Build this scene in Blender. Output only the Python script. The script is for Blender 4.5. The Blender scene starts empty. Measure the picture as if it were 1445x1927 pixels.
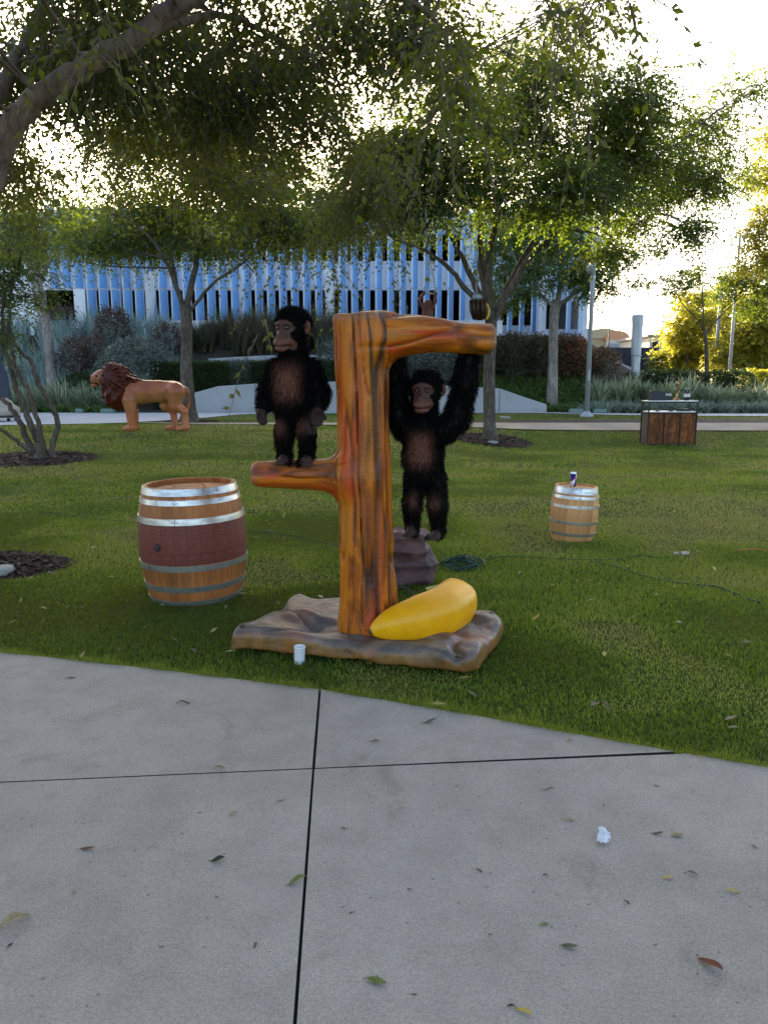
import bpy, math, random
import numpy as np
from mathutils import Vector, Matrix

SC = bpy.context.scene
COL = SC.collection
rad = math.radians

# ------------------------------------------------------------------ camera
F_PX, CX, CY, EYE = 1392.0, 722.5, 963.5, 1.44          # photograph: 1445 x 1927
PITCH = math.atan((963.5 - 725.0) / F_PX)
cam_d = bpy.data.cameras.new('camera')
cam = bpy.data.objects.new('camera', cam_d); COL.objects.link(cam)
cam.location = (0, 0, EYE)
cam.rotation_euler = (math.pi / 2 - PITCH, 0, 0)
cam_d.sensor_fit = 'VERTICAL'; cam_d.sensor_height = 36.0; cam_d.lens = 36.0 * F_PX / 1927.0
cam_d.clip_start = 0.05; cam_d.clip_end = 3000
SC.camera = cam

# ------------------------------------------------------------------ sky, sun, exposure
SUN_EL, SUN_AZ = rad(14.5), rad(-9)           # low sun behind the garage, a little to the left (azimuth from +Y towards +X)
w = bpy.data.worlds.new('World'); SC.world = w; w.use_nodes = True
nt = w.node_tree; nt.nodes.clear()
sky = nt.nodes.new('ShaderNodeTexSky'); sky.sky_type = 'NISHITA'; sky.sun_disc = False
sky.sun_elevation = SUN_EL; sky.sun_rotation = SUN_AZ
sky.air_density = 0.7; sky.dust_density = 2.6; sky.ozone_density = 0.0
bg = nt.nodes.new('ShaderNodeBackground'); bg.inputs['Strength'].default_value = 0.15
out = nt.nodes.new('ShaderNodeOutputWorld')
nt.links.new(sky.outputs['Color'], bg.inputs['Color']); nt.links.new(bg.outputs['Background'], out.inputs['Surface'])
sd = bpy.data.lights.new('sun', 'SUN'); sd.energy = 4.5; sd.angle = rad(0.5); sd.color = (1.0, 0.90, 0.70)
sun = bpy.data.objects.new('sun', sd); COL.objects.link(sun)
sdir = Vector((math.sin(SUN_AZ) * math.cos(SUN_EL), math.cos(SUN_AZ) * math.cos(SUN_EL), math.sin(SUN_EL)))
sun.rotation_euler = (-sdir).to_track_quat('-Z', 'Y').to_euler()
sun.location = (0, 0, 30)
VS = SC.view_settings
VS.view_transform = 'Standard'; VS.look = 'None'; VS.gamma = 1.0; VS.use_curve_mapping = False
VS.exposure = 2.1
SC.cycles.use_denoising = True
SC.cycles.max_bounces = 6; SC.cycles.transparent_max_bounces = 6

# ------------------------------------------------------------------ numbers
def sst(a, b, x):
    t = np.clip((np.asarray(x, float) - a) / (np.asarray(b, float) - a), 0, 1)
    return t * t * (3 - 2 * t)

def T(x, y):
    """height of the ground"""
    x = np.asarray(x, float); y = np.asarray(y, float)
    a = 8 + 9 * sst(-3, 4, x)
    z = 0.4 * sst(a, 20.5, y)
    hill = 3.45 * sst(28.8, 37.0, y) * (1 - sst(8.5, 15.5, x)) * (1 - sst(60, 90, y))
    z = z + hill
    z = z - 0.4 * sst(45, 80, y)
    return z

FW = np.array([0, math.cos(PITCH), -math.sin(PITCH)]); UP = np.array([0, math.sin(PITCH), math.cos(PITCH)])
def ray(px, py):
    d = FW + np.array([1., 0, 0]) * ((px - CX) / F_PX) + UP * ((CY - py) / F_PX)
    return d
def P(px, py, y):
    """the point at distance y (world) that the photograph shows at px, py"""
    d = ray(px, py); t = y / d[1]
    return np.array([d[0] * t, y, EYE + d[2] * t])
def G(px, py, z=0.0):
    d = ray(px, py); t = (z - EYE) / d[2]
    return np.array([d[0] * t, d[1] * t, z])
def GT(px, py):
    d = ray(px, py); t0 = 1.0
    for i in range(4000):
        t1 = t0 + 0.02
        q = d * t1
        if EYE + q[2] <= T(q[0], q[1]): break
        t0 = t1
    q = d * t1
    return np.array([q[0], q[1], float(T(q[0], q[1]))])
def px_at(y): return y / F_PX      # metres per photo pixel at distance y

_rs = np.random.RandomState(7)
_LAT = _rs.rand(64, 64, 64).astype(np.float32)
def vnoise(p, scale=1.0):
    p = np.asarray(p, float) * scale
    i = np.floor(p).astype(int); f = p - i; f = f * f * (3 - 2 * f)
    i0 = i & 63; i1 = (i + 1) & 63
    r = 0
    for dx in (0, 1):
        wx = f[..., 0] if dx else 1 - f[..., 0]; ix = (i1 if dx else i0)[..., 0]
        for dy in (0, 1):
            wy = f[..., 1] if dy else 1 - f[..., 1]; iy = (i1 if dy else i0)[..., 1]
            for dz in (0, 1):
                wz = f[..., 2] if dz else 1 - f[..., 2]; iz = (i1 if dz else i0)[..., 2]
                r = r + wx * wy * wz * _LAT[ix, iy, iz]
    return r
def fbm(p, scale=1.0, octv=3):
    a, s, tot, r = 1.0, scale, 0, 0
    for _ in range(octv):
        r = r + a * vnoise(np.asarray(p) + 13.7 * _, s); tot += a; a *= .5; s *= 2.03
    return r / tot

# ------------------------------------------------------------------ objects
LABELS = {}
def tag(o, label, cat, group=None):
    o['label'] = label; o['category'] = cat
    if group: o['group'] = group
    return o
def structure(o): o['kind'] = 'structure'; return o
def stuff(o): o['kind'] = 'stuff'; return o

def thing(name, label, cat, loc=(0, 0, 0), rz=0.0, group=None):
    o = bpy.data.objects.new(name, None); COL.objects.link(o)
    o.empty_display_size = 0.1
    o.location = loc; o.rotation_euler = (0, 0, rz)
    return tag(o, label, cat, group)

def np_mesh(name, V, faces, mats=None, smooth=False, fidx=None, attrs=None):
    """faces: list of int arrays (n,k) or one array; attrs {name:(domain,type,data)}"""
    me = bpy.data.meshes.new(name)
    if not isinstance(faces, (list, tuple)): faces = [faces]
    faces = [np.asarray(f, np.int32) for f in faces if len(f)]
    V = np.asarray(V, np.float32)
    me.vertices.add(len(V)); me.vertices.foreach_set('co', V.ravel())
    nl = sum(f.size for f in faces); npoly = sum(len(f) for f in faces)
    me.loops.add(nl); me.polygons.add(npoly)
    me.loops.foreach_set('vertex_index', np.concatenate([f.ravel() for f in faces]))
    starts = []; s = 0
    for f in faces:
        k = f.shape[1]; starts.append(s + np.arange(len(f), dtype=np.int32) * k); s += f.size
    me.polygons.foreach_set('loop_start', np.concatenate(starts).astype(np.int32))
    me.polygons.foreach_set('use_smooth', np.full(npoly, bool(smooth)))
    if mats is not None:
        for m in (mats if isinstance(mats, (list, tuple)) else [mats]): me.materials.append(m)
    if fidx is not None: me.polygons.foreach_set('material_index', np.asarray(fidx, np.int32))
    if attrs:
        for k, (dom, typ, data) in attrs.items():
            a = me.attributes.new(k, typ, dom)
            a.data.foreach_set('color' if typ == 'FLOAT_COLOR' else ('vector' if typ == 'FLOAT_VECTOR' else 'value'), np.asarray(data, np.float32).ravel())
    me.update(calc_edges=True); me.validate()
    return me

def put(name, me, parent=None, loc=(0, 0, 0), rot=(0, 0, 0), world=False):
    """link a mesh as an object; world=True: its vertices are in world space under a parent Empty"""
    o = bpy.data.objects.new(name, me); COL.objects.link(o)
    o.location = loc; o.rotation_euler = rot
    if parent is not None:
        o.parent = parent
        if world: o.matrix_parent_inverse = (Matrix.Translation(parent.location) @ parent.rotation_euler.to_matrix().to_4x4()).inverted()
    return o

def copy_tree(o, parent=None):
    c = o.copy(); COL.objects.link(c); c.parent = parent
    for ch in list(o.children): copy_tree(ch, c)
    return c

class MB:
    """collects shapes into one mesh"""
    def __init__(s): s.v = []; s.f = {3: [], 4: []}; s.n = 0; s.mi = {3: [], 4: []}; s.big = []; s.cur = 0
    def add(s, V, F):
        V = np.asarray(V, float).reshape(-1, 3)
        for f in F:
            f = [int(i) + s.n for i in f]
            k = len(f)
            if k not in s.f: s.f[k] = []; s.mi[k] = []
            s.f[k].append(f); s.mi[k].append(s.cur)
        s.v.append(V); s.n += len(V); return s
    def box(s, c, size, rz=0.0, tilt=None, bev=0.0):
        x, y, z = [q / 2 for q in size]
        V = np.array([[sx * x, sy * y, sz * z] for sx in (-1, 1) for sy in (-1, 1) for sz in (-1, 1)], float)
        F = [(0, 1, 3, 2), (4, 6, 7, 5), (0, 4, 5, 1), (2, 3, 7, 6), (0, 2, 6, 4), (1, 5, 7, 3)]
        if tilt is not None: V = V @ np.array(tilt).T
        if rz: c_, s_ = math.cos(rz), math.sin(rz); V = V @ np.array([[c_, -s_, 0], [s_, c_, 0], [0, 0, 1]]).T
        return s.add(V + np.array(c, float), F)
    def tube(s, path, r, sides=8, cap=True, wob=0.0, seed=0):
        path = np.asarray(path, float); n = len(path)
        r = np.broadcast_to(np.asarray(r, float), (n,)) if np.ndim(r) else np.full(n, r)
        tan = np.gradient(path, axis=0); tan /= np.linalg.norm(tan, axis=1)[:, None] + 1e-9
        ref = np.array([0, 0, 1.]) if abs(tan[0][2]) < .9 else np.array([1., 0, 0])
        u = np.cross(tan[0], ref); u /= np.linalg.norm(u)
        V = []; rs = np.random.RandomState(seed)
        for i in range(n):
            u = u - tan[i] * u.dot(tan[i]); u /= np.linalg.norm(u) + 1e-9
            v = np.cross(tan[i], u)
            a = np.arange(sides) * 2 * math.pi / sides
            rr = r[i] * (1 + (wob * (rs.rand(sides) - .5) if wob else 0))
            V.append(path[i] + np.outer(np.cos(a) * rr, u) + np.outer(np.sin(a) * rr, v))
        F = []
        for i in range(n - 1):
            for k in range(sides):
                k2 = (k + 1) % sides
                F.append((i * sides + k, i * sides + k2, (i + 1) * sides + k2, (i + 1) * sides + k))
        if cap:
            F.append(tuple(range(sides - 1, -1, -1))); F.append(tuple((n - 1) * sides + k for k in range(sides)))
        return s.add(np.concatenate(V), F)
    def lathe(s, prof, segs=24, c=(0, 0, 0), cap=True):
        prof = np.asarray(prof, float); n = len(prof)
        a = np.arange(segs) * 2 * math.pi / segs
        V = np.concatenate([np.stack([np.cos(a) * r, np.sin(a) * r, np.full(segs, z)], 1) for r, z in prof])
        F = []
        for i in range(n - 1):
            for k in range(segs):
                k2 = (k + 1) % segs
                F.append((i * segs + k, i * segs + k2, (i + 1) * segs + k2, (i + 1) * segs + k))
        if cap:
            F.append(tuple(range(segs - 1, -1, -1))); F.append(tuple((n - 1) * segs + k for k in range(segs)))
        return s.add(V + np.array(c, float), F)
    def prism(s, poly, z0, z1):
        n = len(poly); V = [(x, y, z0) for x, y in poly] + [(x, y, z1) for x, y in poly]
        F = [tuple(range(n - 1, -1, -1)), tuple(range(n, 2 * n))] + [(i, (i + 1) % n, n + (i + 1) % n, n + i) for i in range(n)]
        return s.add(V, F)
    def mesh(s, name, mats, smooth=False):
        ks = [k for k in s.f if s.f[k]]
        return np_mesh(name, np.concatenate(s.v), [np.array(s.f[k]) for k in ks], mats, smooth, np.concatenate([s.mi[k] for k in ks]))
    def build(s, name, mats, parent=None, smooth=False, loc=(0, 0, 0), rot=(0, 0, 0), world=False):
        return put(name, s.mesh(name, mats, smooth), parent, loc, rot, world)

def autosmooth(me, ang=40):
    me.polygons.foreach_set('use_smooth', np.ones(len(me.polygons), bool))
    try: me.set_sharp_from_angle(angle=rad(ang))
    except Exception: pass

def crom(pts, per=6):
    """Catmull-Rom through the points"""
    p = np.asarray(pts, float); p = np.vstack([2 * p[0] - p[1], p, 2 * p[-1] - p[-2]]); o = []
    for i in range(1, len(p) - 2):
        for t in np.linspace(0, 1, per, endpoint=False):
            o.append(.5 * (2 * p[i] + (p[i + 1] - p[i - 1]) * t + (2 * p[i - 1] - 5 * p[i] + 4 * p[i + 1] - p[i + 2]) * t * t + (3 * p[i] - p[i - 1] - 3 * p[i + 1] + p[i + 2]) * t ** 3))
    o.append(p[-2]); return np.array(o)

# ------------------------------------------------------------------ materials
def newmat(name):
    m = bpy.data.materials.new(name); m.use_nodes = True
    nt = m.node_tree; nt.nodes.clear()
    o = nt.nodes.new('ShaderNodeOutputMaterial'); b = nt.nodes.new('ShaderNodeBsdfPrincipled')
    nt.links.new(b.outputs[0], o.inputs[0]); return m, nt, b, o
def setin(n, k, v):
    if k in n.inputs: n.inputs[k].default_value = v
def ramp(nt, fac, stops, interp='LINEAR'):
    r = nt.nodes.new('ShaderNodeValToRGB'); r.color_ramp.interpolation = interp
    e = r.color_ramp.elements
    while len(e) > 1: e.remove(e[-1])
    e[0].position = stops[0][0]; e[0].color = (*stops[0][1], 1)
    for p, c in stops[1:]:
        q = e.new(p); q.color = (*c, 1)
    if fac is not None: nt.links.new(fac, r.inputs[0])
    return r.outputs[0]
def coords(nt, kind='Object', scale=(1, 1, 1)):
    if kind == 'Geo': c = nt.nodes.new('ShaderNodeNewGeometry').outputs['Position']
    else: c = nt.nodes.new('ShaderNodeTexCoord').outputs[kind]
    m = nt.nodes.new('ShaderNodeMapping'); m.inputs['Scale'].default_value = scale
    nt.links.new(c, m.inputs[0]); return m.outputs[0]
def noise(nt, vec, scale, detail=4, rough=.55, dist=0.0):
    n = nt.nodes.new('ShaderNodeTexNoise'); n.inputs['Scale'].default_value = scale; n.inputs['Detail'].default_value = detail
    n.inputs['Roughness'].default_value = rough; n.inputs['Distortion'].default_value = dist
    nt.links.new(vec, n.inputs['Vector']); return n.outputs['Fac']
def mixc(nt, fac, a, b, mode='MIX'):
    m = nt.nodes.new('ShaderNodeMix'); m.data_type = 'RGBA'; m.blend_type = mode
    for sock, v in ((m.inputs[0], fac), (m.inputs[6], a), (m.inputs[7], b)):
        if hasattr(v, 'links') or hasattr(v, 'is_linked'): nt.links.new(v, sock)
        else: sock.default_value = v if not isinstance(v, tuple) else (*v, 1)
    return m.outputs[2]
def bump(nt, b, h, strength=.3, dist=.01):
    n = nt.nodes.new('ShaderNodeBump'); n.inputs['Strength'].default_value = strength; n.inputs['Distance'].default_value = dist
    nt.links.new(h, n.inputs['Height']); nt.links.new(n.outputs[0], b.inputs['Normal'])
def math_(nt, op, a, b=None, c=None):
    m = nt.nodes.new('ShaderNodeMath'); m.operation = op
    for i, v in enumerate((a, b, c)):
        if v is None: continue
        if isinstance(v, (int, float)): m.inputs[i].default_value = v
        else: nt.links.new(v, m.inputs[i])
    return m.outputs[0]
def attr(nt, name, out='Fac'):
    a = nt.nodes.new('ShaderNodeAttribute'); a.attribute_name = name; return a.outputs[out]
def objrand(nt): return nt.nodes.new('ShaderNodeObjectInfo').outputs['Random']

def pmat(name, c1, c2=None, scale=6, rough=.7, bmp=.2, bscale=None, bdist=.01, metal=0, stretch=(1, 1, 1), detail=5, spec=.4, kind='Object', lo=.35, hi=.65, rnd=0.0):
    m, nt, b, o = newmat(name)
    v = coords(nt, kind, stretch)
    if c2 is None: c2 = tuple(x * .75 for x in c1)
    col = ramp(nt, noise(nt, v, scale, detail), [(lo, c1), (hi, c2)])
    if rnd:
        hs = nt.nodes.new('ShaderNodeHueSaturation'); nt.links.new(col, hs.inputs['Color'])
        nt.links.new(math_(nt, 'MULTIPLY_ADD', objrand(nt), 2 * rnd, 1 - rnd), hs.inputs['Value']); col = hs.outputs[0]
    nt.links.new(col, b.inputs['Base Color'])
    setin(b, 'Roughness', rough); setin(b, 'Metallic', metal); setin(b, 'Specular IOR Level', spec)
    if bmp: bump(nt, b, noise(nt, v, bscale or scale * 3, 4), bmp, bdist)
    return m

def leafmat(name, stops, trans=(.35, .42, .05), tmix=.45, rough=.55, warm=None):
    """leaf or blade colour picked by the face attribute 'tint', with light shining through"""
    m, nt, b, o = newmat(name)
    t = attr(nt, 'tint')
    col = ramp(nt, t, stops)
    nt.links.new(col, b.inputs['Base Color']); setin(b, 'Roughness', rough); setin(b, 'Specular IOR Level', .35)
    tr = nt.nodes.new('ShaderNodeBsdfTranslucent')
    tc = mixc(nt, .65, col, trans)
    nt.links.new(tc, tr.inputs['Color'])
    mx = nt.nodes.new('ShaderNodeMixShader'); mx.inputs[0].default_value = tmix
    nt.links.new(b.outputs[0], mx.inputs[1]); nt.links.new(tr.outputs[0], mx.inputs[2]); nt.links.new(mx.outputs[0], o.inputs[0])
    return m

# ------------------------------------------------------------------ surface from a distance function
def sdf_mesh(f, lo, hi, h):
    lo = np.array(lo, float); hi = np.array(hi, float)
    n = np.ceil((hi - lo) / h).astype(int) + 1
    ax = [lo[i] + np.arange(n[i]) * h for i in range(3)]
    # distances on a coarse lattice first, then exact ones only near the surface
    K = 5; nc = np.ceil((n - 1) / K).astype(int) + 1
    cax = [lo[i] + np.arange(nc[i]) * h * K for i in range(3)]
    C = f(np.stack(np.meshgrid(*cax, indexing='ij'), -1))
    near = np.abs(C) < h * K * 1.9
    cell = np.zeros([k - 1 for k in nc], bool)
    for a in (0, 1):
        for b in (0, 1):
            for d in (0, 1): cell |= near[a:a + nc[0] - 1, b:b + nc[1] - 1, d:d + nc[2] - 1]
    ii = [np.minimum(np.arange(n[i]) // K, nc[i] - 2) for i in range(3)]
    D = C[np.ix_(*[np.minimum((np.arange(n[i]) + K // 2) // K, nc[i] - 1) for i in range(3)])].astype(np.float32)
    m = cell[np.ix_(*ii)]; idx3 = np.argwhere(m)
    D[m] = f(lo + idx3 * h)
    ins = D < 0
    cs = tuple(k - 1 for k in n)
    corner = {}
    for c in [(a, b, d) for a in (0, 1) for b in (0, 1) for d in (0, 1)]:
        sl = tuple(slice(c[i], c[i] + cs[i]) for i in range(3))
        corner[c] = (D[sl], ins[sl])
    cnt = sum(corner[c][1].astype(np.int8) for c in corner)
    mix = (cnt > 0) & (cnt < 8)
    idx = -np.ones(cs, np.int64); cells = np.argwhere(mix); idx[mix] = np.arange(len(cells))
    acc = np.zeros((len(cells), 3)); num = np.zeros(len(cells))
    cl = list(corner)
    for i, a in enumerate(cl):
        for b in cl[i + 1:]:
            if sum(abs(a[k] - b[k]) for k in range(3)) != 1: continue
            da = corner[a][0][mix]; db = corner[b][0][mix]
            cr = (da < 0) != (db < 0)
            t = np.where(cr, da / (da - db + 1e-12), 0)
            pt = np.array(a) + (np.array(b) - np.array(a)) * t[:, None]
            acc += np.where(cr[:, None], pt, 0); num += cr
    V = lo + (cells + acc / num[:, None]) * h
    Q = []
    for axn in range(3):
        s0 = [slice(None)] * 3; s1 = [slice(None)] * 3
        s0[axn] = slice(0, -1); s1[axn] = slice(1, None)
        a = ins[tuple(s0)]; b = ins[tuple(s1)]
        e = np.argwhere(a != b)
        u, v = (axn + 1) % 3, (axn + 2) % 3
        e = e[(e[:, u] > 0) & (e[:, v] > 0) & (e[:, u] < cs[u]) & (e[:, v] < cs[v])]
        if not len(e): continue
        def at(du, dv):
            q = e.copy(); q[:, u] -= du; q[:, v] -= dv; return idx[q[:, 0], q[:, 1], q[:, 2]]
        q = np.stack([at(1, 1), at(0, 1), at(0, 0), at(1, 0)], 1)
        flip = ~a[e[:, 0], e[:, 1], e[:, 2]]
        q[flip] = q[flip][:, ::-1]
        Q.append(q)
    Q = np.concatenate(Q)
    return V, Q[(Q >= 0).all(1)]

def d_ell(p, c, r, R=None):
    q = p - np.array(c, float)
    if R is not None: q = q @ np.array(R)
    r = np.array(r, float); k0 = np.linalg.norm(q / r, axis=-1); k1 = np.linalg.norm(q / (r * r), axis=-1)
    return k0 * (k0 - 1) / (k1 + 1e-9)
def d_cap(p, a, b, ra, rb=None):
    if rb is None: rb = ra
    a = np.array(a, float); b = np.array(b, float); ba = b - a
    h = np.clip(((p - a) @ ba) / (ba @ ba + 1e-12), 0, 1)
    return np.linalg.norm(p - a - h[..., None] * ba, axis=-1) - (ra + (rb - ra) * h)
def smin(a, b, k):
    h = np.clip(.5 + .5 * (b - a) / k, 0, 1)
    return b + (a - b) * h - k * h * (1 - h)
def smax(a, b, k): return -smin(-a, -b, k)
def vert_normals(V, Q):
    n = np.zeros_like(V); a, b, c, d = (V[Q[:, i]] for i in range(4))
    fn = np.cross(c - a, d - b)
    for i in range(4): np.add.at(n, Q[:, i], fn)
    return n / (np.linalg.norm(n, axis=1)[:, None] + 1e-9)
# ================================================================== GROUND
EDGE_PX = [(-700, 1160), (-300, 1202), (0, 1236), (300, 1270), (600, 1308), (850, 1350), (1080, 1393), (1230, 1420), (1445, 1457), (1700, 1502), (2100, 1580)]
EDGE = np.array([G(*p)[:2] for p in EDGE_PX])
EDGE = EDGE[np.argsort(EDGE[:, 0])]
def edge_y(x): return np.interp(x, EDGE[:, 0], EDGE[:, 1])

def sheet(name, xs, ys, off, mat, keep=None):
    X, Y = np.meshgrid(xs, ys, indexing='ij')
    V = np.stack([X, Y, T(X, Y) + off], -1).reshape(-1, 3)
    nx, ny = len(xs), len(ys)
    i, j = np.meshgrid(np.arange(nx - 1), np.arange(ny - 1), indexing='ij')
    a = (i * ny + j).ravel(); F = np.stack([a, a + ny, a + ny + 1, a + 1], 1)
    if keep is not None:
        c = V[F].mean(1); F = F[keep(c[:, 0], c[:, 1])]
    return put(name, np_mesh(name, V, F, mat, True))

m_soil = pmat('soil', (.075, .055, .038), (.045, .032, .022), 2.5, .95, .5, 30, .02)
gx = np.concatenate([np.linspace(-900, -60, 20), np.linspace(-55, 55, 111), np.linspace(60, 900, 20)])
gy = np.concatenate([np.linspace(-60, -2, 12), np.linspace(0, 60, 61), np.linspace(64, 1500, 40)])
m_far = pmat('dry_ground', (.16, .13, .09), (.10, .10, .05), .25, .95, .2, 3, .05, kind='Geo')
structure(sheet('ground', gx, gy, -0.06, m_far))

# lawn: turf colour in soft patches
def lawn_mat():
    m, nt, b, o = newmat('turf')
    v = coords(nt, 'Geo')
    big = noise(nt, v, .55, 4, .6); fine = noise(nt, v, 18, 5, .7)
    c = ramp(nt, big, [(.30, (.038, .070, .010)), (.50, (.075, .108, .015)), (.66, (.125, .120, .032))])
    c2 = ramp(nt, fine, [(.3, (.35, .35, .35)), (.7, (1.5, 1.45, 1.3))])
    nt.links.new(mixc(nt, 1.0, c, c2, 'MULTIPLY'), b.inputs['Base Color'])
    setin(b, 'Roughness', .95); setin(b, 'Specular IOR Level', .1)
    bump(nt, b, noise(nt, v, 45, 4, .7), .9, .03)
    return m
m_turf = lawn_mat()
lx = np.linspace(-22, 34, 141); ly = np.concatenate([np.linspace(-8, 14, 45), np.linspace(14.25, 28.5, 58)])
structure(sheet('lawn', lx, ly, 0.0, m_turf))
bx_ = np.linspace(-45, 40, 171); by_ = np.linspace(27.0, 42, 61)
m_bed = pmat('planting_soil', (.060, .047, .034), (.034, .030, .019), 3, .95, .7, 25, .04, kind='Geo')
structure(sheet('planting_slope', bx_, by_, -0.02, m_bed))

def ribbon(name, fr, bk, mat, off, n=120, rows=3):
    fr = np.array(fr); bk = np.array(bk)
    xs = np.linspace(max(fr[0, 0], bk[0, 0]), min(fr[-1, 0], bk[-1, 0]), n)
    y0 = np.interp(xs, fr[:, 0], fr[:, 1]); y1 = np.interp(xs, bk[:, 0], bk[:, 1])
    V = []
    for k in range(rows + 1):
        y = y0 + (y1 - y0) * k / rows
        V.append(np.stack([xs, y, T(xs, y) + off], 1))
    V = np.concatenate(V); i = np.arange(n - 1)
    F = np.concatenate([np.stack([k * n + i, k * n + i + 1, (k + 1) * n + i + 1, (k + 1) * n + i], 1) for k in range(rows)])
    return structure(put(name, np_mesh(name, V, F, mat, True)))

m_pale = pmat('pale_concrete', (.46, .46, .46), (.38, .38, .39), 1.2, .85, .15, 40, .004, kind='Geo')
m_gravel = pmat('decomposed_granite', (.40, .32, .24), (.30, .24, .18), 1.4, .95, .4, 60, .01, kind='Geo')
m_bark = pmat('bark_mulch', (.055, .034, .026), (.030, .020, .017), 9, .95, .8, 60, .02, kind='Geo')
ribbon('concrete_path', [(-40, 18.6), (-14, 19.0), (-10, 19.5), (-7.2, 20.4), (-5.8, 23.5), (-5, 27.2), (0, 27.9), (6, 27.8), (8, 26.2), (10, 25.4), (14, 25.0), (34, 25.6)],
       [(-40, 28.0), (-8, 28.2), (0, 28.6), (6.6, 28.5), (9, 27.4), (14, 27.3), (34, 28.6)], m_pale, .02)
ribbon('gravel_path', [(-6.6, 20.5), (-5.0, 19.8), (0, 19.5), (5, 19.2), (34, 18.9)], [(-6.6, 20.6), (-5, 20.5), (0, 20.6), (5, 20.5), (34, 20.2)], m_gravel, .025)
ribbon('mulch_strip', [(1.5, 20.65), (5, 20.55), (34, 20.25)], [(1.5, 20.7), (4, 21.9), (8, 22.6), (34, 22.6)], m_bark, .03)

# ------------------------------------------------------------------ pavement slabs near the camera
def concrete_mat():
    m, nt, b, o = newmat('broomed_concrete')
    v = coords(nt, 'Geo')
    big = noise(nt, v, .9, 5, .6, .4); mid = noise(nt, v, 6, 5, .65); fine = noise(nt, v, 160, 3, .7)
    br = noise(nt, coords(nt, 'Geo', (150, 6, 1)), 1.0, 3, .6)
    c = ramp(nt, big, [(.28, (.295, .258, .214)), (.5, (.345, .302, .252)), (.72, (.385, .338, .283))])
    c = mixc(nt, 1.0, c, ramp(nt, mid, [(.3, (.88, .88, .88)), (.6, (1.04, 1.04, 1.04))]), 'MULTIPLY')
    c = mixc(nt, 1.0, c, ramp(nt, fine, [(.3, (.74, .74, .75)), (.68, (1.22, 1.22, 1.20))]), 'MULTIPLY')
    st = noise(nt, v, 2.3, 6, .75, 1.2)
    c = mixc(nt, 1.0, c, ramp(nt, st, [(.31, (.80, .79, .77)), (.43, (1, 1, 1))]), 'MULTIPLY')
    sp = nt.nodes.new('ShaderNodeTexVoronoi'); sp.inputs['Scale'].default_value = 16; nt.links.new(v, sp.inputs['Vector'])
    c = mixc(nt, ramp(nt, sp.outputs['Distance'], [(.05, (.6, .6, .6)), (.085, (0, 0, 0))]), c, (.10, .095, .085))
    nt.links.new(c, b.inputs['Base Color']); setin(b, 'Roughness', .88); setin(b, 'Specular IOR Level', .25)
    h = math_(nt, 'ADD', math_(nt, 'MULTIPLY', fine, .6), math_(nt, 'MULTIPLY', br, .5))
    bump(nt, b, h, .45, .004)
    return m
m_conc = concrete_mat()
m_joint = pmat('joint_filler', (.018, .017, .016), (.010, .010, .010), 20, .95, .3)
PV = 0.030                                             # pavement surface stands this high above the soil of the lawn
J0, J1, J2 = G(600, 1308, PV)[:2], G(590, 1445, PV)[:2], G(555, 1927, PV)[:2]
dv = (J2 - J0) / np.linalg.norm(J2 - J0)                # joint that runs towards the camera
JB = J2 + dv * 6
H0, H1 = G(0, 1472, PV)[:2], G(1226, 1418, PV)[:2]
dh = (H1 - H0) / np.linalg.norm(H1 - H0)
HL = H0 - dh * 7.0
def off_line(a, d, s): n = np.array([-d[1], d[0]]); return a + n * s
def isect(p, d, q, e):
    A = np.array([d, -e]).T; t = np.linalg.solve(A, q - p); return p + d * t[0]
g = 0.0030
pvb = MB()
pv_poly = [tuple(HL - dh * 1 + np.array([0, -12])), tuple(J2 + np.array([9, -8])), tuple(EDGE[-1])] + [tuple(e) for e in EDGE[::-1][1:]]
pvb.prism([(x, y) for x, y in pv_poly], -.05, PV - .012)
pave = structure(pvb.build('concrete_pavement', m_joint))
def eseg(x0, x1):
    xs = [x for x in EDGE[:, 0] if x0 + .02 < x < x1 - .02]
    return [(x0, edge_y(x0))] + [(x, edge_y(x)) for x in xs] + [(x1, edge_y(x1))]
def slab(poly, seed):
    me_b = MB(); p = np.array(poly)
    ar = (p[:, 0] * np.roll(p[:, 1], -1) - np.roll(p[:, 0], -1) * p[:, 1]).sum()
    if ar < 0: p = p[::-1]
    c = p.mean(0); n = len(p)
    inn = p + (c - p) / np.linalg.norm(c - p, axis=1)[:, None] * .003
    V = [(x, y, PV - .004) for x, y in p] + [(x, y, PV) for x, y in inn] + [(x, y, -.04) for x, y in p]
    F = [tuple(range(n, 2 * n))] + [(i, (i + 1) % n, n + (i + 1) % n, n + i) for i in range(n)] + [(2 * n + i, 2 * n + (i + 1) % n, (i + 1) % n, i) for i in range(n)]
    me_b.add(V, F[:1]); me_b.cur = 1; me_b.n -= len(V); me_b.v.pop(); me_b.add(V, F[1:]); o = me_b.build('slab', [m_conc, m_joint]); o.parent = pave; return o
# crossing points of the two joints, offset by half the joint width
ndv = np.array([-dv[1], dv[0]]); ndh = np.array([-dh[1], dh[0]])
gh = .0016
def X(sv, sh): return isect(J0 + ndv * sv * g, dv, H0 + ndh * sh * gh, dh)
sgn = 1 if (ndv[0] > 0) else -1                         # side of the long joint that lies to the right
def jtop(s):
    x = J0[0] + s * g
    return (x, edge_y(x))
HE = isect(H0, dh, np.array([H1[0] - .4, edge_y(H1[0] - .4)]), np.array([.8, edge_y(H1[0] + .4) - edge_y(H1[0] - .4)]))
xl = EDGE[0, 0] + .3
# back left
slab([tuple(X(-sgn, 1)), jtop(-1)] + eseg(xl, J0[0] - g * 1.5)[::-1][1:] + [tuple(isect(H0 + ndh * gh, dh, np.array([xl, 0.]), np.array([0., 1])))], 1)
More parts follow.
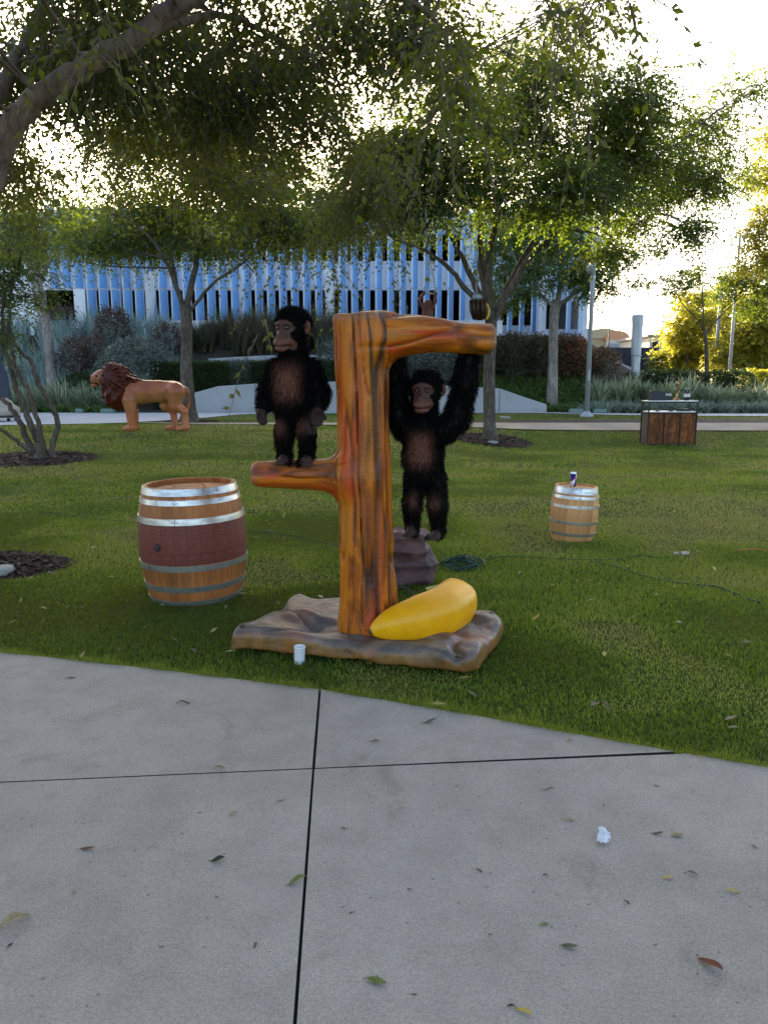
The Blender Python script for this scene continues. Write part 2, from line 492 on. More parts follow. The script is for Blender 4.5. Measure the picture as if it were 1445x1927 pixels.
# back right (a narrow wedge that ends where the lawn cuts in)
slab([tuple(X(sgn, 1))] + [(HE[0] - .03, edge_y(HE[0] - .03) - .004)] + eseg(J0[0] + g, HE[0] - .12)[::-1], 2)
# front left
slab([tuple(X(-sgn, -1)), tuple(isect(H0 - ndh * gh, dh, np.array([xl, 0.]), np.array([0., 1]))), (xl, -7.), tuple(JB - ndv * sgn * g + np.array([0, -.01]))], 3)
# front right
slab([tuple(X(sgn, -1)), tuple(JB + ndv * sgn * g), (EDGE[-1, 0] - .3, -7.)] + eseg(HE[0] + .01, EDGE[-1, 0] - .3)[::-1], 4)

# ------------------------------------------------------------------ grass blades
BASE_PX = None
def in_disc(x, y, discs):
    k = np.zeros(len(x), bool)
    for cx_, cy_, r_ in discs: k |= (x - cx_) ** 2 + (y - cy_) ** 2 < r_ * r_
    return k
MULCH = []      # filled below: (x, y, rx, ry)
def in_mulch(x, y, k=1.0):
    q = np.zeros(len(x), bool)
    for cx_, cy_, a_, b_ in MULCH: q |= ((x - cx_) / (a_ * k)) ** 2 + ((y - cy_) / (b_ * k)) ** 2 < 1
    return q
TA = GT(922, 829); TB = GT(357, 795); TC = GT(70, 866); TG = GT(-95, 1068)
MULCH += [(TA[0] + .05, TA[1], .95, .8), (TB[0], TB[1] + .3, .75, .55), (TC[0] - .15, TC[1] + .1, 1.15, .95), (TG[0] + .05, TG[1], .92, .5)]
def grass_band(rs, n, x0, x1, y0, y1, hgt, wid, fine):
    x = rs.uniform(x0, x1, n); y = rs.uniform(y0, y1, n)
    vis = np.abs(x) < (y + .6) * .56 + .4
    x, y = x[vis], y[vis]
    k = (y > edge_y(x) + .006) & ~in_mulch(x, y, .97)
    x, y = x[k], y[k]; n = len(x)
    z = T(x, y)
    patch = fbm(np.stack([x, y, x * 0], -1), .9, 3); worn = fbm(np.stack([x + 31, y - 7, x * 0 + 4], -1), 1.7, 3)
    h = hgt * rs.uniform(.45, 1.2, n) * (.7 + .6 * patch) * (1 - .45 * sst(.56, .68, worn))
    a = rs.uniform(0, 2 * np.pi, n); lean = rs.uniform(.15, 1.0, n) * h
    la = rs.uniform(0, 2 * np.pi, n) + 0.8 * (patch - .5)
    w_ = wid * rs.uniform(.6, 1.3, n)
    b0 = np.stack([x - np.cos(a) * w_, y - np.sin(a) * w_, z - .004], 1); b1 = np.stack([x + np.cos(a) * w_, y + np.sin(a) * w_, z - .004], 1)
    tip = np.stack([x + np.cos(la) * lean, y + np.sin(la) * lean, z + h], 1)
    mid = .5 * (b0 + b1) * .45 + tip * .55; mid[:, 2] = z + h * .72
    mid2 = mid + (b1 - b0) * .42; mid1 = mid - (b1 - b0) * .42
    V = np.stack([b0, b1, mid2, mid1, tip], 1).reshape(-1, 3) if fine else np.stack([b0, b1, tip], 1).reshape(-1, 3)
    i = np.arange(n) * (5 if fine else 3)
    wide = fbm(np.stack([x + 7, y * 1.6, x * 0 + 9], -1), .42, 2)
    tint = np.clip(.53 + 1.5 * (patch - .5) + 2.0 * (wide - .5) + .5 * sst(.54, .68, worn) + rs.normal(0, .15, n), 0, 1)
    if not fine: return V, None, np.stack([i, i + 1, i + 2], 1), tint
    return V, np.stack([i, i + 1, i + 2, i + 3], 1), np.stack([i + 3, i + 2, i + 4], 1), tint
def build_grass():
    rs = np.random.RandomState(3); Vs, Qs, Ts, t4, t3, n0 = [], [], [], [], [], 0
    for (n, x0, x1, y0, y1, h, w_) in [(115000, -3.4, 3.4, 2.7, 5.2, .030, .0024), (120000, -4.6, 4.6, 5.2, 8.0, .032, .0040),
                                       (110000, -7.4, 7.4, 8.0, 13.0, .034, .0062), (90000, -12, 12, 13.0, 20.5, .038, .0095), (16000, -14, 16, 20.5, 28, .04, .015)]:
        fine = y0 < 5
        V, Q, T3, t = grass_band(rs, n, x0, x1, y0, y1, h, w_, fine)
        c = V.reshape(-1, 5 if fine else 3, 3)[:, 0]; k = np.ones(len(c), bool)
        if y0 > 20:                                     # keep the far blades off the paths
            k = ~((c[:, 1] < 22.7) & (c[:, 0] > 1)) & (c[:, 1] < np.interp(c[:, 0], [-14, -7.2, -5.8, -5, 0, 6, 8, 10, 14], [19, 20.2, 23.3, 27, 27.7, 27.6, 26, 25.2, 24.8]))
        elif y0 > 12:
            k = (c[:, 1] < np.interp(c[:, 0], [-14, -10, -7.2, -5, 0, 5, 34], [18.9, 19.4, 20.3, 19.75, 19.45, 19.15, 18.85]))
        if fine: Qs.append(Q[k] + n0); t4.append(t[k])
        Vs.append(V); Ts.append(T3[k] + n0); t3.append(t[k]); n0 += len(V)
    n = 9000; x = rs.uniform(-2.6, 2.2, n)                # blades that lean over the edge of the pavement
    y = edge_y(x) + rs.uniform(-.004, .03, n); a = rs.uniform(0, 6.283, n); h = rs.uniform(.015, .05, n) * (.5 + 1.1 * vnoise(np.stack([x, y, x * 0], -1), 7)); w_ = .0022
    tip = np.stack([x + rs.normal(0, .02, n), y - rs.uniform(-.01, .045, n), PV * .5 + h], 1)
    V = np.stack([np.stack([x - np.cos(a) * w_, y - np.sin(a) * w_, x * 0], 1), np.stack([x + np.cos(a) * w_, y + np.sin(a) * w_, x * 0], 1), tip], 1).reshape(-1, 3)
    Vs.append(V); Ts.append(np.arange(n * 3).reshape(-1, 3) + n0); t3.append(np.clip(rs.normal(.5, .25, n), 0, 1)); n0 += len(V)
    m = leafmat('grass_blade', [(0, (.020, .042, .006)), (.28, (.064, .122, .012)), (.52, (.165, .230, .024)), (.76, (.260, .275, .048)), (1, (.30, .25, .10))], (.40, .48, .03), .35, .6)
    me = np_mesh('grass', np.concatenate(Vs), [np.concatenate(Qs), np.concatenate(Ts)], m, True, None, {'tint': ('FACE', 'FLOAT', np.concatenate(t4 + t3))})
    o = stuff(put('grass', me)); o['label'] = 'short mown green lawn grass with dry yellowish patches'
    return o
build_grass()

# mulch rings
m_chip = leafmat('mulch_chip', [(0, (.035, .021, .016)), (.5, (.085, .052, .038)), (.85, (.18, .125, .09)), (1, (.45, .38, .30))], (.1, .07, .05), .05, .9)
MULCH_LABEL = ['round mulch bed at the foot of the forked tree on the right', 'mulch bed at the foot of the tree behind the lion', 'mulch bed round the many-stemmed tree on the left', 'dark mulch bed at the left edge level with the big barrel']
for (cx_, cy_, a_, b_), lb in zip(MULCH, MULCH_LABEL):
    rs = np.random.RandomState(int(cx_ * 100) % 999)
    xs = np.linspace(-1, 1, 25); A, B = np.meshgrid(xs, xs, indexing='ij'); R_ = np.maximum(np.abs(A), np.abs(B)) + 1e-9
    sc_ = R_ / np.sqrt(A * A + B * B + 1e-9); Xg = cx_ + A * sc_ * a_ * (1 + .03 * np.sin(7 * np.arctan2(B, A))); Yg = cy_ + B * sc_ * b_
    V = np.stack([Xg, Yg, T(Xg, Yg) + .035 * (1 - R_ ** 4) + .003], -1).reshape(-1, 3)
    i, j = np.meshgrid(np.arange(24), np.arange(24), indexing='ij'); q = (i * 25 + j).ravel()
    F0 = np.stack([q, q + 25, q + 26, q + 1], 1)
    n = 2600
    an = rs.uniform(0, 6.283, n); rr = np.sqrt(rs.rand(n)) * rs.normal(1.0, .05, n)
    x = cx_ + np.cos(an) * rr * a_; y = cy_ + np.sin(an) * rr * b_; z = T(x, y) + .035 * (1 - np.clip(rr, 0, 1) ** 4) + rs.uniform(.004, .02, n)
    L = rs.uniform(.012, .045, n); W = rs.uniform(.004, .012, n); t = rs.uniform(0, 6.283, n); dz = rs.uniform(-.4, .4, n) * L
    ux, uy = np.cos(t), np.sin(t)
    c4 = [np.stack([x + s * ux * L - q2 * uy * W, y + s * uy * L + q2 * ux * W, z + s * dz + q2 * W * .5], 1) for s, q2 in ((-1, -1), (1, -1), (1, 1), (-1, 1))]
    V2 = np.stack(c4, 1).reshape(-1, 3); F2 = np.arange(n * 4).reshape(-1, 4) + len(V)
    tint = np.concatenate([np.full(len(F0), .1), np.clip(rs.beta(1.6, 3.2, n), 0, 1)])
    o = stuff(put('mulch_ring', np_mesh('mulch_ring', np.concatenate([V, V2]), np.concatenate([F0, F2]), m_chip, False, None, {'tint': ('FACE', 'FLOAT', tint)})))
    o['label'] = lb
# ================================================================== GARAGE WITH BLUE FINS
m_white = pmat('white_paint', (.82, .82, .83), (.75, .75, .77), .7, .7, .06, 14, .004, kind='Geo')
m_blue = pmat('blue_fin_paint', (.22, .45, .80), (.25, .48, .83), .8, .45, .04, 10, .003, kind='Geo', rnd=.10)
m_fedge = pmat('fin_edge_white', (.74, .76, .78), (.66, .68, .70), 2, .5, 0, kind='Geo')
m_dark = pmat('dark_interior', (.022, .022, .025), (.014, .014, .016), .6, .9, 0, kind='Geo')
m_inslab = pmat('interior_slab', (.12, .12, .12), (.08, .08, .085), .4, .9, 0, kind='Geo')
BY = 40.0
def zb(py, y=BY): return P(722, py, y)[2]
def xb(px, y=BY): return P(px, 600, y)[0]
garage = thing('parking_garage', 'white parking garage faced with rows of tall vertical blue fins', 'garage', (xb(640), BY, 3.0))
def gpart(mb, name, mat, smooth=False): return mb.build(name, mat, garage, smooth, world=True)
z_l0, z_s0, z_s1, z_t0, z_top = zb(612), zb(545), zb(490), zb(438), zb(396)
xl0, xr0 = -34.0, xb(1024)
b = MB(); b.box(((xl0 + xr0) / 2, BY + .35, (z_s0 + z_s1) / 2), (xr0 - xl0, .3, z_s1 - z_s0)); gpart(b, 'spandrel', m_white)
b = MB(); b.box(((xl0 + xr0) / 2, BY + .35, (z_t0 + z_top) / 2), (xr0 - xl0, .3, z_top - z_t0)); gpart(b, 'spandrel', m_white)
b = MB(); b.box(((xb(140) + xr0) / 2, BY + .36, (3.0 + z_l0) / 2), (xr0 - xb(140), .3, z_l0 - 3.0)); gpart(b, 'base_wall', m_white)
for z in (z_l0 - .25, z_s0 + .35, z_t0 + .3):
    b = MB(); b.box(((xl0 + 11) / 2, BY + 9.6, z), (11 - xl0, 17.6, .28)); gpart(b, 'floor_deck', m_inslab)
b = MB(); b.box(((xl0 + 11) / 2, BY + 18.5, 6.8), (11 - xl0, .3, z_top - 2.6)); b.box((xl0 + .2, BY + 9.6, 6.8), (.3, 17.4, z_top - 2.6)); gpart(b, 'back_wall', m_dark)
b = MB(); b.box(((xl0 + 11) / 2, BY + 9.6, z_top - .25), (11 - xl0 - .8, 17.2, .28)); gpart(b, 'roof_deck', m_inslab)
for k in range(9):
    x = xl0 + 3 + k * 5.1
    b = MB(); b.box((x, BY + 5, (z_t0 + 3) / 2 + .2), (.5, .5, z_t0 - 3)); gpart(b, 'interior_column', m_inslab)
# pilaster beside the dark gateway, gateway wall left of it
b = MB(); b.box((xb(157), BY - .05, (3 + z_s0) / 2 - .01), (xb(168) - xb(147), .5, z_s0 - 3 - .02)); gpart(b, 'pilaster', m_white)
b = MB(); b.box(((xl0 + xb(84)) / 2, BY + .3, (3 + z_s0) / 2 - .01), (xb(84) - xl0, .3, z_s0 - 3 - .02)); gpart(b, 'base_wall', m_white)
# fins: plates set at an angle, one row per storey
pitch, fw, th = .62, .47, .05
fa = rad(57); fd = np.array([math.cos(fa), math.sin(fa)])
def fin_mesh(h):
    mb = MB()
    mb.box((fd[0] * fw / 2, fd[1] * fw / 2 - .45, h / 2), (fw, th, h), fa)
    mb.cur = 1
    mb.box((fd[0] * (fw + .0225), fd[1] * (fw + .0225) - .45, h / 2), (.045, .07, h - .004), fa)
    mb.box((fd[0] * -.014, fd[1] * -.014 - .45, h / 2), (.024, .062, h - .006), fa)
    return mb.mesh('fin', [m_blue, m_fedge])
fin_hi = fin_mesh(z_top + .12 - (z_s0 + .04)); fin_lo = fin_mesh(z_s0 - .05 - (z_l0 - .35))
x = xb(108)
while x < xb(1012):
    put('fin', fin_hi, garage, (x - garage.location.x, 0, z_s0 + .04 - 3.0))
    if x > xb(164):
        put('fin', fin_lo, garage, (x - garage.location.x, 0, z_l0 - .35 - 3.0))
    x += pitch
for px_ in (222, 452, 646, 878, 1010):                       # white flat panels that break the rhythm
    b = MB(); b.box((xb(px_), BY + .12, (z_l0 + z_top) / 2 - .2), (.46, .16, z_top - z_l0 - .5)); gpart(b, 'panel', m_white)
# right-hand bay, a little nearer
WY = 38.6
b = MB()
wx0, wx1 = xb(1022, WY), xb(1108, WY)
zw0, zw1 = zb(619, WY), zb(566, WY)
b.box(((wx0 + wx1) / 2, WY + .3, (2.4 + zw0) / 2), (wx1 - wx0, .3, zw0 - 2.4)); gpart(b, 'base_wall', m_white)
b = MB(); b.box(((wx0 + wx1) / 2, WY + .3, (zw1 + zb(500, WY)) / 2), (wx1 - wx0, .3, zb(500, WY) - zw1)); gpart(b, 'spandrel', m_white)
b = MB(); b.box(((wx0 + wx1) / 2, WY + .3, (zb(440, WY) + z_top + .3) / 2), (wx1 - wx0, .3, z_top + .3 - zb(440, WY))); gpart(b, 'spandrel', m_white)
b = MB(); b.box((wx0 + .02, WY + .9, (2.4 + z_top) / 2 + .1), (.36, 1.2, z_top - 2.2)); gpart(b, 'pilaster', m_white)
b = MB(); b.box((wx1 - .1, WY + 10, (1.4 + z_top) / 2), (.3, 19, z_top - 1.2)); gpart(b, 'side_wall', m_white)
fin_w = fin_mesh(z_top + .2 - 2.9)
x = wx0 + .45
while x < wx1 - .5:
    put('fin', fin_w, garage, (x - garage.location.x, WY - BY, 2.9 - 3.0)); x += pitch

# ------------------------------------------------------------------ terrace wall, umbrellas in white covers, tables
TY = 38.3
m_cloth = pmat('white_canvas', (.68, .70, .73), (.60, .62, .66), 3, .85, .5, 5, .03, kind='Geo')
m_grey = pmat('grey_metal', (.32, .34, .37), (.27, .29, .31), 4, .5, .05, metal=.3)
m_black = pmat('black_metal', (.012, .012, .013), (.020, .019, .018), 6, .5, .05)
tw = thing('terrace_wall', 'long low white wall along the terrace below the blue fins', 'wall', (xb(400, TY), TY, 3.6))
zt0, zt1 = P(722, 632, TY)[2] - .4, P(722, 606, TY)[2]
x0 = P(40, 610, TY)[0]; x1 = P(945, 610, TY)[0]; npan = 12
for k in range(npan):
    a_, b_ = x0 + (x1 - x0) * k / npan, x0 + (x1 - x0) * (k + 1) / npan
    mb = MB(); mb.box(((a_ + b_) / 2, TY, (zt0 + zt1) / 2), (b_ - a_ - .03, .22, zt1 - zt0)); mb.build('panel', m_white, tw, world=True)
mb = MB(); mb.box(((x0 + x1) / 2, TY, zt1 + .032), (x1 - x0, .28, .06)); mb.build('coping', m_white, tw, world=True)
tanv = pmat('tan_canvas', (.36, .33, .29), (.30, .27, .24), 3, .9, .5, 4, .03, kind='Geo')
for px_, wpx, lb in ((178, 34, 'tan cloth hung on the terrace wall left of the white covered umbrella'), (338, 26, 'small tan cloth hung on the terrace wall behind the lion tree')):
    y_ = TY - .16; c = P(px_, 618, y_)
    n = 14; V = []
    for i in range(n):
        for k in range(5):
            V.append((c[0] + (i / (n - 1) - .5) * wpx * px_at(y_), y_ - .03 * math.sin(i * 1.3 + k), zt1 - .03 - k * .13))
    Fq = [(i * 5 + k, (i + 1) * 5 + k, (i + 1) * 5 + k + 1, i * 5 + k + 1) for i in range(n - 1) for k in range(4)]
    mb = MB(); mb.add(V, Fq); o = mb.build('hanging_cloth', tanv, None, True)
    mod = o.modifiers.new('thick', 'SOLIDIFY'); mod.thickness = .01
    tag(o, lb, 'cloth')
def covered_umbrella(px_, py0, py1, y, wpx, label, lean=0.0):
    bot = P(px_, py0, y); top = P(px_ + lean, py1, y); H = top[2] - bot[2]; r = wpx * px_at(y) / 2
    gz = float(T(bot[0], y))
    t = thing('covered_umbrella', label, 'umbrella', (bot[0], y, gz), 0, 'closed umbrellas in white covers')
    mb = MB(); prof = [(.2, 0), (.64, .01), (.68, .1), (.74, .36), (.78, .40), (.88, .68), (.98, .93), (1.0, .975), (.93, .995), (.1, 1.0)]
    segs = 22; V = []
    for q, s in prof:
        for k in range(segs):
            a = k * 2 * math.pi / segs
            rr = r * q * (1 + .10 * math.sin(a * 5 + s * 3) + .05 * math.sin(a * 9 - s * 7))
            V.append((bot[0] + (top[0] - bot[0]) * s + math.cos(a) * rr, y + math.sin(a) * rr, bot[2] + H * s))
    Fq = [(i * segs + k, i * segs + (k + 1) % segs, (i + 1) * segs + (k + 1) % segs, (i + 1) * segs + k) for i in range(len(prof) - 1) for k in range(segs)]
    Fq += [tuple(range(segs - 1, -1, -1)), tuple((len(prof) - 1) * segs + k for k in range(segs))]
    mb.add(V, Fq); mb.build('cover', m_cloth, t, True, world=True)
    mb = MB(); mb.tube([(bot[0], y, gz - .05), (bot[0], y, bot[2] + .1)], .035, 8); mb.build('pole', m_grey, t, True, world=True)
    mb = MB(); mb.tube([(bot[0] + r * .86 * math.cos(a), y + r * .86 * math.sin(a), bot[2] + H * .36) for a in np.linspace(0, 2 * math.pi, 20)], .014, 5, False); mb.build('strap', m_grey, t, True, world=True)
    return t
covered_umbrella(283, 622, 512, 37.2, 19, 'closed umbrella in a white cover behind the forked tree on the left')
covered_umbrella(620, 603, 508, 37.4, 20, 'closed umbrella in a white cover between the standing ape and the carved trunk')
covered_umbrella(1195, 712, 592, 33.0, 21, 'tall closed umbrella in a pale cover right of the lamp post', 4)
def cafe_table(px_, py_, y, wpx, label):
    c = P(px_, py_, y); gz = float(T(c[0], y)); r = wpx * px_at(y) / 2
    t = thing('cafe_table', label, 'table', (c[0], y, gz), 0, 'tables on the terrace')
    mb = MB(); mb.lathe([(r, c[2] - .03), (r, c[2])], 20, (c[0], y, 0)); mb.build('table_top', m_black, t, world=True)
    mb = MB()
    for sx in (-1, 1): mb.tube([(c[0] + sx * r * .7, y, gz - .02), (c[0] + sx * r * .55, y, c[2] - .02)], .02, 6)
    mb.build('leg_frame', m_black, t, True, world=True)
cafe_table(138, 619, 37.6, 36, 'black table on the terrace at the left end of the white wall')
cafe_table(378, 622, 37.6, 32, 'black table on the terrace right of the lion tree')
cafe_table(255, 622, 37.6, 14, 'small black table on the terrace left of the covered umbrella')

# ------------------------------------------------------------------ low concrete walls in the planting
m_wallc = pmat('cast_concrete', (.34, .35, .37), (.42, .43, .45), 1.6, .85, .2, 25, .005, kind='Geo', lo=.3, hi=.7, detail=7)
def wall_run(name, label, prof_px, y0, y1, base_px=None, thick=.35, nseg=1):
    """prof_px: (px, py of the top); the wall runs from distance y0 to y1"""
    xs0, xs1 = prof_px[0][0], prof_px[-1][0]
    top = []
    for px_, py_ in prof_px:
        y = y0 + (y1 - y0) * (px_ - xs0) / (xs1 - xs0); top.append(P(px_, py_, y))
    top = np.array(top); mid = top.mean(0)
    t = thing(name, label, 'wall', (mid[0], mid[1], float(T(mid[0], mid[1]))))
    k = len(top); groups = np.array_split(np.arange(k - 1), nseg)
    for gidx in groups:
        ids = list(gidx) + [gidx[-1] + 1]
        mb = MB(); V = []
        for i in ids:
            p = top[i]; zb_ = min(float(T(p[0], p[1])), p[2]) - .3
            e = .012 if i == ids[0] else (-.012 if i == ids[-1] else 0)
            V += [(p[0] + e, p[1], zb_), (p[0] + e, p[1], p[2] - .02), (p[0] + e, p[1] + .02, p[2]), (p[0] + e, p[1] + thick, p[2]), (p[0] + e, p[1] + thick, zb_)]
        F_ = []
        for a in range(len(ids) - 1):
            for c in range(4): F_.append((a * 5 + c, (a + 1) * 5 + c, (a + 1) * 5 + c + 1, a * 5 + c + 1))
        F_ += [(0, 1, 2, 3, 4), tuple((len(ids) - 1) * 5 + c for c in (4, 3, 2, 1, 0))]
        mb.add(V, F_); mb.build('wall_segment', m_wallc, t, world=True)
    return t
wall_run('concrete_wall', 'long low grey concrete wall that slopes down behind the apes', [(366, 739), (410, 727), (480, 722), (640, 718), (760, 722), (900, 729), (940, 731), (985, 747), (1029, 761)], 28.7, 28.7, nseg=4)
wall_run('concrete_wall', 'short pale concrete ledge between the clipped grasses', [(392, 675), (440, 672), (500, 669), (640, 668), (800, 671)], 33.0, 33.0, nseg=2)
wall_run('white_ramp_wall', 'white ramp wall that slopes down beside the tall covered umbrella', [(1112, 668), (1150, 678), (1185, 690), (1245, 711)], 34.5, 34.5, thick=.3, nseg=1)
# handrail of the ramp behind the branch end
t = thing('stair_rail', 'thin metal handrail of the steps behind the end of the upper branch', 'railing', P(960, 640, 38))
pts = [P(938, 628, 37.9), P(960, 634, 37.9), P(990, 643, 37.9)]
mb = MB(); mb.tube(pts, .03, 6); mb.build('rail', m_grey, t, True, world=True)
for p in pts: mb = MB(); mb.tube([p, (p[0], p[1], float(T(p[0], p[1])) - .1)], .025, 6); mb.build('post', m_grey, t, True, world=True)

# ------------------------------------------------------------------ lamp posts
m_lamp = pmat('lamp_post_paint', (.40, .43, .46), (.34, .36, .39), 3, .5, .05, metal=.2)
def lamp_post(px_, py_, y, top_py, r, label, heads=(), leanpx=0):
    b0 = P(px_, py_, y); b0[2] = float(T(b0[0], y)); tz = P(px_, top_py, y)[2]
    t = thing('lamp_post', label, 'lamp post', tuple(b0), 0, 'grey lamp posts')
    mb = MB(); mb.tube([(b0[0], y, b0[2]), (b0[0], y, tz)], [r, r * .72], 12); mb.build('pole', m_lamp, t, True, world=True)
    mb = MB(); mb.lathe([(r * 2.6, 0), (r * 2.6, .06), (r * 1.5, .14), (r * 1.15, .2)], 16, b0); mb.build('base', m_lamp, t, True, world=True)
    mb = MB(); mb.box((b0[0], y - r * .8, b0[2] + 1.35), (r * .9, r * .8, .34)); mb.build('hatch', m_lamp, t, world=True)
    for hz, side, rr in heads:
        z = P(px_, hz, y)[2]; c = (b0[0] + side * (r + rr), y - .05, z)
        mb = MB(); mb.lathe([(.02, -rr), (rr * .7, -rr * .75), (rr, -rr * .1), (rr, rr * .55), (rr * .8, rr * .9), (.02, rr)], 14, c)
        mb.tube([(b0[0], y, z + rr * .6), (c[0], c[1], z + rr * .6)], .03, 6); mb.build('lamp_head', m_lamp, t, True, world=True)
    return t
lamp_post(1103, 786, 24.6, 300, .085, 'tall grey lamp post with round heads right of the pale-barked tree', [(508, -.35, .15), (455, .7, .15), (470, 1.4, .12)])
lamp_post(1370, 722, 46, 440, .10, 'grey lamp post among the sunlit yellow trees', [(446, 1, .14)])
lamp_post(1343, 716, 52, 520, .13, 'thick pale lamp post behind the slender tree on the right')

# ------------------------------------------------------------------ far yard: fence, sheds, poles
m_navy = pmat('navy_steel', (.030, .036, .060), (.022, .027, .045), 2, .6, .1, kind='Geo')
m_ochre = pmat('ochre_stucco', (.42, .33, .20), (.36, .29, .18), 1, .9, .1, kind='Geo')
m_orange = pmat('orange_stucco', (.55, .28, .14), (.48, .25, .13), 1, .9, .1, kind='Geo')
m_cream = pmat('cream_stucco', (.52, .47, .40), (.45, .41, .35), 1, .9, .1, kind='Geo')
m_roofg = pmat('shed_roof', (.30, .29, .28), (.24, .23, .22), 1, .8, .1, kind='Geo')
m_pole = pmat('wooden_pole', (.20, .14, .10), (.14, .10, .07), 4, .9, .2)
FY = 62
t = thing('steel_fence', 'dark navy ribbed steel fence behind the tall covered umbrella', 'fence', P(1165, 690, FY))
f0, f1 = P(1108, 690, FY), P(1229, 690, FY); ztop = P(1165, 654, FY)[2]; n = 22
for k in range(n):
    xa = f0[0] + (f1[0] - f0[0]) * k / n; wd = (f1[0] - f0[0]) / n
    mb = MB(); mb.box((xa + wd / 2, FY + (.06 if k % 2 else 0), ztop / 2 - .3), (wd * .985, .09, ztop + .6)); mb.build('panel', m_navy, t, world=True)
SY = 110
t = thing('arched_shed', 'ochre shed with an orange arched gable behind the steel fence', 'building', P(1150, 700, SY))
def arch_poly(pxa, pxb, pyb, pyt, y, n=14):
    a, b_ = P(pxa, pyb, y), P(pxb, pyb, y); zt = P(pxa, pyt, y)[2]; c = (a[0] + b_[0]) / 2; r = (b_[0] - a[0]) / 2
    return [(c + r * math.cos(q), a[2] + (zt - a[2]) * math.sin(q)) for q in np.linspace(0, math.pi, n)]
def ext(mb, poly, y0, y1):
    n = len(poly); V = [(x, y0, z) for x, z in poly] + [(x, y1, z) for x, z in poly]
    mb.add(V, [tuple(range(n)), tuple(range(2 * n - 1, n - 1, -1))] + [(i, n + i, n + (i + 1) % n, (i + 1) % n) for i in range(n)]); return mb
a = P(1095, 700, SY); c = P(1262, 700, SY); zr = P(1100, 634, SY)[2]
mb = MB(); mb.box(((a[0] + c[0]) / 2, SY + 8, zr / 2 - .5), (c[0] - a[0], 14, zr + 1)); mb.build('wall', m_ochre, t, world=True)
ext(MB(), arch_poly(1095, 1175, 637, 618, SY + .6), SY + .6, SY + 14).build('roof', m_ochre, t, world=True)
ext(MB(), arch_poly(1139, 1186, 640, 622, SY), SY, SY + 12).build('roof', m_orange, t, world=True)
p = P(1163, 668, SY - .2); mb = MB(); mb.box((p[0], SY + .6, P(1163, 640, SY)[2] / 2), (P(1185, 650, SY)[0] - P(1141, 650, SY)[0], 1.2, P(1163, 640, SY)[2])); mb.build('gable_wall', m_cream, t, world=True)
mb = MB(); q = P(1160, 652, SY - .1); mb.box((q[0], SY - .08, q[2]), (2.3, .1, .8)); mb.build('window', m_grey, t, world=True)
t = thing('cream_shed', 'cream flat-roofed shed between the covered umbrella and the yellow trees', 'building', P(1240, 700, 95))
a = P(1222, 640, 95); c = P(1276, 640, 95); zr = P(1230, 634, 95)[2]
mb = MB(); mb.box(((a[0] + c[0]) / 2, 101, zr / 2 - .5), (c[0] - a[0], 12, zr + 1)); mb.build('wall', m_cream, t, world=True)
mb = MB(); mb.box(((a[0] + c[0]) / 2, 101, zr + .18), (c[0] - a[0] + .8, 12.8, .3)); mb.build('roof', m_roofg, t, world=True)
for px_ in (1233, 1252): 
    q = P(px_, 656, 94.9); mb = MB(); mb.box((q[0], 94.95, q[2]), (.8, .12, 1.7)); mb.build('window', m_dark, t, world=True)
for px_, pt, y, lb in ((1127, 556, 120, 'thin utility pole just right of the lamp post'), (1142, 602, 100, 'short yard pole with a lamp in front of the arched shed'), (1241, 585, 125, 'thin mast above the cream shed'), (1161, 604, 130, 'thin mast above the orange arched gable')):
    b0 = P(px_, 700, y); mb = MB(); mb.tube([(b0[0], y, -.3), (b0[0], y, P(px_, pt, y)[2])], [.14, .09], 6)
    zt = P(px_, pt, y)[2]; mb.box((b0[0], y, zt - .9), (1.3, .1, .1))
    tag(mb.build('utility_pole', m_pole, None, True), lb, 'pole', 'far poles')
# ================================================================== TREES
def bark_mat(name, c1, c2, sc=5):
    m, nt, b, o = newmat(name)
    v = coords(nt, 'Geo', (1, 1, .28)); n1 = noise(nt, v, sc * 4, 6, .7, .6); n2 = noise(nt, coords(nt, 'Geo'), sc * .5, 4)
    c = ramp(nt, n1, [(.32, tuple(x * .45 for x in c1)), (.5, c1), (.68, c2)])
    c = mixc(nt, 1.0, c, ramp(nt, n2, [(.35, (.72, .70, .68)), (.65, (1.15, 1.15, 1.15))]), 'MULTIPLY')
    nt.links.new(c, b.inputs['Base Color']); setin(b, 'Roughness', .9); setin(b, 'Specular IOR Level', .2)
    bump(nt, b, n1, .8, .03); return m
m_barkA = bark_mat('grey_brown_bark', (.115, .095, .075), (.19, .165, .135))
m_barkG = bark_mat('smooth_brown_bark', (.17, .13, .10), (.26, .205, .16), 3)
m_barkC = bark_mat('peeling_bark', (.11, .085, .068), (.21, .17, .14), 4)
m_barkD = bark_mat('pale_bark', (.27, .24, .21), (.40, .37, .34), 3)
GREEN = [(0, (.005, .012, .002)), (.4, (.014, .031, .004)), (.75, (.036, .062, .008)), (1, (.09, .115, .014))]
m_leafA = leafmat('small_leaf', GREEN, (.58, .76, .03), .26)
m_leafG = leafmat('dark_leaf', [(0, (.004, .009, .002)), (.5, (.010, .020, .003)), (.85, (.030, .045, .006)), (1, (.08, .095, .014))], (.62, .72, .03), .22)
m_leafD = leafmat('feathery_leaf', [(0, (.030, .062, .011)), (.5, (.065, .12, .020)), (1, (.13, .19, .035))], (.34, .48, .05), .36)
m_leafY = leafmat('yellow_leaf', [(0, (.05, .085, .010)), (.5, (.12, .15, .016)), (1, (.22, .21, .022))], (.80, .70, .05), .5)

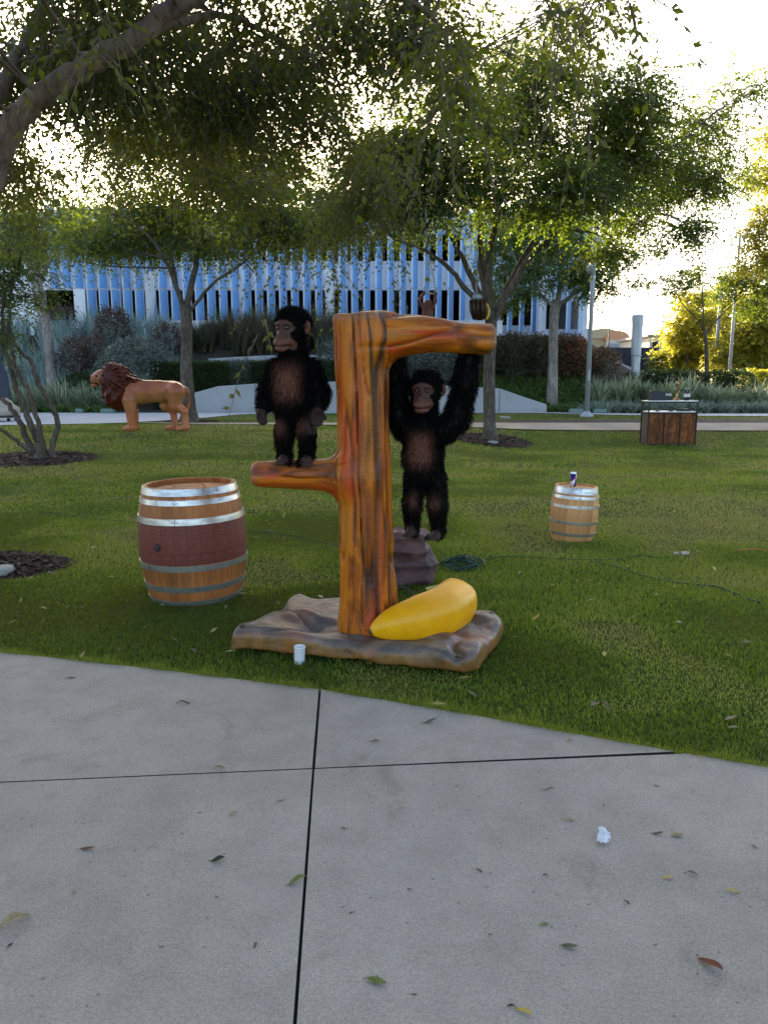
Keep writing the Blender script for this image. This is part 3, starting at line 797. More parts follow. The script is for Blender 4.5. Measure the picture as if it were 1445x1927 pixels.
def leaf_cloud(rs, starts, dirs, lens, nper, ll, lw, droop, tint0=.5, tvar=.2, ttw=None):
    """leaves set in two rows along drooping twigs; returns V, Q, tint"""
    n = len(starts)
    s = (np.arange(nper) + rs.rand(n, nper)) / nper                              # position along twig
    base = starts[:, None, :] + dirs[:, None, :] * (lens[:, None] * s)[..., None]
    base[..., 2] -= (droop * lens[:, None]) * s ** 2
    tang = dirs[:, None, :] * np.ones((1, nper, 1)); tang = tang.copy(); tang[..., 2] -= 2 * droop * s
    tang /= np.linalg.norm(tang, axis=-1, keepdims=True) + 1e-9
    side = np.cross(tang, np.array([0, 0, 1.]) + rs.normal(0, .35, (n, nper, 3))); side /= np.linalg.norm(side, axis=-1, keepdims=True) + 1e-9
    sg = np.where(np.arange(nper) % 2 == 0, 1.0, -1.0)[None, :, None]
    d = side * sg * .8 + tang * .75 + rs.normal(0, .28, (n, nper, 3)); d[..., 2] -= .25
    d /= np.linalg.norm(d, axis=-1, keepdims=True)
    up = np.cross(d, side + rs.normal(0, .4, (n, nper, 3))); up /= np.linalg.norm(up, axis=-1, keepdims=True) + 1e-9
    wv = np.cross(d, up)
    L = ll * rs.uniform(.6, 1.25, (n, nper, 1)); W = lw * rs.uniform(.7, 1.2, (n, nper, 1))
    p0 = base; p2 = base + d * L; c = base + d * L * .45
    p1 = c + wv * W + up * W * .25; p3 = c - wv * W + up * W * .25
    V = np.stack([p0, p1, p2, p3], 2).reshape(-1, 3)
    Q = np.arange(len(V)).reshape(-1, 4)
    tt = tint0 + (ttw[:, None] if ttw is not None else 0) + rs.normal(0, tvar, (n, nper))
    return V, Q, np.clip(tt, 0, 1).ravel()

def twig_ribbons(rs, starts, dirs, lens, droop, w_=.004):
    k = 3; s = np.linspace(0, 1, k)
    c = starts[:, None, :] + dirs[:, None, :] * (lens[:, None] * s)[..., None]; c[..., 2] -= droop * lens[:, None] * s ** 2
    sd_ = np.cross(dirs, rs.normal(0, 1, dirs.shape)); sd_ /= np.linalg.norm(sd_, axis=1)[:, None] + 1e-9
    w2 = (w_ * (1 - .7 * s))[None, :, None]
    V = np.stack([c - sd_[:, None] * w2, c + sd_[:, None] * w2], 2).reshape(-1, 3)
    i = (np.arange(len(starts)) * k * 2)[:, None] + np.arange(k - 1)[None] * 2; i = i.ravel()
    return V, np.stack([i, i + 1, i + 3, i + 2], 1)

def crown_points(rs, blobs, dens, gap=.42, gscale=.9, shell=2.0, cl=16):
    """twig starts in leafy clumps inside ellipsoid blobs: (centre, radii)"""
    S, Dn = [], []
    for c, r in blobs:
        c = np.array(c); r = np.array(r); n = int(dens * (r[0] * r[1] * r[2]) ** (2 / 3.) * 12)
        nc = max(3, n // cl)
        u = rs.normal(0, 1, (nc, 3)); u /= np.linalg.norm(u, axis=1)[:, None]
        p = c + u * r * (rs.rand(nc) ** (1 / shell))[:, None]
        k = fbm(p, gscale, 2) > gap - .05; p = p[k]; u = u[k]
        if not len(p): continue
        sig = rs.uniform(.10, .24, len(p)) * min(1.6, max(.6, r.mean() / .8))
        m = rs.poisson(cl, len(p)) + 1
        i = np.repeat(np.arange(len(p)), m)
        e = rs.normal(0, 1, (len(i), 3)) * np.array([1.25, 1.25, .6])
        S.append(p[i] + e * sig[i][:, None]); Dn.append(u[i] * .5 + e * .5)
    D = np.concatenate(Dn); return np.concatenate(S), D / (np.linalg.norm(D, axis=1)[:, None] + 1e-6)

def make_tree(name, label, base, limbs, trunk, blobs, leafm, barkm, seed, dens=26, nper=9, ll=.05, lw=.011, tlen=(.3, .8), droop=.55, gap=.42, gscale=.9, tint=.45, sub=4, trunk_sides=14, group='trees', extra=None, wob=.06, top_tint=0.0, bough=.035):
    """trunk: (points, radii); limbs: list of (points, r0, r1)"""
    rs = np.random.RandomState(seed)
    t = thing(name, label, 'tree', tuple(base), 0, group)
    mb = MB(); p = crom(trunk[0], 7); s = np.linspace(0, 1, len(p)); rr = np.interp(s, np.linspace(0, 1, len(trunk[1])), trunk[1])
    mb.tube(p, rr, trunk_sides, True, wob, seed); mb.build('trunk', barkm, t, True, world=True)
    nodes = []
    for pts, r0, r1 in limbs:
        mb = MB(); p = crom(pts, 6); p[1:-1] += rs.normal(0, min(r0 * .22, .010), (len(p) - 2, 3)); mb.tube(p, np.linspace(r0, r1, len(p)), 9, True, wob, seed)
        mb.build('branch', barkm, t, True, world=True)
        nodes += [(q, r0 + (r1 - r0) * k / len(p)) for k, q in enumerate(p) if k > len(p) * .3]
    S, D = crown_points(rs, blobs, dens, gap, gscale)
    npos = np.array([q for q, _ in nodes]); nr = np.array([r for _, r in nodes])
    # boughs from limbs to each blob, twigs from there
    mb = MB()
    for c, r in blobs:
        for k in range(sub):
            e = np.array(c) + rs.normal(0, .45, 3) * np.array(r)
            dd = np.linalg.norm(npos - e, axis=1) + .6 * np.maximum(0, npos[:, 2] - e[2] + .2); i = dd.argmin()
            a = npos[i]; m1 = a + (e - a) * .5 + rs.normal(0, .07, 3) * np.linalg.norm(e - a); m1[2] += .06 * np.linalg.norm(e - a)
            r0 = min(nr[i] * .55, bough)
            mb.tube(crom([a, m1, e], 4), np.linspace(r0, .006, 9), 5, False)
            for _ in range(5):
                j = rs.randint(0, 9); st = a + (e - a) * (.4 + .6 * rs.rand()); e2 = st + rs.normal(0, .4, 3) * np.array(r)
                mb.tube([st, (st + e2) / 2 + rs.normal(0, .05, 3), e2], [.008, .006, .003], 4, False)
    if mb.n: mb.build('boughs', barkm, t, True, world=True)['kind'] = 'stuff'
    if extra is not None:
        S = np.concatenate([S, extra[0]]); D = np.concatenate([D, extra[1]])
    n = len(S)
    d = D * .5 + rs.normal(0, .6, (n, 3)); d[:, 2] = d[:, 2] * .45 - .05; d /= np.linalg.norm(d, axis=1)[:, None]
    L = rs.uniform(tlen[0], tlen[1], n)
    cl = fbm(S, 1.6, 2) - .5
    zc = (S[:, 2] - S[:, 2].min()) / (np.ptp(S[:, 2]) + 1e-6)
    V, Q, ti = leaf_cloud(rs, S, d, L, nper, ll, lw, droop, tint, .16, cl * 1.0 + top_tint * (zc - .5))
    V2, Q2 = twig_ribbons(rs, S, d, L, droop)
    me = np_mesh('crown', np.concatenate([V, V2]), np.concatenate([Q, Q2 + len(V)]), [leafm, barkm], False, np.concatenate([np.zeros(len(Q)), np.ones(len(Q2))]), {'tint': ('FACE', 'FLOAT', np.concatenate([ti, np.zeros(len(Q2))]))})
    o = stuff(put('crown', me, t, world=True))
    return t

def blobs_px(lst, y, jit=1.2, seed=0, dscale=1.0):
    """(px, py, rx, ry[, dy]) in photo pixels at distance y -> real ellipsoids"""
    rs = np.random.RandomState(seed); o = []
    for q in lst:
        dy = q[4] if len(q) > 4 else rs.uniform(-jit, jit)
        c = P(q[0], q[1], y + dy); s = px_at(y + dy)
        o.append((c, (q[2] * s, (q[2] + q[3]) / 2 * s * dscale, q[3] * s)))
    return o
def LP(lst, y, dy=None):
    n = len(lst); return [P(a, b_, y + (0 if dy is None else dy * k / (n - 1))) for k, (a, b_) in enumerate(lst)]

# --- A: forked tree on the right
yA = TA[1]
trA = ([TA - np.array([0, 0, .1]), P(921, 800, yA), P(920, 700, yA), P(924, 620, yA), P(922, 585, yA)], [.26, .15, .135, .13, .15])
limA = [(LP([(922, 600), (880, 548), (845, 505), (800, 472), (742, 452)], yA, -.8), .075, .025), (LP([(920, 595), (890, 530), (850, 445), (820, 398), (775, 320)], yA, .8), .085, .02),
        (LP([(920, 590), (903, 480), (904, 400), (893, 300), (880, 190)], yA, .3), .09, .02), (LP([(922, 590), (918, 490), (936, 400), (952, 310), (990, 200)], yA, -.6), .11, .02),
        (LP([(926, 605), (960, 545), (1010, 470), (1090, 408), (1180, 330), (1290, 260)], yA, -1.0), .10, .015), (LP([(926, 598), (968, 515), (1020, 420), (1062, 330), (1120, 220)], yA, 1.0), .08, .015)]
bA = blobs_px([(770, 330, 75, 70), (850, 250, 90, 80), (930, 170, 95, 75), (1010, 250, 90, 80), (1060, 160, 85, 65), (1120, 240, 90, 75), (1190, 190, 75, 60), (1190, 310, 85, 65), (1270, 270, 80, 55),
               (1250, 370, 65, 50), (1340, 215, 65, 36), (1400, 165, 45, 22), (1390, 290, 40, 30), (1320, 350, 50, 35), (1290, 430, 40, 30), (1200, 430, 45, 35), (1100, 350, 80, 55), (1010, 360, 80, 50),
               (920, 340, 80, 60), (840, 370, 70, 50), (760, 410, 50, 36), (690, 370, 60, 36), (700, 310, 60, 50), (640, 400, 50, 24), (1150, 470, 40, 30), (880, 110, 90, 60), (990, 95, 80, 50), (1110, 100, 60, 35), (740, 270, 60, 50)], yA, 1.8, 11)
make_tree('forked_tree', 'spreading forked tree with small leaves right of the hanging ape', TA, limA, trA, bA, m_leafA, m_barkA, 21, dens=82, nper=10, ll=.092, lw=.024, tlen=(.35, .9), droop=.35, gap=.46, gscale=.75, sub=3, top_tint=.1)

# --- B: tree behind the lion
yB = TB[1]
trB = ([TB - np.array([0, 0, .12]), P(356, 770, yB), P(351, 700, yB), P(352, 640, yB), P(350, 575, yB)], [.36, .20, .165, .15, .16])
limB = [(LP([(350, 590), (320, 510), (285, 450), (230, 400)], yB, -.8), .075, .02), (LP([(350, 585), (370, 490), (385, 400), (400, 290)], yB, .5), .10, .02),
        (LP([(350, 590), (330, 530), (322, 440), (330, 330)], yB, .9), .08, .02), (LP([(352, 590), (400, 535), (470, 485), (530, 430)], yB, -.7), .055, .015)]
bB = blobs_px([(190, 410, 70, 50), (270, 350, 85, 70), (350, 290, 90, 75), (430, 330, 90, 70), (500, 390, 75, 55), (570, 430, 60, 40), (320, 420, 90, 45), (430, 430, 85, 40), (240, 450, 65, 35), (390, 220, 90, 60), (280, 260, 80, 60), (480, 270, 80, 60), (545, 330, 60, 50), (620, 400, 70, 34), (520, 430, 60, 26), (170, 450, 50, 30), (390, 460, 70, 18), (640, 360, 60, 40)], yB, 1.8, 12)
make_tree('forked_tree', 'slim forked tree on the lawn just behind the lion', TB, limB, trB, bB, m_leafA, m_barkA, 22, dens=60, nper=10, ll=.100, lw=.026, tlen=(.35, .95), droop=.45, gap=.47, gscale=.7, sub=3)

# --- C: many-stemmed tree at the left
yC = TC[1]
stems = [[(75, 864), (46, 840), (0, 808), (-60, 780)], [(76, 862), (56, 838), (39, 797), (13, 757), (-14, 735), (-60, 690)], [(80, 862), (74, 838), (56, 790), (36, 742), (19, 685), (6, 640), (10, 560), (40, 480)],
         [(86, 864), (82, 835), (66, 775), (58, 740), (30, 690), (22, 640), (14, 600)], [(101, 866), (101, 830), (110, 797), (97, 762), (72, 719), (58, 680), (28, 646), (18, 590), (30, 500)]]
limC = []
for k, s in enumerate(stems): limC.append((LP(s, yC, [-.6, .2, .5, -.3, .3][k]), [.045, .062, .066, .05, .055][k], .022))
trC = ([TC + np.array([.05, 0, -.1]), TC + np.array([.07, 0, .12]), TC + np.array([.09, 0, .30])], [.20, .14, .07])
bC = blobs_px([(10, 470, 70, 60), (60, 420, 60, 50), (20, 560, 60, 45), (-40, 520, 70, 70), (70, 520, 45, 40), (10, 620, 30, 28), (-50, 620, 50, 50), (40, 700, 28, 25), (-20, 400, 60, 50)], yC, .8, 13)
make_tree('multi_stem_tree', 'low many-stemmed tree with bent trunks at the left edge', TC, limC, trC, bC, m_leafD, m_barkC, 23, dens=70, nper=10, ll=.06, lw=.016, tlen=(.2, .5), droop=.4, gap=.42, gscale=1.2, tint=.15, sub=3, wob=.16)

# --- D: pale-barked tree on the slope
yD = 30.0; TD = P(1040, 702, yD); TD[2] = float(T(TD[0], yD))
trD = ([TD - np.array([0, 0, .1]), P(1040, 690, yD), P(1041, 620, yD), P(1043, 585, yD), P(1048, 565, yD)], [.24, .185, .17, .20, .19])
limD = [(LP([(1045, 580), (1015, 555), (985, 545), (955, 520)], yD, -.6), .08, .02), (LP([(1046, 578), (1055, 530), (1052, 480), (1060, 420)], yD, .4), .11, .02), (LP([(1048, 578), (1085, 550), (1120, 540), (1180, 500)], yD, -.5), .09, .02)]
bD = blobs_px([(960, 500, 50, 35), (1010, 480, 50, 40), (1060, 450, 55, 45), (1110, 470, 50, 40), (1160, 500, 45, 32), (1200, 470, 40, 30), (1080, 520, 50, 22), (1000, 540, 40, 18), (940, 560, 28, 18), (1130, 545, 36, 16), (1010, 420, 55, 40), (1110, 410, 50, 35), (950, 440, 45, 35), (1215, 520, 25, 18)], yD, 1.3, 14)
make_tree('pale_barked_tree', 'pale-barked tree with feathery light green leaves on the slope', TD, limD, trD, bD, m_leafD, m_barkD, 24, dens=40, nper=10, ll=.12, lw=.030, tlen=(.3, .9), droop=.3, gap=.44, gscale=.8, tint=.5, sub=3)

# --- F: leaning pale trunk at the upper left
yF = 30.5; TF = P(97, 690, yF); TF[2] = float(T(TF[0], yF))
trF = ([TF - np.array([0, 0, .2]), P(95, 670, yF), P(90, 630, yF), P(82, 590, yF), P(72, 545, yF), P(66, 500, yF)], [.24, .20, .20, .21, .22, .18])
limF = [(LP([(70, 540), (50, 480), (30, 420)], yF, .5), .12, .02), (LP([(70, 540), (100, 480), (130, 430), (160, 390)], yF, -.6), .10, .02)]
bF = blobs_px([(60, 450, 60, 45), (120, 430, 55, 40), (160, 480, 40, 35), (110, 510, 40, 25), (30, 400, 60, 40), (150, 390, 55, 40), (90, 370, 60, 40)], yF, 1.2, 15)
make_tree('pale_barked_tree', 'leaning pale trunk rising from the blue grass at the upper left', TF, limF, trF, bF, m_leafD, m_barkD, 25, dens=34, nper=9, ll=.12, lw=.030, tlen=(.3, .8), droop=.3, gap=.44, gscale=.8, tint=.35, sub=3)

# --- E: slender tree at the right and the trees behind
yE = 33.0; TE = P(1329, 722, yE); TE[2] = float(T(TE[0], yE))
trE = ([TE - np.array([0, 0, .1]), P(1329, 690, yE), P(1328, 650, yE), P(1326, 622, yE)], [.12, .09, .08, .075])
limE = [(LP([(1327, 630), (1310, 600), (1285, 575), (1270, 545)], yE, .5), .04, .012), (LP([(1327, 630), (1322, 590), (1320, 540), (1310, 510)], yE, -.4), .045, .012), (LP([(1327, 628), (1350, 600), (1385, 565), (1420, 530)], yE, -.5), .045, .012)]
bE = blobs_px([(1290, 525, 35, 14), (1330, 510, 40, 16), (1380, 520, 45, 26), (1420, 545, 40, 28), (1350, 555, 35, 15), (1270, 545, 25, 10), (1440, 500, 40, 40), (1400, 580, 35, 18), (1460, 570, 40, 35)], yE, .8, 16)
make_tree('slender_tree', 'slender young tree with flat leafy tiers at the right', TE, limE, trE, bE, m_leafA, m_barkA, 26, dens=30, nper=9, ll=.12, lw=.032, tlen=(.3, .7), droop=.15, gap=.40, gscale=.9, tint=.6, sub=2)
yR = 23.0; TR = np.array([13.6, yR, float(T(13.6, yR))])
trR = ([TR - np.array([0, 0, .1]), TR + np.array([0, 0, 1.5]), TR + np.array([-.05, 0, 3.2])], [.2, .15, .14])
limR = [([TR + np.array([-.05, 0, 3.1]), P(1480, 420, yR), P(1440, 330, yR)], .08, .02), ([TR + np.array([0, 0, 3.1]), P(1500, 380, yR), P(1520, 260, yR)], .08, .02)]
bR = blobs_px([(1440, 330, 36, 34), (1425, 440, 32, 28), (1455, 400, 40, 40), (1480, 300, 60, 50), (1455, 255, 40, 30), (1420, 490, 30, 20), (1470, 470, 50, 40), (1530, 380, 70, 70)], yR, .9, 17)
make_tree('leafy_tree', 'tree whose leaves reach in at the right edge of the picture', TR, limR, trR, bR, m_leafY, m_barkA, 27, dens=40, nper=9, ll=.10, lw=.028, tlen=(.3, .7), droop=.35, gap=.40, tint=.25, sub=3)
def far_tree(px_, pyb, y, blobs, label, leafm, seed, dens, ll, tint, gap=.36, name='sunlit_tree', tr_r=.22, group='trees far right'):
    b0 = P(px_, pyb, y); b0[2] = float(T(b0[0], y)); c = blobs[0]
    top = P(px_, c[1], y)
    tr = ([b0 - np.array([0, 0, .1]), b0 * .6 + top * .4, b0 * .35 + top * .65], [tr_r, tr_r * .7, tr_r * .6])
    lim = [([b0 * .4 + top * .6, P(q[0], q[1] + q[3] * .2, y)], tr_r * .45, .03) for q in blobs]
    make_tree(name, label, b0, lim, tr, blobs_px(blobs, y, 1.5, seed, .9), leafm, m_barkA, seed, dens=dens, nper=8, ll=ll, lw=ll * .3, tlen=(.4, 1.0), droop=.3, gap=gap, gscale=.5, tint=tint, sub=2, trunk_sides=8, group=group)
far_tree(1292, 722, 56, [(1295, 620, 40, 50), (1275, 660, 30, 36), (1310, 670, 34, 34), (1300, 570, 28, 24)], 'round sunlit yellow tree left of the slender tree', m_leafY, 31, 26, .22, .6)
far_tree(1400, 722, 50, [(1400, 650, 50, 50), (1440, 610, 50, 50), (1370, 680, 30, 26), (1450, 680, 45, 34), (1420, 570, 40, 40)], 'big sunlit yellow-green tree at the right edge', m_leafY, 32, 24, .22, .45)
far_tree(1350, 722, 66, [(1350, 610, 34, 40), (1335, 660, 26, 40), (1362, 560, 24, 30)], 'sunlit yellow tree between the two lamp posts at the right', m_leafY, 33, 20, .26, .5)
far_tree(1252, 716, 60, [(1253, 676, 20, 16), (1246, 680, 13, 12), (1262, 680, 12, 11)], 'small round dark green tree in front of the yellow trees', m_leafA, 34, 60, .2, .3, .2, 'round_tree', .1)

# --- G: tree that overhangs the lawn, trunk just outside the left edge
yG = TG[1]
f1 = TG + np.array([-.10, 0, 1.75])
trG = ([TG - np.array([0, 0, .1]), TG + np.array([-.05, 0, .5]), TG + np.array([-.1, 0, 1.2]), f1 + np.array([0, 0, .1])], [.30, .2, .18, .19])
limG = [([f1, P(-40, 400, yG), P(0, 285, yG - .1), P(60, 195, yG - .2), P(150, 130, yG - .25), P(260, 65, yG - .3), P(420, -40, yG - .3), P(640, -160, yG - .4)], .105, .05),
        ([f1, P(-70, 330, yG + .5), P(0, 170, yG + .8), P(55, 70, yG + 1.0), P(110, -60, yG + 1.2)], .075, .04),
        ([P(230, 80, yG - .3), P(400, 30, yG + .5), P(500, 60, yG + 1.0), P(560, 110, yG + 1.8)], .035, .012),
        ([P(100, -40, yG + 1.2), P(250, 60, yG + 2), P(380, 150, yG + 3), P(450, 260, yG + 3.6)], .03, .012),
        ([P(420, -40, yG - .3), P(620, -40, yG + .6), P(800, 20, yG + 1.5), P(860, 120, yG + 2.2)], .05, .015),
        ([P(420, -40, yG - .3), P(560, -140, yG + 2), P(760, -120, yG + 3.5), P(1000, -60, yG + 4.0)], .05, .015)]
bG = blobs_px([(40, 60, 100, 80, 1.2), (150, 30, 100, 70, .8), (280, 60, 110, 80, 1.6), (400, 20, 100, 70, 1.0), (520, 50, 110, 70, 1.5), (640, 40, 110, 80, 2.4), (760, 40, 100, 80, 1.8), (90, 90, 90, 60, 2.6), (350, 100, 100, 60, 2.6), (220, 130, 90, 60, 2.2), (470, 120, 100, 60, 3.0), (580, 130, 90, 60, 3.4),
               (20, 230, 50, 80, 3.5), (120, 230, 40, 90, 4.0), (300, 210, 60, 60, 3.4), (400, 190, 70, 70, 2.8), (520, 210, 50, 80, 4.2), (610, 190, 60, 80, 4.8), (700, 190, 80, 90, 3.6), (780, 150, 80, 70, 3.4),
               (200, 300, 40, 70, 5.5), (380, 310, 45, 80, 5.2), (490, 330, 36, 60, 6.0), (690, 330, 60, 80, 6.0), (860, 60, 80, 60, 2.6), (950, 30, 80, 50, 3.2), (1040, 20, 60, 36, 3.4), (1110, 0, 50, 26, 3.0),
               (640, 400, 40, 34, 7.0), (0, 130, 60, 60, 1.5), (-60, 250, 70, 90, 2.5), (10, 340, 30, 40, 3.6), (200, -120, 160, 80, 0), (500, -150, 200, 80, .5), (850, -120, 180, 70, 1.5)], yG, 1.0, 18)
bG += [(TG + np.array(o_), r_) for o_, r_ in (((.6, -2.6, 4.6), (1.6, 1.4, .9)), ((2.2, -4.2, 4.8), (1.5, 1.4, .8)), ((-1.0, -4.4, 4.7), (1.6, 1.5, .9)), ((4.2, -5.0, 5.0), (1.4, 1.4, .8)), ((-2.4, 1.4, 4.4), (1.3, 1.3, .9)))]  # unseen crown clumps overhead and to the left, added to darken the foreground
rsx = np.random.RandomState(5)
hang = []                                                  # hanging sprays that come down near the camera
for px_, py_, y_, n_ in [(850, 170, 4.6, 26), (860, 120, 4.4, 22), (835, 60, 4.0, 16), (1040, 20, 3.8, 10), (1120, 30, 4.2, 12), (1190, 5, 4.4, 4), (180, 60, 4.2, 14), (490, 590, 4.9, 2), (620, 545, 9.5, 8), (640, 560, 9.5, 6), (470, 520, 9.8, 8), (600, 490, 9.5, 10), (740, 515, 9.5, 5), (700, 470, 9.6, 10), (545, 480, 9.6, 9)]:
    for _ in range(n_):
        hang.append(P(px_ + rsx.normal(0, 16), py_ + rsx.normal(0, 28) - 20, y_ + rsx.normal(0, .15)))
hang = np.array(hang); hd = rsx.normal(0, .4, hang.shape); hd[:, 2] -= 1.6
make_tree('overhanging_tree', 'large dark tree overhanging the top left with drooping leaves', TG, limG, trG, bG, m_leafG, m_barkG, 28, dens=125, nper=11, ll=.062, lw=.0160, tlen=(.25, .65), droop=.9, gap=.485, gscale=1.3, tint=.42, sub=3, extra=(hang, hd), bough=.015)
# ================================================================== SHRUBS AND BEDS ON THE SLOPE
def blades(rs, base, n, h, spread, w_, arch=.6, hv=.25):
    """a clump of n arching blades from the base points (m,3); 3 segments each"""
    b = base[rs.randint(0, len(base), n)] + rs.normal(0, .03, (n, 3)) * np.array([1, 1, 0])
    a = rs.uniform(0, 6.283, n); L = h * np.clip(rs.normal(1, hv, n), .35, 1.6); sp = spread * rs.uniform(.1, 1, n)
    dx, dy = np.cos(a) * sp, np.sin(a) * sp; s = np.array([0, .4, .75, 1.0]); wd = np.array([1, .95, .6, .05])
    c = np.stack([b[:, None, 0] + dx[:, None] * L[:, None] * s ** 1.5, b[:, None, 1] + dy[:, None] * L[:, None] * s ** 1.5, b[:, None, 2] - .03 + L[:, None] * (s - arch * sp[:, None] / max(spread, 1e-6) * s ** 2.6 * .7)], -1)
    pa = rs.uniform(0, 6.283, n); pv = np.stack([np.cos(pa), np.sin(pa), pa * 0], -1)[:, None] * (w_ * wd)[None, :, None]
    V = np.stack([c - pv, c + pv], 2).reshape(-1, 3); i = (np.arange(n) * 8)[:, None] + np.arange(3)[None] * 2; i = i.ravel()
    return V, np.stack([i, i + 1, i + 3, i + 2], 1), n * 3
def blade_obj(name, V, Q, m, tint, parent=None, world=True):
    return put(name, np_mesh(name, V, Q, m, True, None, {'tint': ('FACE', 'FLOAT', tint)}), parent, world=world)
m_strap = leafmat('striped_strap_leaf', [(0, (.09, .125, .06)), (.5, (.25, .30, .17)), (1, (.55, .58, .42))], (.3, .36, .18), .3, .5)
m_bluegr = leafmat('blue_grass', [(0, (.12, .18, .16)), (.5, (.27, .37, .345)), (1, (.48, .58, .54))], (.2, .3, .26), .25, .6)
m_dkgr = leafmat('dark_rush', [(0, (.022, .034, .016)), (.5, (.052, .075, .028)), (1, (.12, .115, .06))], (.12, .16, .04), .25, .6)
m_plume = leafmat('brown_plume', [(0, (.045, .030, .026)), (.5, (.10, .066, .055)), (1, (.20, .14, .115))], (.2, .12, .08), .25, .7)
m_silver = leafmat('silver_leaf', [(0, (.055, .072, .052)), (.5, (.15, .18, .15)), (1, (.36, .41, .37))], (.2, .25, .18), .25, .55)
m_hedge = leafmat('hedge_leaf', [(0, (.012, .026, .008)), (.5, (.028, .052, .014)), (1, (.06, .09, .022))], (.12, .2, .03), .3, .55)
m_redsh = leafmat('red_tipped_leaf', [(0, (.035, .050, .018)), (.35, (.085, .075, .030)), (.65, (.18, .080, .042)), (1, (.42, .15, .08))], (.16, .11, .05), .25, .55)
m_cover = leafmat('ground_cover', [(0, (.044, .090, .022)), (.5, (.11, .190, .042)), (1, (.20, .28, .075))], (.12, .18, .04), .25, .6)
m_greyc = leafmat('grey_ground_cover', [(0, (.08, .11, .08)), (.5, (.20, .25, .19)), (1, (.38, .43, .34))], (.22, .3, .2), .25, .6)

ORD = 'leftmost second third fourth fifth sixth seventh eighth ninth tenth eleventh twelfth thirteenth fourteenth fifteenth sixteenth seventeenth eighteenth nineteenth twentieth twenty-first twenty-second twenty-third twenty-fourth twenty-fifth'.split()
def nth(k): return ORD[k] + ('' if k == 0 else ' from the left')
# variegated strap-leaf clumps in rows beside the path
def strap_row(pxs, py_, y0, wpx, label, group, seed):
    protos = []
    for k in range(3):
        rs = np.random.RandomState(seed + k)
        V, Q, nf = blades(rs, rs.normal(0, .10, (12, 3)) * np.array([1, 1, 0]), 190, .95, .95, .026, .75)
        protos.append(np_mesh('strap_leaf_plant', V, Q, m_strap, True, None, {'tint': ('FACE', 'FLOAT', np.repeat(np.clip(rs.normal(.5, .27, 190), 0, 1), 3))}))
    rs = np.random.RandomState(seed)
    for i, px_ in enumerate(pxs):
        y = y0 + rs.uniform(-.5, .5); p = P(px_, py_, y); z = float(T(p[0], y))
        o = put('strap_leaf_plant', protos[i % 3], None, (p[0], y, z), (0, 0, rs.uniform(0, 6.28))); s = rs.uniform(.85, 1.2); o.scale = (s, s, s * rs.uniform(.9, 1.1))
        tag(o, label % nth(sorted(pxs).index(px_)), 'plant', group)
strap_row([30, 52, 72, 92, 112, 132, 152, 172, 190, 40, 82, 122, 160], 755, 29.4, 0, 'striped strap-leaf clump, %s, in the row left of the lion', 'strap-leaf clumps left of the lion', 41)
strap_row([1120, 1142, 1164, 1186, 1208, 1230, 1252, 1272, 1292, 1312, 1332, 1352, 1372, 1392, 1412, 1432, 1450, 1130, 1175, 1220, 1262, 1300, 1340, 1380, 1420], 750, 30.2, 0, 'striped strap-leaf clump, %s, in the row behind the bar cart', 'strap-leaf clumps behind the bar cart', 45)

def leaf_bush(name, label, px_, py0, py1, wpx, y, m, ll, dens, seed, tint=.45, spiky=False, group=None, flat=.8, cat='bush'):
    """bush seen between py1 (top) and py0 (bottom)"""
    rs = np.random.RandomState(seed); s = px_at(y)
    c = P(px_, (py0 + py1) / 2, y); rx, rz = wpx * s / 2, (py0 - py1) * s / 2
    t = thing(name, label, cat, (c[0], y, float(T(c[0], y))), 0, group)
    n = int(dens * (rx * rx * 4 + rx * rz * 8)); u = rs.normal(0, 1, (n, 3)); u /= np.linalg.norm(u, axis=1)[:, None]
    q = rs.uniform(.55, 1.0, n) ** .5
    p = c + u * np.array([rx, rx * flat, rz]) * (q * (.82 + .36 * fbm(u * 2 + seed, 1.2, 2)))[:, None]
    k = p[:, 2] > T(p[:, 0], p[:, 1]) - .02; p = p[k]; u = u[k]; n = len(p)
    d = u + rs.normal(0, .5, (n, 3)); d[:, 2] += (1.2 if spiky else .15); d /= np.linalg.norm(d, axis=1)[:, None]
    hgt = (p[:, 2] - c[2]) / (rz + 1e-6)
    V, Q, ti = leaf_cloud(rs, p, d, np.full(n, ll * (3.6 if spiky else 2.2)), 6, ll, ll * .26, .1 if spiky else .3, tint, .2, .25 * hgt if spiky else fbm(p, 2.5, 2) - .5)
    stuff(blade_obj('foliage', V, Q, m, ti, t))
    mb = MB(); gz = float(T(c[0], y))
    for k in range(6):
        e = c + rs.normal(0, .35, 3) * np.array([rx, rx * flat, rz]); e[2] = max(e[2], gz + .1)
        mb.tube([(c[0] + rs.normal(0, .08), y + rs.normal(0, .08), gz - .05), e], [.02, .008], 5, False)
    mb.build('stems', m_barkA, t, True, world=True)
    return t
def grass_mass(name, label, x0px, x1px, y0, y1, n, h, spread, w_, m, seed, tint=.5, arch=.5, kind=True, hpatch=.0, tuft=30):
    rs = np.random.RandomState(seed)
    nt_ = max(3, n // tuft)
    y = rs.uniform(y0, y1, nt_); px_ = rs.uniform(x0px, x1px, nt_); x = (px_ - CX) / F_PX * y * 1.005
    b = np.stack([x, y, T(x, y)], 1)
    Vs, Qs, ts, n0 = [], [], [], 0
    for k in range(nt_):
        V, Q, nf = blades(rs, b[k:k + 1], tuft, h * rs.uniform(.75, 1.2), spread, w_, arch)
        Vs.append(V); Qs.append(Q + n0); n0 += len(V); ts.append(np.repeat(np.clip(rs.normal(tint + rs.normal(0, .1), .18, tuft), 0, 1), 3))
    o = blade_obj(name, np.concatenate(Vs), np.concatenate(Qs), m, np.concatenate(ts))
    if kind: stuff(o); o['label'] = label
    return o
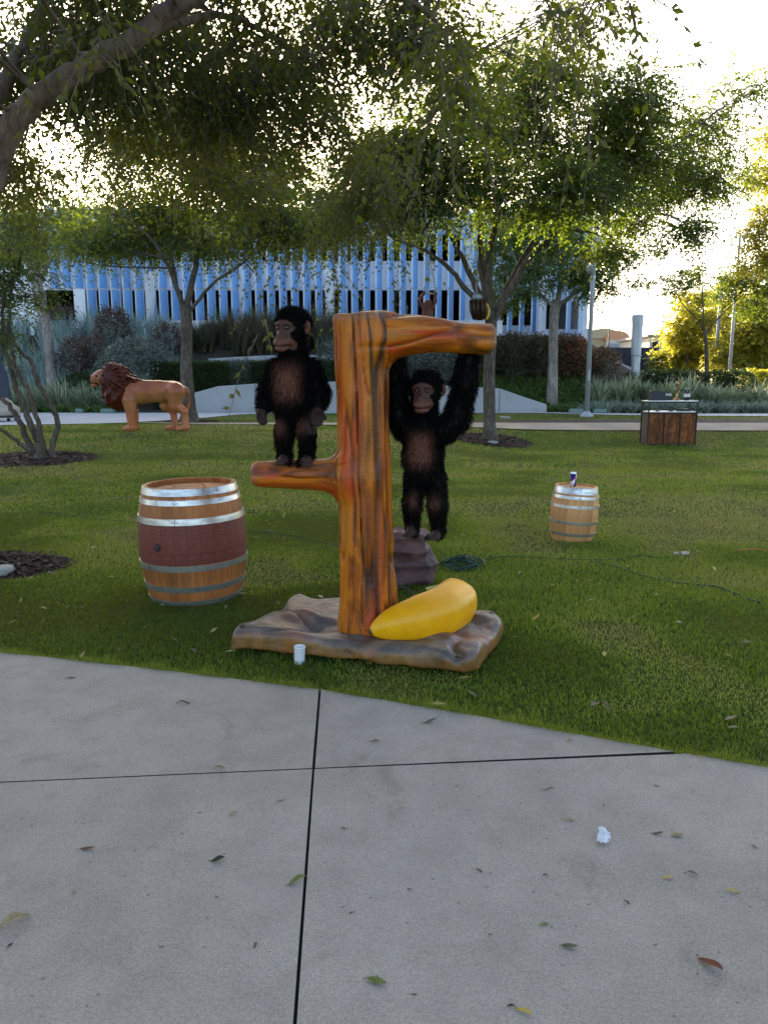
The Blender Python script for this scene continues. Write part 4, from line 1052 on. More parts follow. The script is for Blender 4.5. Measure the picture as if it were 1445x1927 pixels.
grass_mass('blue_grass', 'tall blue-grey grass covering the slope behind the lion', -80, 345, 30.5, 36.8, 13000, 1.15, .5, .011, m_bluegr, 51, .5)
grass_mass('blue_grass', 'sparse blue-grey grass at the top of the slope behind the carved trunk', 600, 760, 33.8, 36.6, 2500, 1.0, .5, .011, m_bluegr, 52, .2)
grass_mass('ground_cover_plants', 'dark low ground cover on the slope right of the concrete wall', 890, 1100, 28.9, 32.5, 19000, .22, 1.2, .03, m_cover, 53, .45, .6)
grass_mass('grey_ground_cover', 'low grey-green ground cover along the path behind the bar cart', 1095, 1520, 27.9, 29.2, 9000, .40, 1.1, .022, m_greyc, 54, .5, .7)
grass_mass('ground_cover_plants', 'dark low edging plants along the path left of the lion', -60, 210, 28.3, 29.0, 5000, .26, 1.0, .02, m_cover, 55, .4, .6)
grass_mass('ground_cover_plants', 'dark low plants on the slope behind the hanging ape', 640, 960, 29.3, 33, 8000, .35, .9, .02, m_cover, 56, .35, .6)

# tall dark rushes and plumes, each clump a plant
def rush_clump(px_, pyb, pyt, y, label, seed, n=520, m=None, spread=.35, plume=True):
    rs = np.random.RandomState(seed); p = P(px_, pyb, y); z = float(T(p[0], y)); h = max(.5, P(px_, pyt, y)[2] - z)
    t = thing('rush_clump', label, 'plant', (p[0], y, z), 0, 'tall dark grass clumps')
    base = np.stack([rs.normal(p[0], .22, 14), rs.normal(y, .22, 14), np.full(14, z)], 1)
    V, Q, nf = blades(rs, base, n, h, spread, .010, .35)
    stuff(blade_obj('blades', V, Q, m or m_dkgr, np.repeat(np.clip(rs.normal(.45, .22, n), 0, 1), 3), t))
    if plume:
        V, Q, nf = blades(rs, base, n // 3, h * 1.18, spread * 1.1, .014, .4)
        stuff(blade_obj('plumes', V, Q, m_plume, np.repeat(np.clip(rs.normal(.5, .2, n // 3), 0, 1), 3), t))
    return t
RL = ['left of the standing ape, first from the lion tree', 'left of the standing ape, second from the lion tree', 'left of the standing ape, third from the lion tree', 'just left of the standing ape', 'behind the head of the standing ape', 'right of the standing ape', 'just left of the carved trunk']
for k, (px_, pt) in enumerate([(366, 618), (400, 610), (436, 600), (472, 596), (520, 594), (585, 594), (622, 596)]):
    rush_clump(px_, 668, pt, 34.6 + .3 * (k % 2), 'tall dark grass clump ' + RL[k], 60 + k, 700, spread=.4)
for k, (px_, y) in enumerate([(392, 34.2), (455, 34.0), (500, 34.0), (555, 34.1), (604, 34.2)]):
    rush_clump(px_, 668, 612, y, 'tall dark grass clump, ' + nth(k) + ', on the ledge behind the standing ape', 70 + k, 600, spread=.4)
# clipped grassy hedge blocks
def hedge_block(x0px, x1px, pyt, pyb, y, dep, label, seed, m, tint, n):
    rs = np.random.RandomState(seed); a = P(x0px, pyt, y); b = P(x1px, pyt, y); zt = a[2]; zb_ = min(P(x0px, pyb, y)[2], float(T((a[0] + b[0]) / 2, y)))
    t = thing('clipped_hedge', label, 'hedge', ((a[0] + b[0]) / 2, y, zb_), 0, 'clipped grass hedges')
    mb = MB(); mb.box(((a[0] + b[0]) / 2, y + dep / 2, (zt + zb_) / 2 - .08), (b[0] - a[0] - .12, dep - .12, zt - zb_ - .1)); mb.build('core', pmat('hedge_core', (.016, .024, .010), (.010, .014, .007), 8, .95, .3), t, world=True)
    # stems up the faces, leaves at the surface
    nf = int(n * .6); face = rs.rand(nf)
    x = rs.uniform(a[0], b[0], nf); yy = np.where(face < .62, y + rs.uniform(-.03, .08, nf), rs.uniform(y, y + dep, nf)); z = np.where(face < .62, rs.uniform(zb_, zt - .1, nf), zt - .12 + rs.uniform(-.06, .03, nf))
    S = np.stack([x, yy, z], 1); d = np.stack([rs.normal(0, .25, nf), rs.normal(-.15, .25, nf), np.ones(nf)], 1); d /= np.linalg.norm(d, axis=1)[:, None]
    V, Q, ti = leaf_cloud(rs, S, d, rs.uniform(.06, .2, nf), 5, .10, .012, .05, tint, .18, .5 * (fbm(np.stack([x * 2.2, yy, z * .4], -1), 1.0, 2) - .5))
    stuff(blade_obj('foliage', V, Q, m, ti, t))
hedge_block(284, 345, 683, 745, 29.6, 1.3, 'clipped dark hedge left of the lion tree trunk', 81, m_hedge, .35, 4200)
hedge_block(346, 432, 681, 730, 29.7, 1.3, 'clipped dark hedge just right of the lion tree trunk', 82, m_hedge, .42, 5200)
hedge_block(433, 470, 680, 728, 29.7, 1.3, 'clipped grey-green hedge block left of the standing ape', 83, m_silver, .2, 2600)
hedge_block(471, 640, 680, 728, 29.7, 1.3, 'clipped dark hedge behind the standing ape', 84, m_hedge, .42, 7000)
# bushes
leaf_bush('silver_bush', 'rounded silver-green bush behind the mane of the lion', 262, 738, 640, 130, 30.4, m_silver, .10, 150, 91)
leaf_bush('olive_bush', 'rounded olive-grey bush behind the hanging ape', 815, 732, 656, 150, 30.6, m_silver, .10, 150, 92, .12)
leaf_bush('olive_bush', 'pale leafy bush in the gap between the standing ape and the trunk', 618, 735, 650, 40, 30.2, m_silver, .09, 170, 93, .35)
leaf_bush('olive_bush', 'dark bush behind the trunk of the forked tree on the right', 928, 700, 640, 50, 32.4, m_hedge, .10, 150, 94, .5)
for k, (px_, p0, p1, w_, lb, ti) in enumerate([(965, 700, 640, 70, 'dark spiky red-brown bush right of the upper branch end', .0), (1015, 702, 642, 60, 'spiky red-brown bush left of the pale-barked tree', .08), (1078, 706, 650, 66, 'bright orange-red bush right of the pale-barked tree', .66),
                                             (1062, 672, 642, 66, 'dark red bush against the foot of the garage', .15), (1098, 722, 676, 60, 'brown-red bush left of the lamp post', .25), (1132, 716, 666, 50, 'reddish bush right of the lamp post', .35)]):
    leaf_bush('spiky_shrub', lb, px_, p0, p1, w_, 31.6 + .3 * k, m_redsh, .12, 90, 100 + k, ti, True, 'reddish bushes by the lamp post')
for k, (px_, p0, p1, w_, lb, y) in enumerate([(142, 705, 648, 46, 'purple-brown spiky shrub left of the lion mane', 30.6), (178, 700, 640, 34, 'purple-brown spiky shrub just above the lion nose', 30.9), (214, 668, 590, 58, 'tall purple-brown spiky shrub below the terrace wall', 33.4), (118, 628, 585, 40, 'sparse spiky shrub at the terrace wall by the left gateway', 36.6), (318, 672, 620, 44, 'purple-brown spiky shrub left of the lion tree', 33.0)]):
    leaf_bush('spiky_shrub', lb, px_, p0, p1, w_, y, m_plume, .12, 70, 110 + k, .35, True, 'purple-brown spiky shrubs')
leaf_bush('green_shrub', 'low bright green shrub behind the strap-leaf row left of the lion', 150, 738, 706, 60, 30.2, m_hedge, .09, 150, 120, .7)
for k, (px_, w_) in enumerate([(1195, 44), (1232, 46), (1262, 60), (1300, 60), (1345, 60), (1388, 60)]):
    leaf_bush('clipped_shrub', 'dark clipped shrub, ' + nth(k) + ', behind the strap-leaf row', px_, 734, 700, w_, 33.2, m_hedge, .10, 150, 130 + k, .4, False, 'dark shrubs behind the strap-leaf row')
for k, (px_, w_) in enumerate([(1415, 50), (1445, 46)]):
    leaf_bush('clipped_shrub', ('left' if k == 0 else 'right') + ' sunlit yellow-green shrub under the yellow trees', px_, 724, 700, w_, 41, m_leafY, .12, 110, 140 + k, .4, False, 'sunlit shrubs at the right edge')
# young feathery plants in front of the fins
for k, px_ in enumerate([180, 205, 245, 420, 470, 500, 545]):
    rush_clump(px_, 630, 575, 36.9, 'feathery green plant, ' + nth(k) + ', in front of the blue fins', 150 + k, 90, m_leafD, .9, False)
# irrigation box lids
m_lid = pmat('green_plastic', (.16, .26, .22), (.13, .21, .18), 5, .6, .1)
def lid(px_, py_, wpx, label, m=m_lid, round_=False, name='valve_box'):
    p = GT(px_, py_); s = px_at(p[1]) * wpx / 2
    mb = MB()
    if round_: mb.lathe([(s, 0), (s, .05), (s * .93, .06), (s * .3, .066)], 18, (0, 0, 0))
    else: mb.box((0, 0, .05), (s * 2, s * 1.4, .12)); mb.box((0, 0, .118), (s * 1.8, s * 1.2, .016))
    return tag(mb.build(name, m, None, False, (p[0], p[1], p[2] + .01)), label, 'utility box', 'ground boxes')
for px_, lb in ((1083, 'green valve box lid left of the lamp post base'), (1127, 'green valve box lid right of the lamp post base'), (204, 'wide green valve box lid in front of the lion chest'), (150, 'small green valve box lid left of the lion')):
    o = lid(px_, 771, 22 if px_ != 150 else 12, lb); y = 27.9; p = P(px_, 771, y); o.location = (p[0], y, float(T(p[0], y)) + .05)
m_lidw = pmat('pale_plastic', (.36, .36, .34), (.28, .28, .26), 6, .8, .1)
o = lid(950, 788, 20, 'round white lid in the grass strip right of the forked tree', m_lidw, True)
o = lid(927, 836, 20, 'round white lid in front of the forked tree', m_lidw, True, 'ground_light')
o = lid(6, 1084, 42, 'oval pale lid at the edge of the mulch by the left border', m_lidw, True, 'ground_light')
# ================================================================== CARVED TREE WITH APES
YS = float(G(692, 1172, .15)[1])                      # distance of the carved trunk
ZB = .13
def paint_mat():
    m, nt, b, o = newmat('painted_trunk')
    fl = nt.nodes.new('ShaderNodeAttribute'); fl.attribute_name = 'flow'; fl = fl.outputs['Vector']
    n1 = noise(nt, fl, 11, 5, .6, .5); n2 = noise(nt, fl, 7, 4, .55, .3)
    mp = nt.nodes.new('ShaderNodeMapping'); mp.inputs['Location'].default_value = (5.3, 2.1, 7.7); nt.links.new(fl, mp.inputs[0])
    n3 = noise(nt, mp.outputs[0], 9, 4, .55, .3); n4 = noise(nt, mp.outputs[0], 16, 4, .6)
    c = ramp(nt, n1, [(.33, (.10, .021, .002)), (.43, (.29, .068, .003)), (.53, (.54, .150, .004)), (.67, (.37, .140, .006))])
    c = mixc(nt, ramp(nt, n3, [(.54, (0, 0, 0)), (.66, (1, 1, 1))]), c, (.48, .060, .006))
    c = mixc(nt, ramp(nt, n2, [(.34, (.9, .9, .9)), (.45, (0, 0, 0))]), c, (.022, .014, .004))
    c = mixc(nt, ramp(nt, n4, [(.60, (0, 0, 0)), (.72, (.75, .75, .75))]), c, (.17, .085, .008))
    gr = attr(nt, 'groove')
    c = mixc(nt, ramp(nt, gr, [(.38, (0, 0, 0)), (.95, (.88, .88, .88))]), c, (.024, .011, .005))
    c = mixc(nt, ramp(nt, attr(nt, 'weather'), [(0, (0, 0, 0)), (1, (.8, .8, .8))]), c, (.17, .105, .075))
    nt.links.new(c, b.inputs['Base Color']); setin(b, 'Roughness', .40); setin(b, 'Specular IOR Level', .32)
    bump(nt, b, math_(nt, 'ADD', math_(nt, 'MULTIPLY', n4, .6), math_(nt, 'MULTIPLY', noise(nt, coords(nt, 'Geo'), 40, 4, .6), .35)), .5, .02)
    return m
m_paint = paint_mat()
carved = thing('carved_tree_prop', 'orange painted carved tree trunk with two stub branches on a rocky base', 'sculpture', (P(692, 1172, YS)[0], YS, 0.02))
tb, tt = P(694, 1182, YS), P(678, 588, YS)
tt[2] -= .012
ub0, ub1 = P(700, 628, YS), P(926, 634, YS + .0); lb0, lb1 = P(690, 898, YS), P(478, 891, YS - .06)
def g_trunk(p):
    ax = tb + (tt - tb) * np.clip((p[..., 2:3] - tb[2]) / (tt[2] - tb[2]), 0, 1)
    a = np.arctan2(p[..., 1] - ax[..., 1], p[..., 0] - ax[..., 0]); z = p[..., 2]
    q = np.stack([np.cos(a) * 1.9 + 9, np.sin(a) * 1.9 + 5, z * .75 + .25 * vnoise(np.stack([np.cos(a), np.sin(a), z * 2], -1), 1.5)], -1)
    n1 = vnoise(q, 1.0); n2 = vnoise(q + 17.3, 1.6)
    g1 = np.exp(-((n1 - .5) / .055) ** 2); g2 = np.exp(-((n2 - .47) / .06) ** 2)
    return np.maximum(g1, .75 * g2), n1
def g_branch(p, seed):
    yy = p[..., 1] - YS; zz = p[..., 2]
    q = np.stack([p[..., 0] * 1.6 + seed, yy * 8 + 3, zz * 8 + 1.5 * vnoise(np.stack([p[..., 0] * 3, yy * 3, zz * 3], -1))], -1)
    n1 = vnoise(q, .9); return .8 * np.exp(-((n1 - .5) / .06) ** 2), n1
def f_carved(p):
    z = p[..., 2]; s = np.clip((z - tb[2]) / (tt[2] - tb[2]), 0, 1)
    ax = tb[None] * 0 + tb + (tt - tb) * s[..., None]
    r = .141 + .022 * (1 - s) ** 2.5 + .004 * s ** 3 + .010 * np.exp(-((s - .02) / .05) ** 2)
    d = np.hypot(p[..., 0] - ax[..., 0], p[..., 1] - ax[..., 1]) - r
    gt, nt_ = g_trunk(p)
    fade = sst(.0, .10, s) * .6 + .4
    d = d + fade * (.018 * gt - .016 * (nt_ - .5)) + .008 * (fbm(p, 5, 2) - .5)
    lid_ = tt[2] - .012 * np.sin(p[..., 0] * 30) * .3 + .010 * (fbm(p, 9, 2) - .5)
    dt = smax(smax(d, z - lid_, .03), tb[2] - .05 - z, .01)
    gu, nu = g_branch(p, 1.0)
    h = np.clip((p[..., 0] - ub0[0]) / (ub1[0] - ub0[0]), 0, 1); cz = ub0[2] + (ub1[2] - ub0[2]) * h + .012 * np.sin(h * 5)
    ru = .116 - .036 * h + .018 * np.exp(-(h / .3) ** 2)
    cz = cz - .034 * np.exp(-(h / .28) ** 2)
    du = np.hypot((p[..., 1] - YS) * 1.0, z - cz) - ru + .016 * gu - .014 * (nu - .5)
    du = smax(smax(du, p[..., 0] - ub1[0] + .2 * (p[..., 1] - YS), .018), ub0[0] - .05 - p[..., 0], .02)
    gl, nl = g_branch(p, 7.0)
    h = np.clip((lb0[0] - p[..., 0]) / (lb0[0] - lb1[0]), 0, 1); cz = lb0[2] + (lb1[2] - lb0[2]) * h
    yl = lb0[1] + (lb1[1] - lb0[1]) * h; rl = .099 - .028 * h + .045 * np.exp(-((h - .18) / .14) ** 2)
    bump_ = .016 * np.exp(-((h - .55) / .20) ** 2) * (z > cz)
    dl = np.hypot(p[..., 1] - yl, (z - cz) * 1.08) - rl - bump_ + .012 * gl - .010 * (nl - .5)
    dl = smax(smax(dl, lb1[0] - .015 - p[..., 0], .045), p[..., 0] - lb0[0] - .05, .02)
    return smin(smin(dt, du, .07), dl, .06)
V, Q = sdf_mesh(f_carved, (lb1[0] - .1, YS - .3, tb[2] - .08), (ub1[0] + .08, YS + .3, tt[2] + .06), .0085)
NV = vert_normals(V, Q)
if (NV * (V - np.array([tb[0], YS, 0])))[:, :2].sum() < 0: Q = Q[:, ::-1]; NV = -NV
FLIP_CHECK = True
fc = V[Q].mean(1)
xt = tb[0] + (tt[0] - tb[0]) * np.clip((fc[:, 2] - tb[2]) / (tt[2] - tb[2]), 0, 1)
is_u = (fc[:, 0] > xt + .135) & (fc[:, 2] > ub0[2] - .17); is_l = (fc[:, 0] < xt - .135) & (np.abs(fc[:, 2] - lb0[2]) < .2)
part_of = np.where(is_u, 1, np.where(is_l, 2, 0))
for k, nm in enumerate(('trunk', 'branch', 'branch')):
    sel = Q[part_of == k]; ids, inv = np.unique(sel, return_inverse=True); vv = V[ids]
    if k == 0: gg, _ = g_trunk(vv); flow = vv * np.array([1, 1, .115])
    elif k == 1: gg, _ = g_branch(vv, 1.0); flow = vv * np.array([.16, 1, 1]) + 3
    else: gg, _ = g_branch(vv, 7.0); flow = vv * np.array([.16, 1, 1]) + 9
    flow = flow + .02 * (vnoise(vv, 6)[:, None] - .5)
    if k == 0: wth = sst(tt[2] - .06, tt[2] + .0, vv[:, 2]) * .8
    elif k == 1: wth = np.maximum(sst(ub1[0] - .03, ub1[0], vv[:, 0]) * .7, .5 * sst(.5, 1, NV[ids][:, 2]))
    else: wth = np.maximum(.55 * sst(.35, .95, NV[ids][:, 2]), sst(lb1[0] + .05, lb1[0] - .01, vv[:, 0]) * .6)
    me = np_mesh(nm, vv, inv.reshape(-1, 4), m_paint, True, None, {'flow': ('POINT', 'FLOAT_VECTOR', flow), 'groove': ('POINT', 'FLOAT', gg), 'weather': ('POINT', 'FLOAT', wth)})
    try: me.normals_split_custom_set_from_vertices(NV[ids].tolist())
    except Exception as e: print('normals', e)
    o = put(nm, me, carved, world=True)
    if k: o['label'] = ('', 'upper orange stub branch that the hanging ape holds', 'lower orange stub branch that the standing ape stands on')[k]

# rocky base plate
poly_px = [(434, 1186), (446, 1174), (474, 1170), (498, 1154), (520, 1136), (548, 1119), (566, 1114), (600, 1122), (660, 1122), (760, 1130), (850, 1144), (905, 1146), (930, 1147), (946, 1156), (945, 1172), (930, 1188), (912, 1210), (900, 1226), (878, 1233), (840, 1230), (760, 1220), (680, 1212), (600, 1202), (520, 1194), (460, 1190), (438, 1192)]
BP = np.array([G(a, b_, ZB)[:2] for a, b_ in poly_px])
def d_poly(x, y, pl):
    d = np.full(x.shape, 1e9); ins = np.zeros(x.shape, bool); n = len(pl)
    for i in range(n):
        a, b_ = pl[i], pl[(i + 1) % n]; e = b_ - a; wx, wy = x - a[0], y - a[1]
        h = np.clip((wx * e[0] + wy * e[1]) / (e @ e), 0, 1); d = np.minimum(d, (wx - e[0] * h) ** 2 + (wy - e[1] * h) ** 2)
        c = ((a[1] > y) != (b_[1] > y)) & (x < e[0] * (y - a[1]) / (e[1] + 1e-12) + a[0]); ins ^= c
    return np.where(ins, -1, 1) * np.sqrt(d)
mounds = [(G(562, 1148, .17), .15, .050), (G(548, 1190, .16), .16, .022), (G(470, 1184, .16), .10, .012), (G(880, 1190, .16), .20, .035), (G(700, 1185, .16), .25, .015), (G(640, 1135, .15), .14, .02), (G(840, 1225, .14), .14, .015), (G(905, 1160, .14), .10, .02)]
def base_top(x, y):
    z = ZB - .004 + .0 * x
    for c, r, h in mounds: z = z + h * np.exp(-(((x - c[0]) / r) ** 2 + ((y - c[1]) / (r * .8)) ** 2))
    q = np.stack([x * 1.0 + .5 * y, y * 1.6, x * 0 + 2], -1)
    z = z + .060 * (fbm(q, 3.2, 2) - .47) - .030 * np.exp(-((vnoise(q, 3.0) - .5) / .06) ** 2) + .022 * (fbm(q, 11, 2) - .5)
    return z
def f_base(p):
    x, y, z = p[..., 0], p[..., 1], p[..., 2]
    d2 = d_poly(x, y, BP) + .02 * (fbm(p, 6, 2) - .5)
    top = base_top(x, y)
    low = .035 + .028 * (fbm(np.stack([x * 1, y * 1, z * 0], -1), 8, 2) - .5)
    side = d2 + .018 * (fbm(p * np.array([1, 1, 2.2]), 9, 2) - .5)
    return smax(smax(side, (z - top) * .9, .055), low - z, .012)
lo_, hi_ = BP.min(0) - .06, BP.max(0) + .06
V, Q = sdf_mesh(f_base, (lo_[0], lo_[1], -.02), (hi_[0], hi_[1], .27), .011)
NV = vert_normals(V, Q)
if (NV[:, 2] * (V[:, 2] - .08)).sum() < 0: Q = Q[:, ::-1]; NV = -NV
def base_mat():
    m, nt, b, o = newmat('painted_rock_base')
    v = coords(nt, 'Geo'); n1 = noise(nt, v, 5, 5, .6, .8); n2 = noise(nt, v, 3.2, 4, .5, .4); n3 = noise(nt, v, 14, 5, .65)
    c = ramp(nt, n1, [(.33, (.058, .043, .036)), (.45, (.098, .078, .066)), (.55, (.135, .102, .080)), (.68, (.21, .178, .155))])
    c = mixc(nt, ramp(nt, attr(nt, 'pink'), [(.15, (0, 0, 0)), (.9, (.8, .8, .8))]), c, (.23, .085, .060))
    c = mixc(nt, ramp(nt, n2, [(.52, (0, 0, 0)), (.64, (.55, .55, .55))]), c, (.16, .075, .032))
    side = ramp(nt, n1, [(.35, (.085, .042, .014)), (.5, (.22, .105, .026)), (.65, (.27, .13, .036))])
    side = mixc(nt, ramp(nt, n2, [(.55, (0, 0, 0)), (.66, (.9, .9, .9))]), side, (.36, .085, .012))
    c = mixc(nt, attr(nt, 'side'), c, side)
    c = mixc(nt, 1.0, c, ramp(nt, n3, [(.3, (.72, .72, .74)), (.65, (1.1, 1.1, 1.08))]), 'MULTIPLY')
    nt.links.new(c, b.inputs['Base Color']); setin(b, 'Roughness', .42); setin(b, 'Specular IOR Level', .5)
    bump(nt, b, n3, .35, .012); return m
pink = np.zeros(len(V))
for c, r, h in mounds[:4]: pink = np.maximum(pink, np.exp(-(((V[:, 0] - c[0]) / (r * .75)) ** 2 + ((V[:, 1] - c[1]) / (r * .6)) ** 2)))
side = sst(.55, .1, NV[:, 2])
me = np_mesh('rock_base', V, Q, base_mat(), True, None, {'pink': ('POINT', 'FLOAT', pink), 'side': ('POINT', 'FLOAT', side)})
o = put('rock_base', me, carved, world=True); o['label'] = 'grey and pink painted rocky base plate'
m_bolt = pmat('bolt', (.05, .03, .02), (.09, .05, .03), 20, .5, .1, metal=.5)
for px_, py_ in ((456, 1184), (563, 1117), (924, 1152), (862, 1238)):
    q = G(px_, py_, ZB); z = float(base_top(np.array(q[0]), np.array(q[1])))
    mb = MB(); mb.lathe([(.016, 0), (.016, .004), (.009, .010), (.002, .011)], 10, (q[0], q[1], z - .004)); mb.build('bolt', m_bolt, carved, True, world=True)

# ------------------------------------------------------------------ banana
m_ban, nt, b, o_ = newmat('banana_paint')
v = coords(nt, 'Geo'); n1 = noise(nt, v, 3, 3); n2 = noise(nt, v, 14, 5, .6)
c = ramp(nt, n1, [(.35, (.80, .33, .003)), (.62, (.86, .41, .004))]); c = mixc(nt, ramp(nt, attr(nt, 'ridge_highlight'), [(.3, (0, 0, 0)), (1, (.55, .55, .55))]), c, (.80, .42, .05))  # highlights painted along the ridges, strongest on the upper side
c = mixc(nt, attr(nt, 'tipf'), c, (.07, .028, .010))
c = mixc(nt, 1., c, ramp(nt, n2, [(.3, (.92, .90, .88)), (.65, (1.04, 1.04, 1.04))]), 'MULTIPLY')
nt.links.new(c, b.inputs['Base Color']); setin(b, 'Roughness', .42); setin(b, 'Specular IOR Level', .25); bump(nt, b, n2, .12, .01)
t0 = G(697, 1190, .165); yb = t0[1]
bp = [t0, P(712, 1184, yb + .01), P(742, 1175, yb + .03), P(788, 1165, yb + .10), P(830, 1152, yb + .22), P(854, 1136, yb + .42), P(856, 1121, yb + .58), P(848, 1108, yb + .70), P(828, 1107, yb + .76)]
br = [.020, .056, .096, .130, .145, .140, .112, .070, .026]
ban = thing('banana_prop', 'giant yellow banana lying on the rocky base right of the carved trunk', 'banana', tuple(bp[3] * np.array([1, 1, 0]) + np.array([0, 0, .12])))
path = crom(bp, 8); rr = np.interp(np.linspace(0, 8, len(path)), np.arange(9), br)
tan = np.gradient(path, axis=0); tan /= np.linalg.norm(tan, axis=1)[:, None]
sides = 40; Vb, rid, tipf = [], [], []
for i in range(len(path)):
    u = np.cross(tan[i], [0, 0, 1.]); u /= np.linalg.norm(u); w_ = np.cross(u, tan[i])
    for k in range(sides):
        a = 2 * math.pi * k / sides; rd = abs(math.cos(2.5 * (a - .50))) ** 5
        q = rr[i] * (.952 + .062 * rd)
        Vb.append(path[i] + u * math.cos(a) * q + w_ * math.sin(a) * q * .98); rid.append(rd * (.3 + .7 * (math.sin(a) > .2))); tipf.append(max(0, 1 - i / 2.2))
Fb = [(i * sides + k, i * sides + (k + 1) % sides, (i + 1) * sides + (k + 1) % sides, (i + 1) * sides + k) for i in range(len(path) - 1) for k in range(sides)]
put('peel', np_mesh('peel', Vb, np.array(Fb), m_ban, True, None, {'ridge_highlight': ('POINT', 'FLOAT', rid), 'tipf': ('POINT', 'FLOAT', tipf)}), ban, world=True)
mb = MB(); mb.tube([bp[0] + np.array([-.010, 0, .002]), bp[0] + np.array([.004, 0, 0]), bp[0] + np.array([.012, 0, 0])], [.006, .013, .014], 10); mb.build('blossom_tip', pmat('banana_tip', (.035, .018, .010), (.06, .03, .015), 20, .6), ban, True, world=True)
mb = MB(); e = bp[-1]; s1 = P(803, 1109, yb + .80); mb.tube(crom([e + (e - s1) * .25, e * .5 + s1 * .5, s1], 4), np.linspace(.026, .013, 9), 10); mb.build('stem', pmat('banana_stem', (.42, .42, .14), (.36, .36, .10), 10, .5), ban, True, world=True)

# ------------------------------------------------------------------ apes
def skin_mat():
    m, nt, b, o = newmat('ape_skin')
    c = attr(nt, 'Col', 'Color'); v = coords(nt, 'Geo'); n = noise(nt, v, 60, 5, .6)
    c = mixc(nt, 1., c, ramp(nt, n, [(.3, (.68, .66, .66)), (.65, (1.2, 1.18, 1.15))]), 'MULTIPLY')
    nt.links.new(c, b.inputs['Base Color']); setin(b, 'Roughness', .55); setin(b, 'Specular IOR Level', .18)
    bump(nt, b, noise(nt, v, 110, 4), .35, .004); return m
m_skin = skin_mat()
m_fur, nt, b, o_ = newmat('ape_fur'); nt.links.new(attr(nt, 'Col', 'Color'), b.inputs['Base Color']); setin(b, 'Roughness', .7); setin(b, 'Specular IOR Level', .06)
m_eye = pmat('eye', (.035, .016, .008), (.015, .008, .005), 30, .08, 0, spec=.6)
BLACK = np.array([.0030, .0027, .0027])
def Rz(a): c, s = math.cos(a), math.sin(a); return np.array([[c, -s, 0], [s, c, 0], [0, 0, 1]])
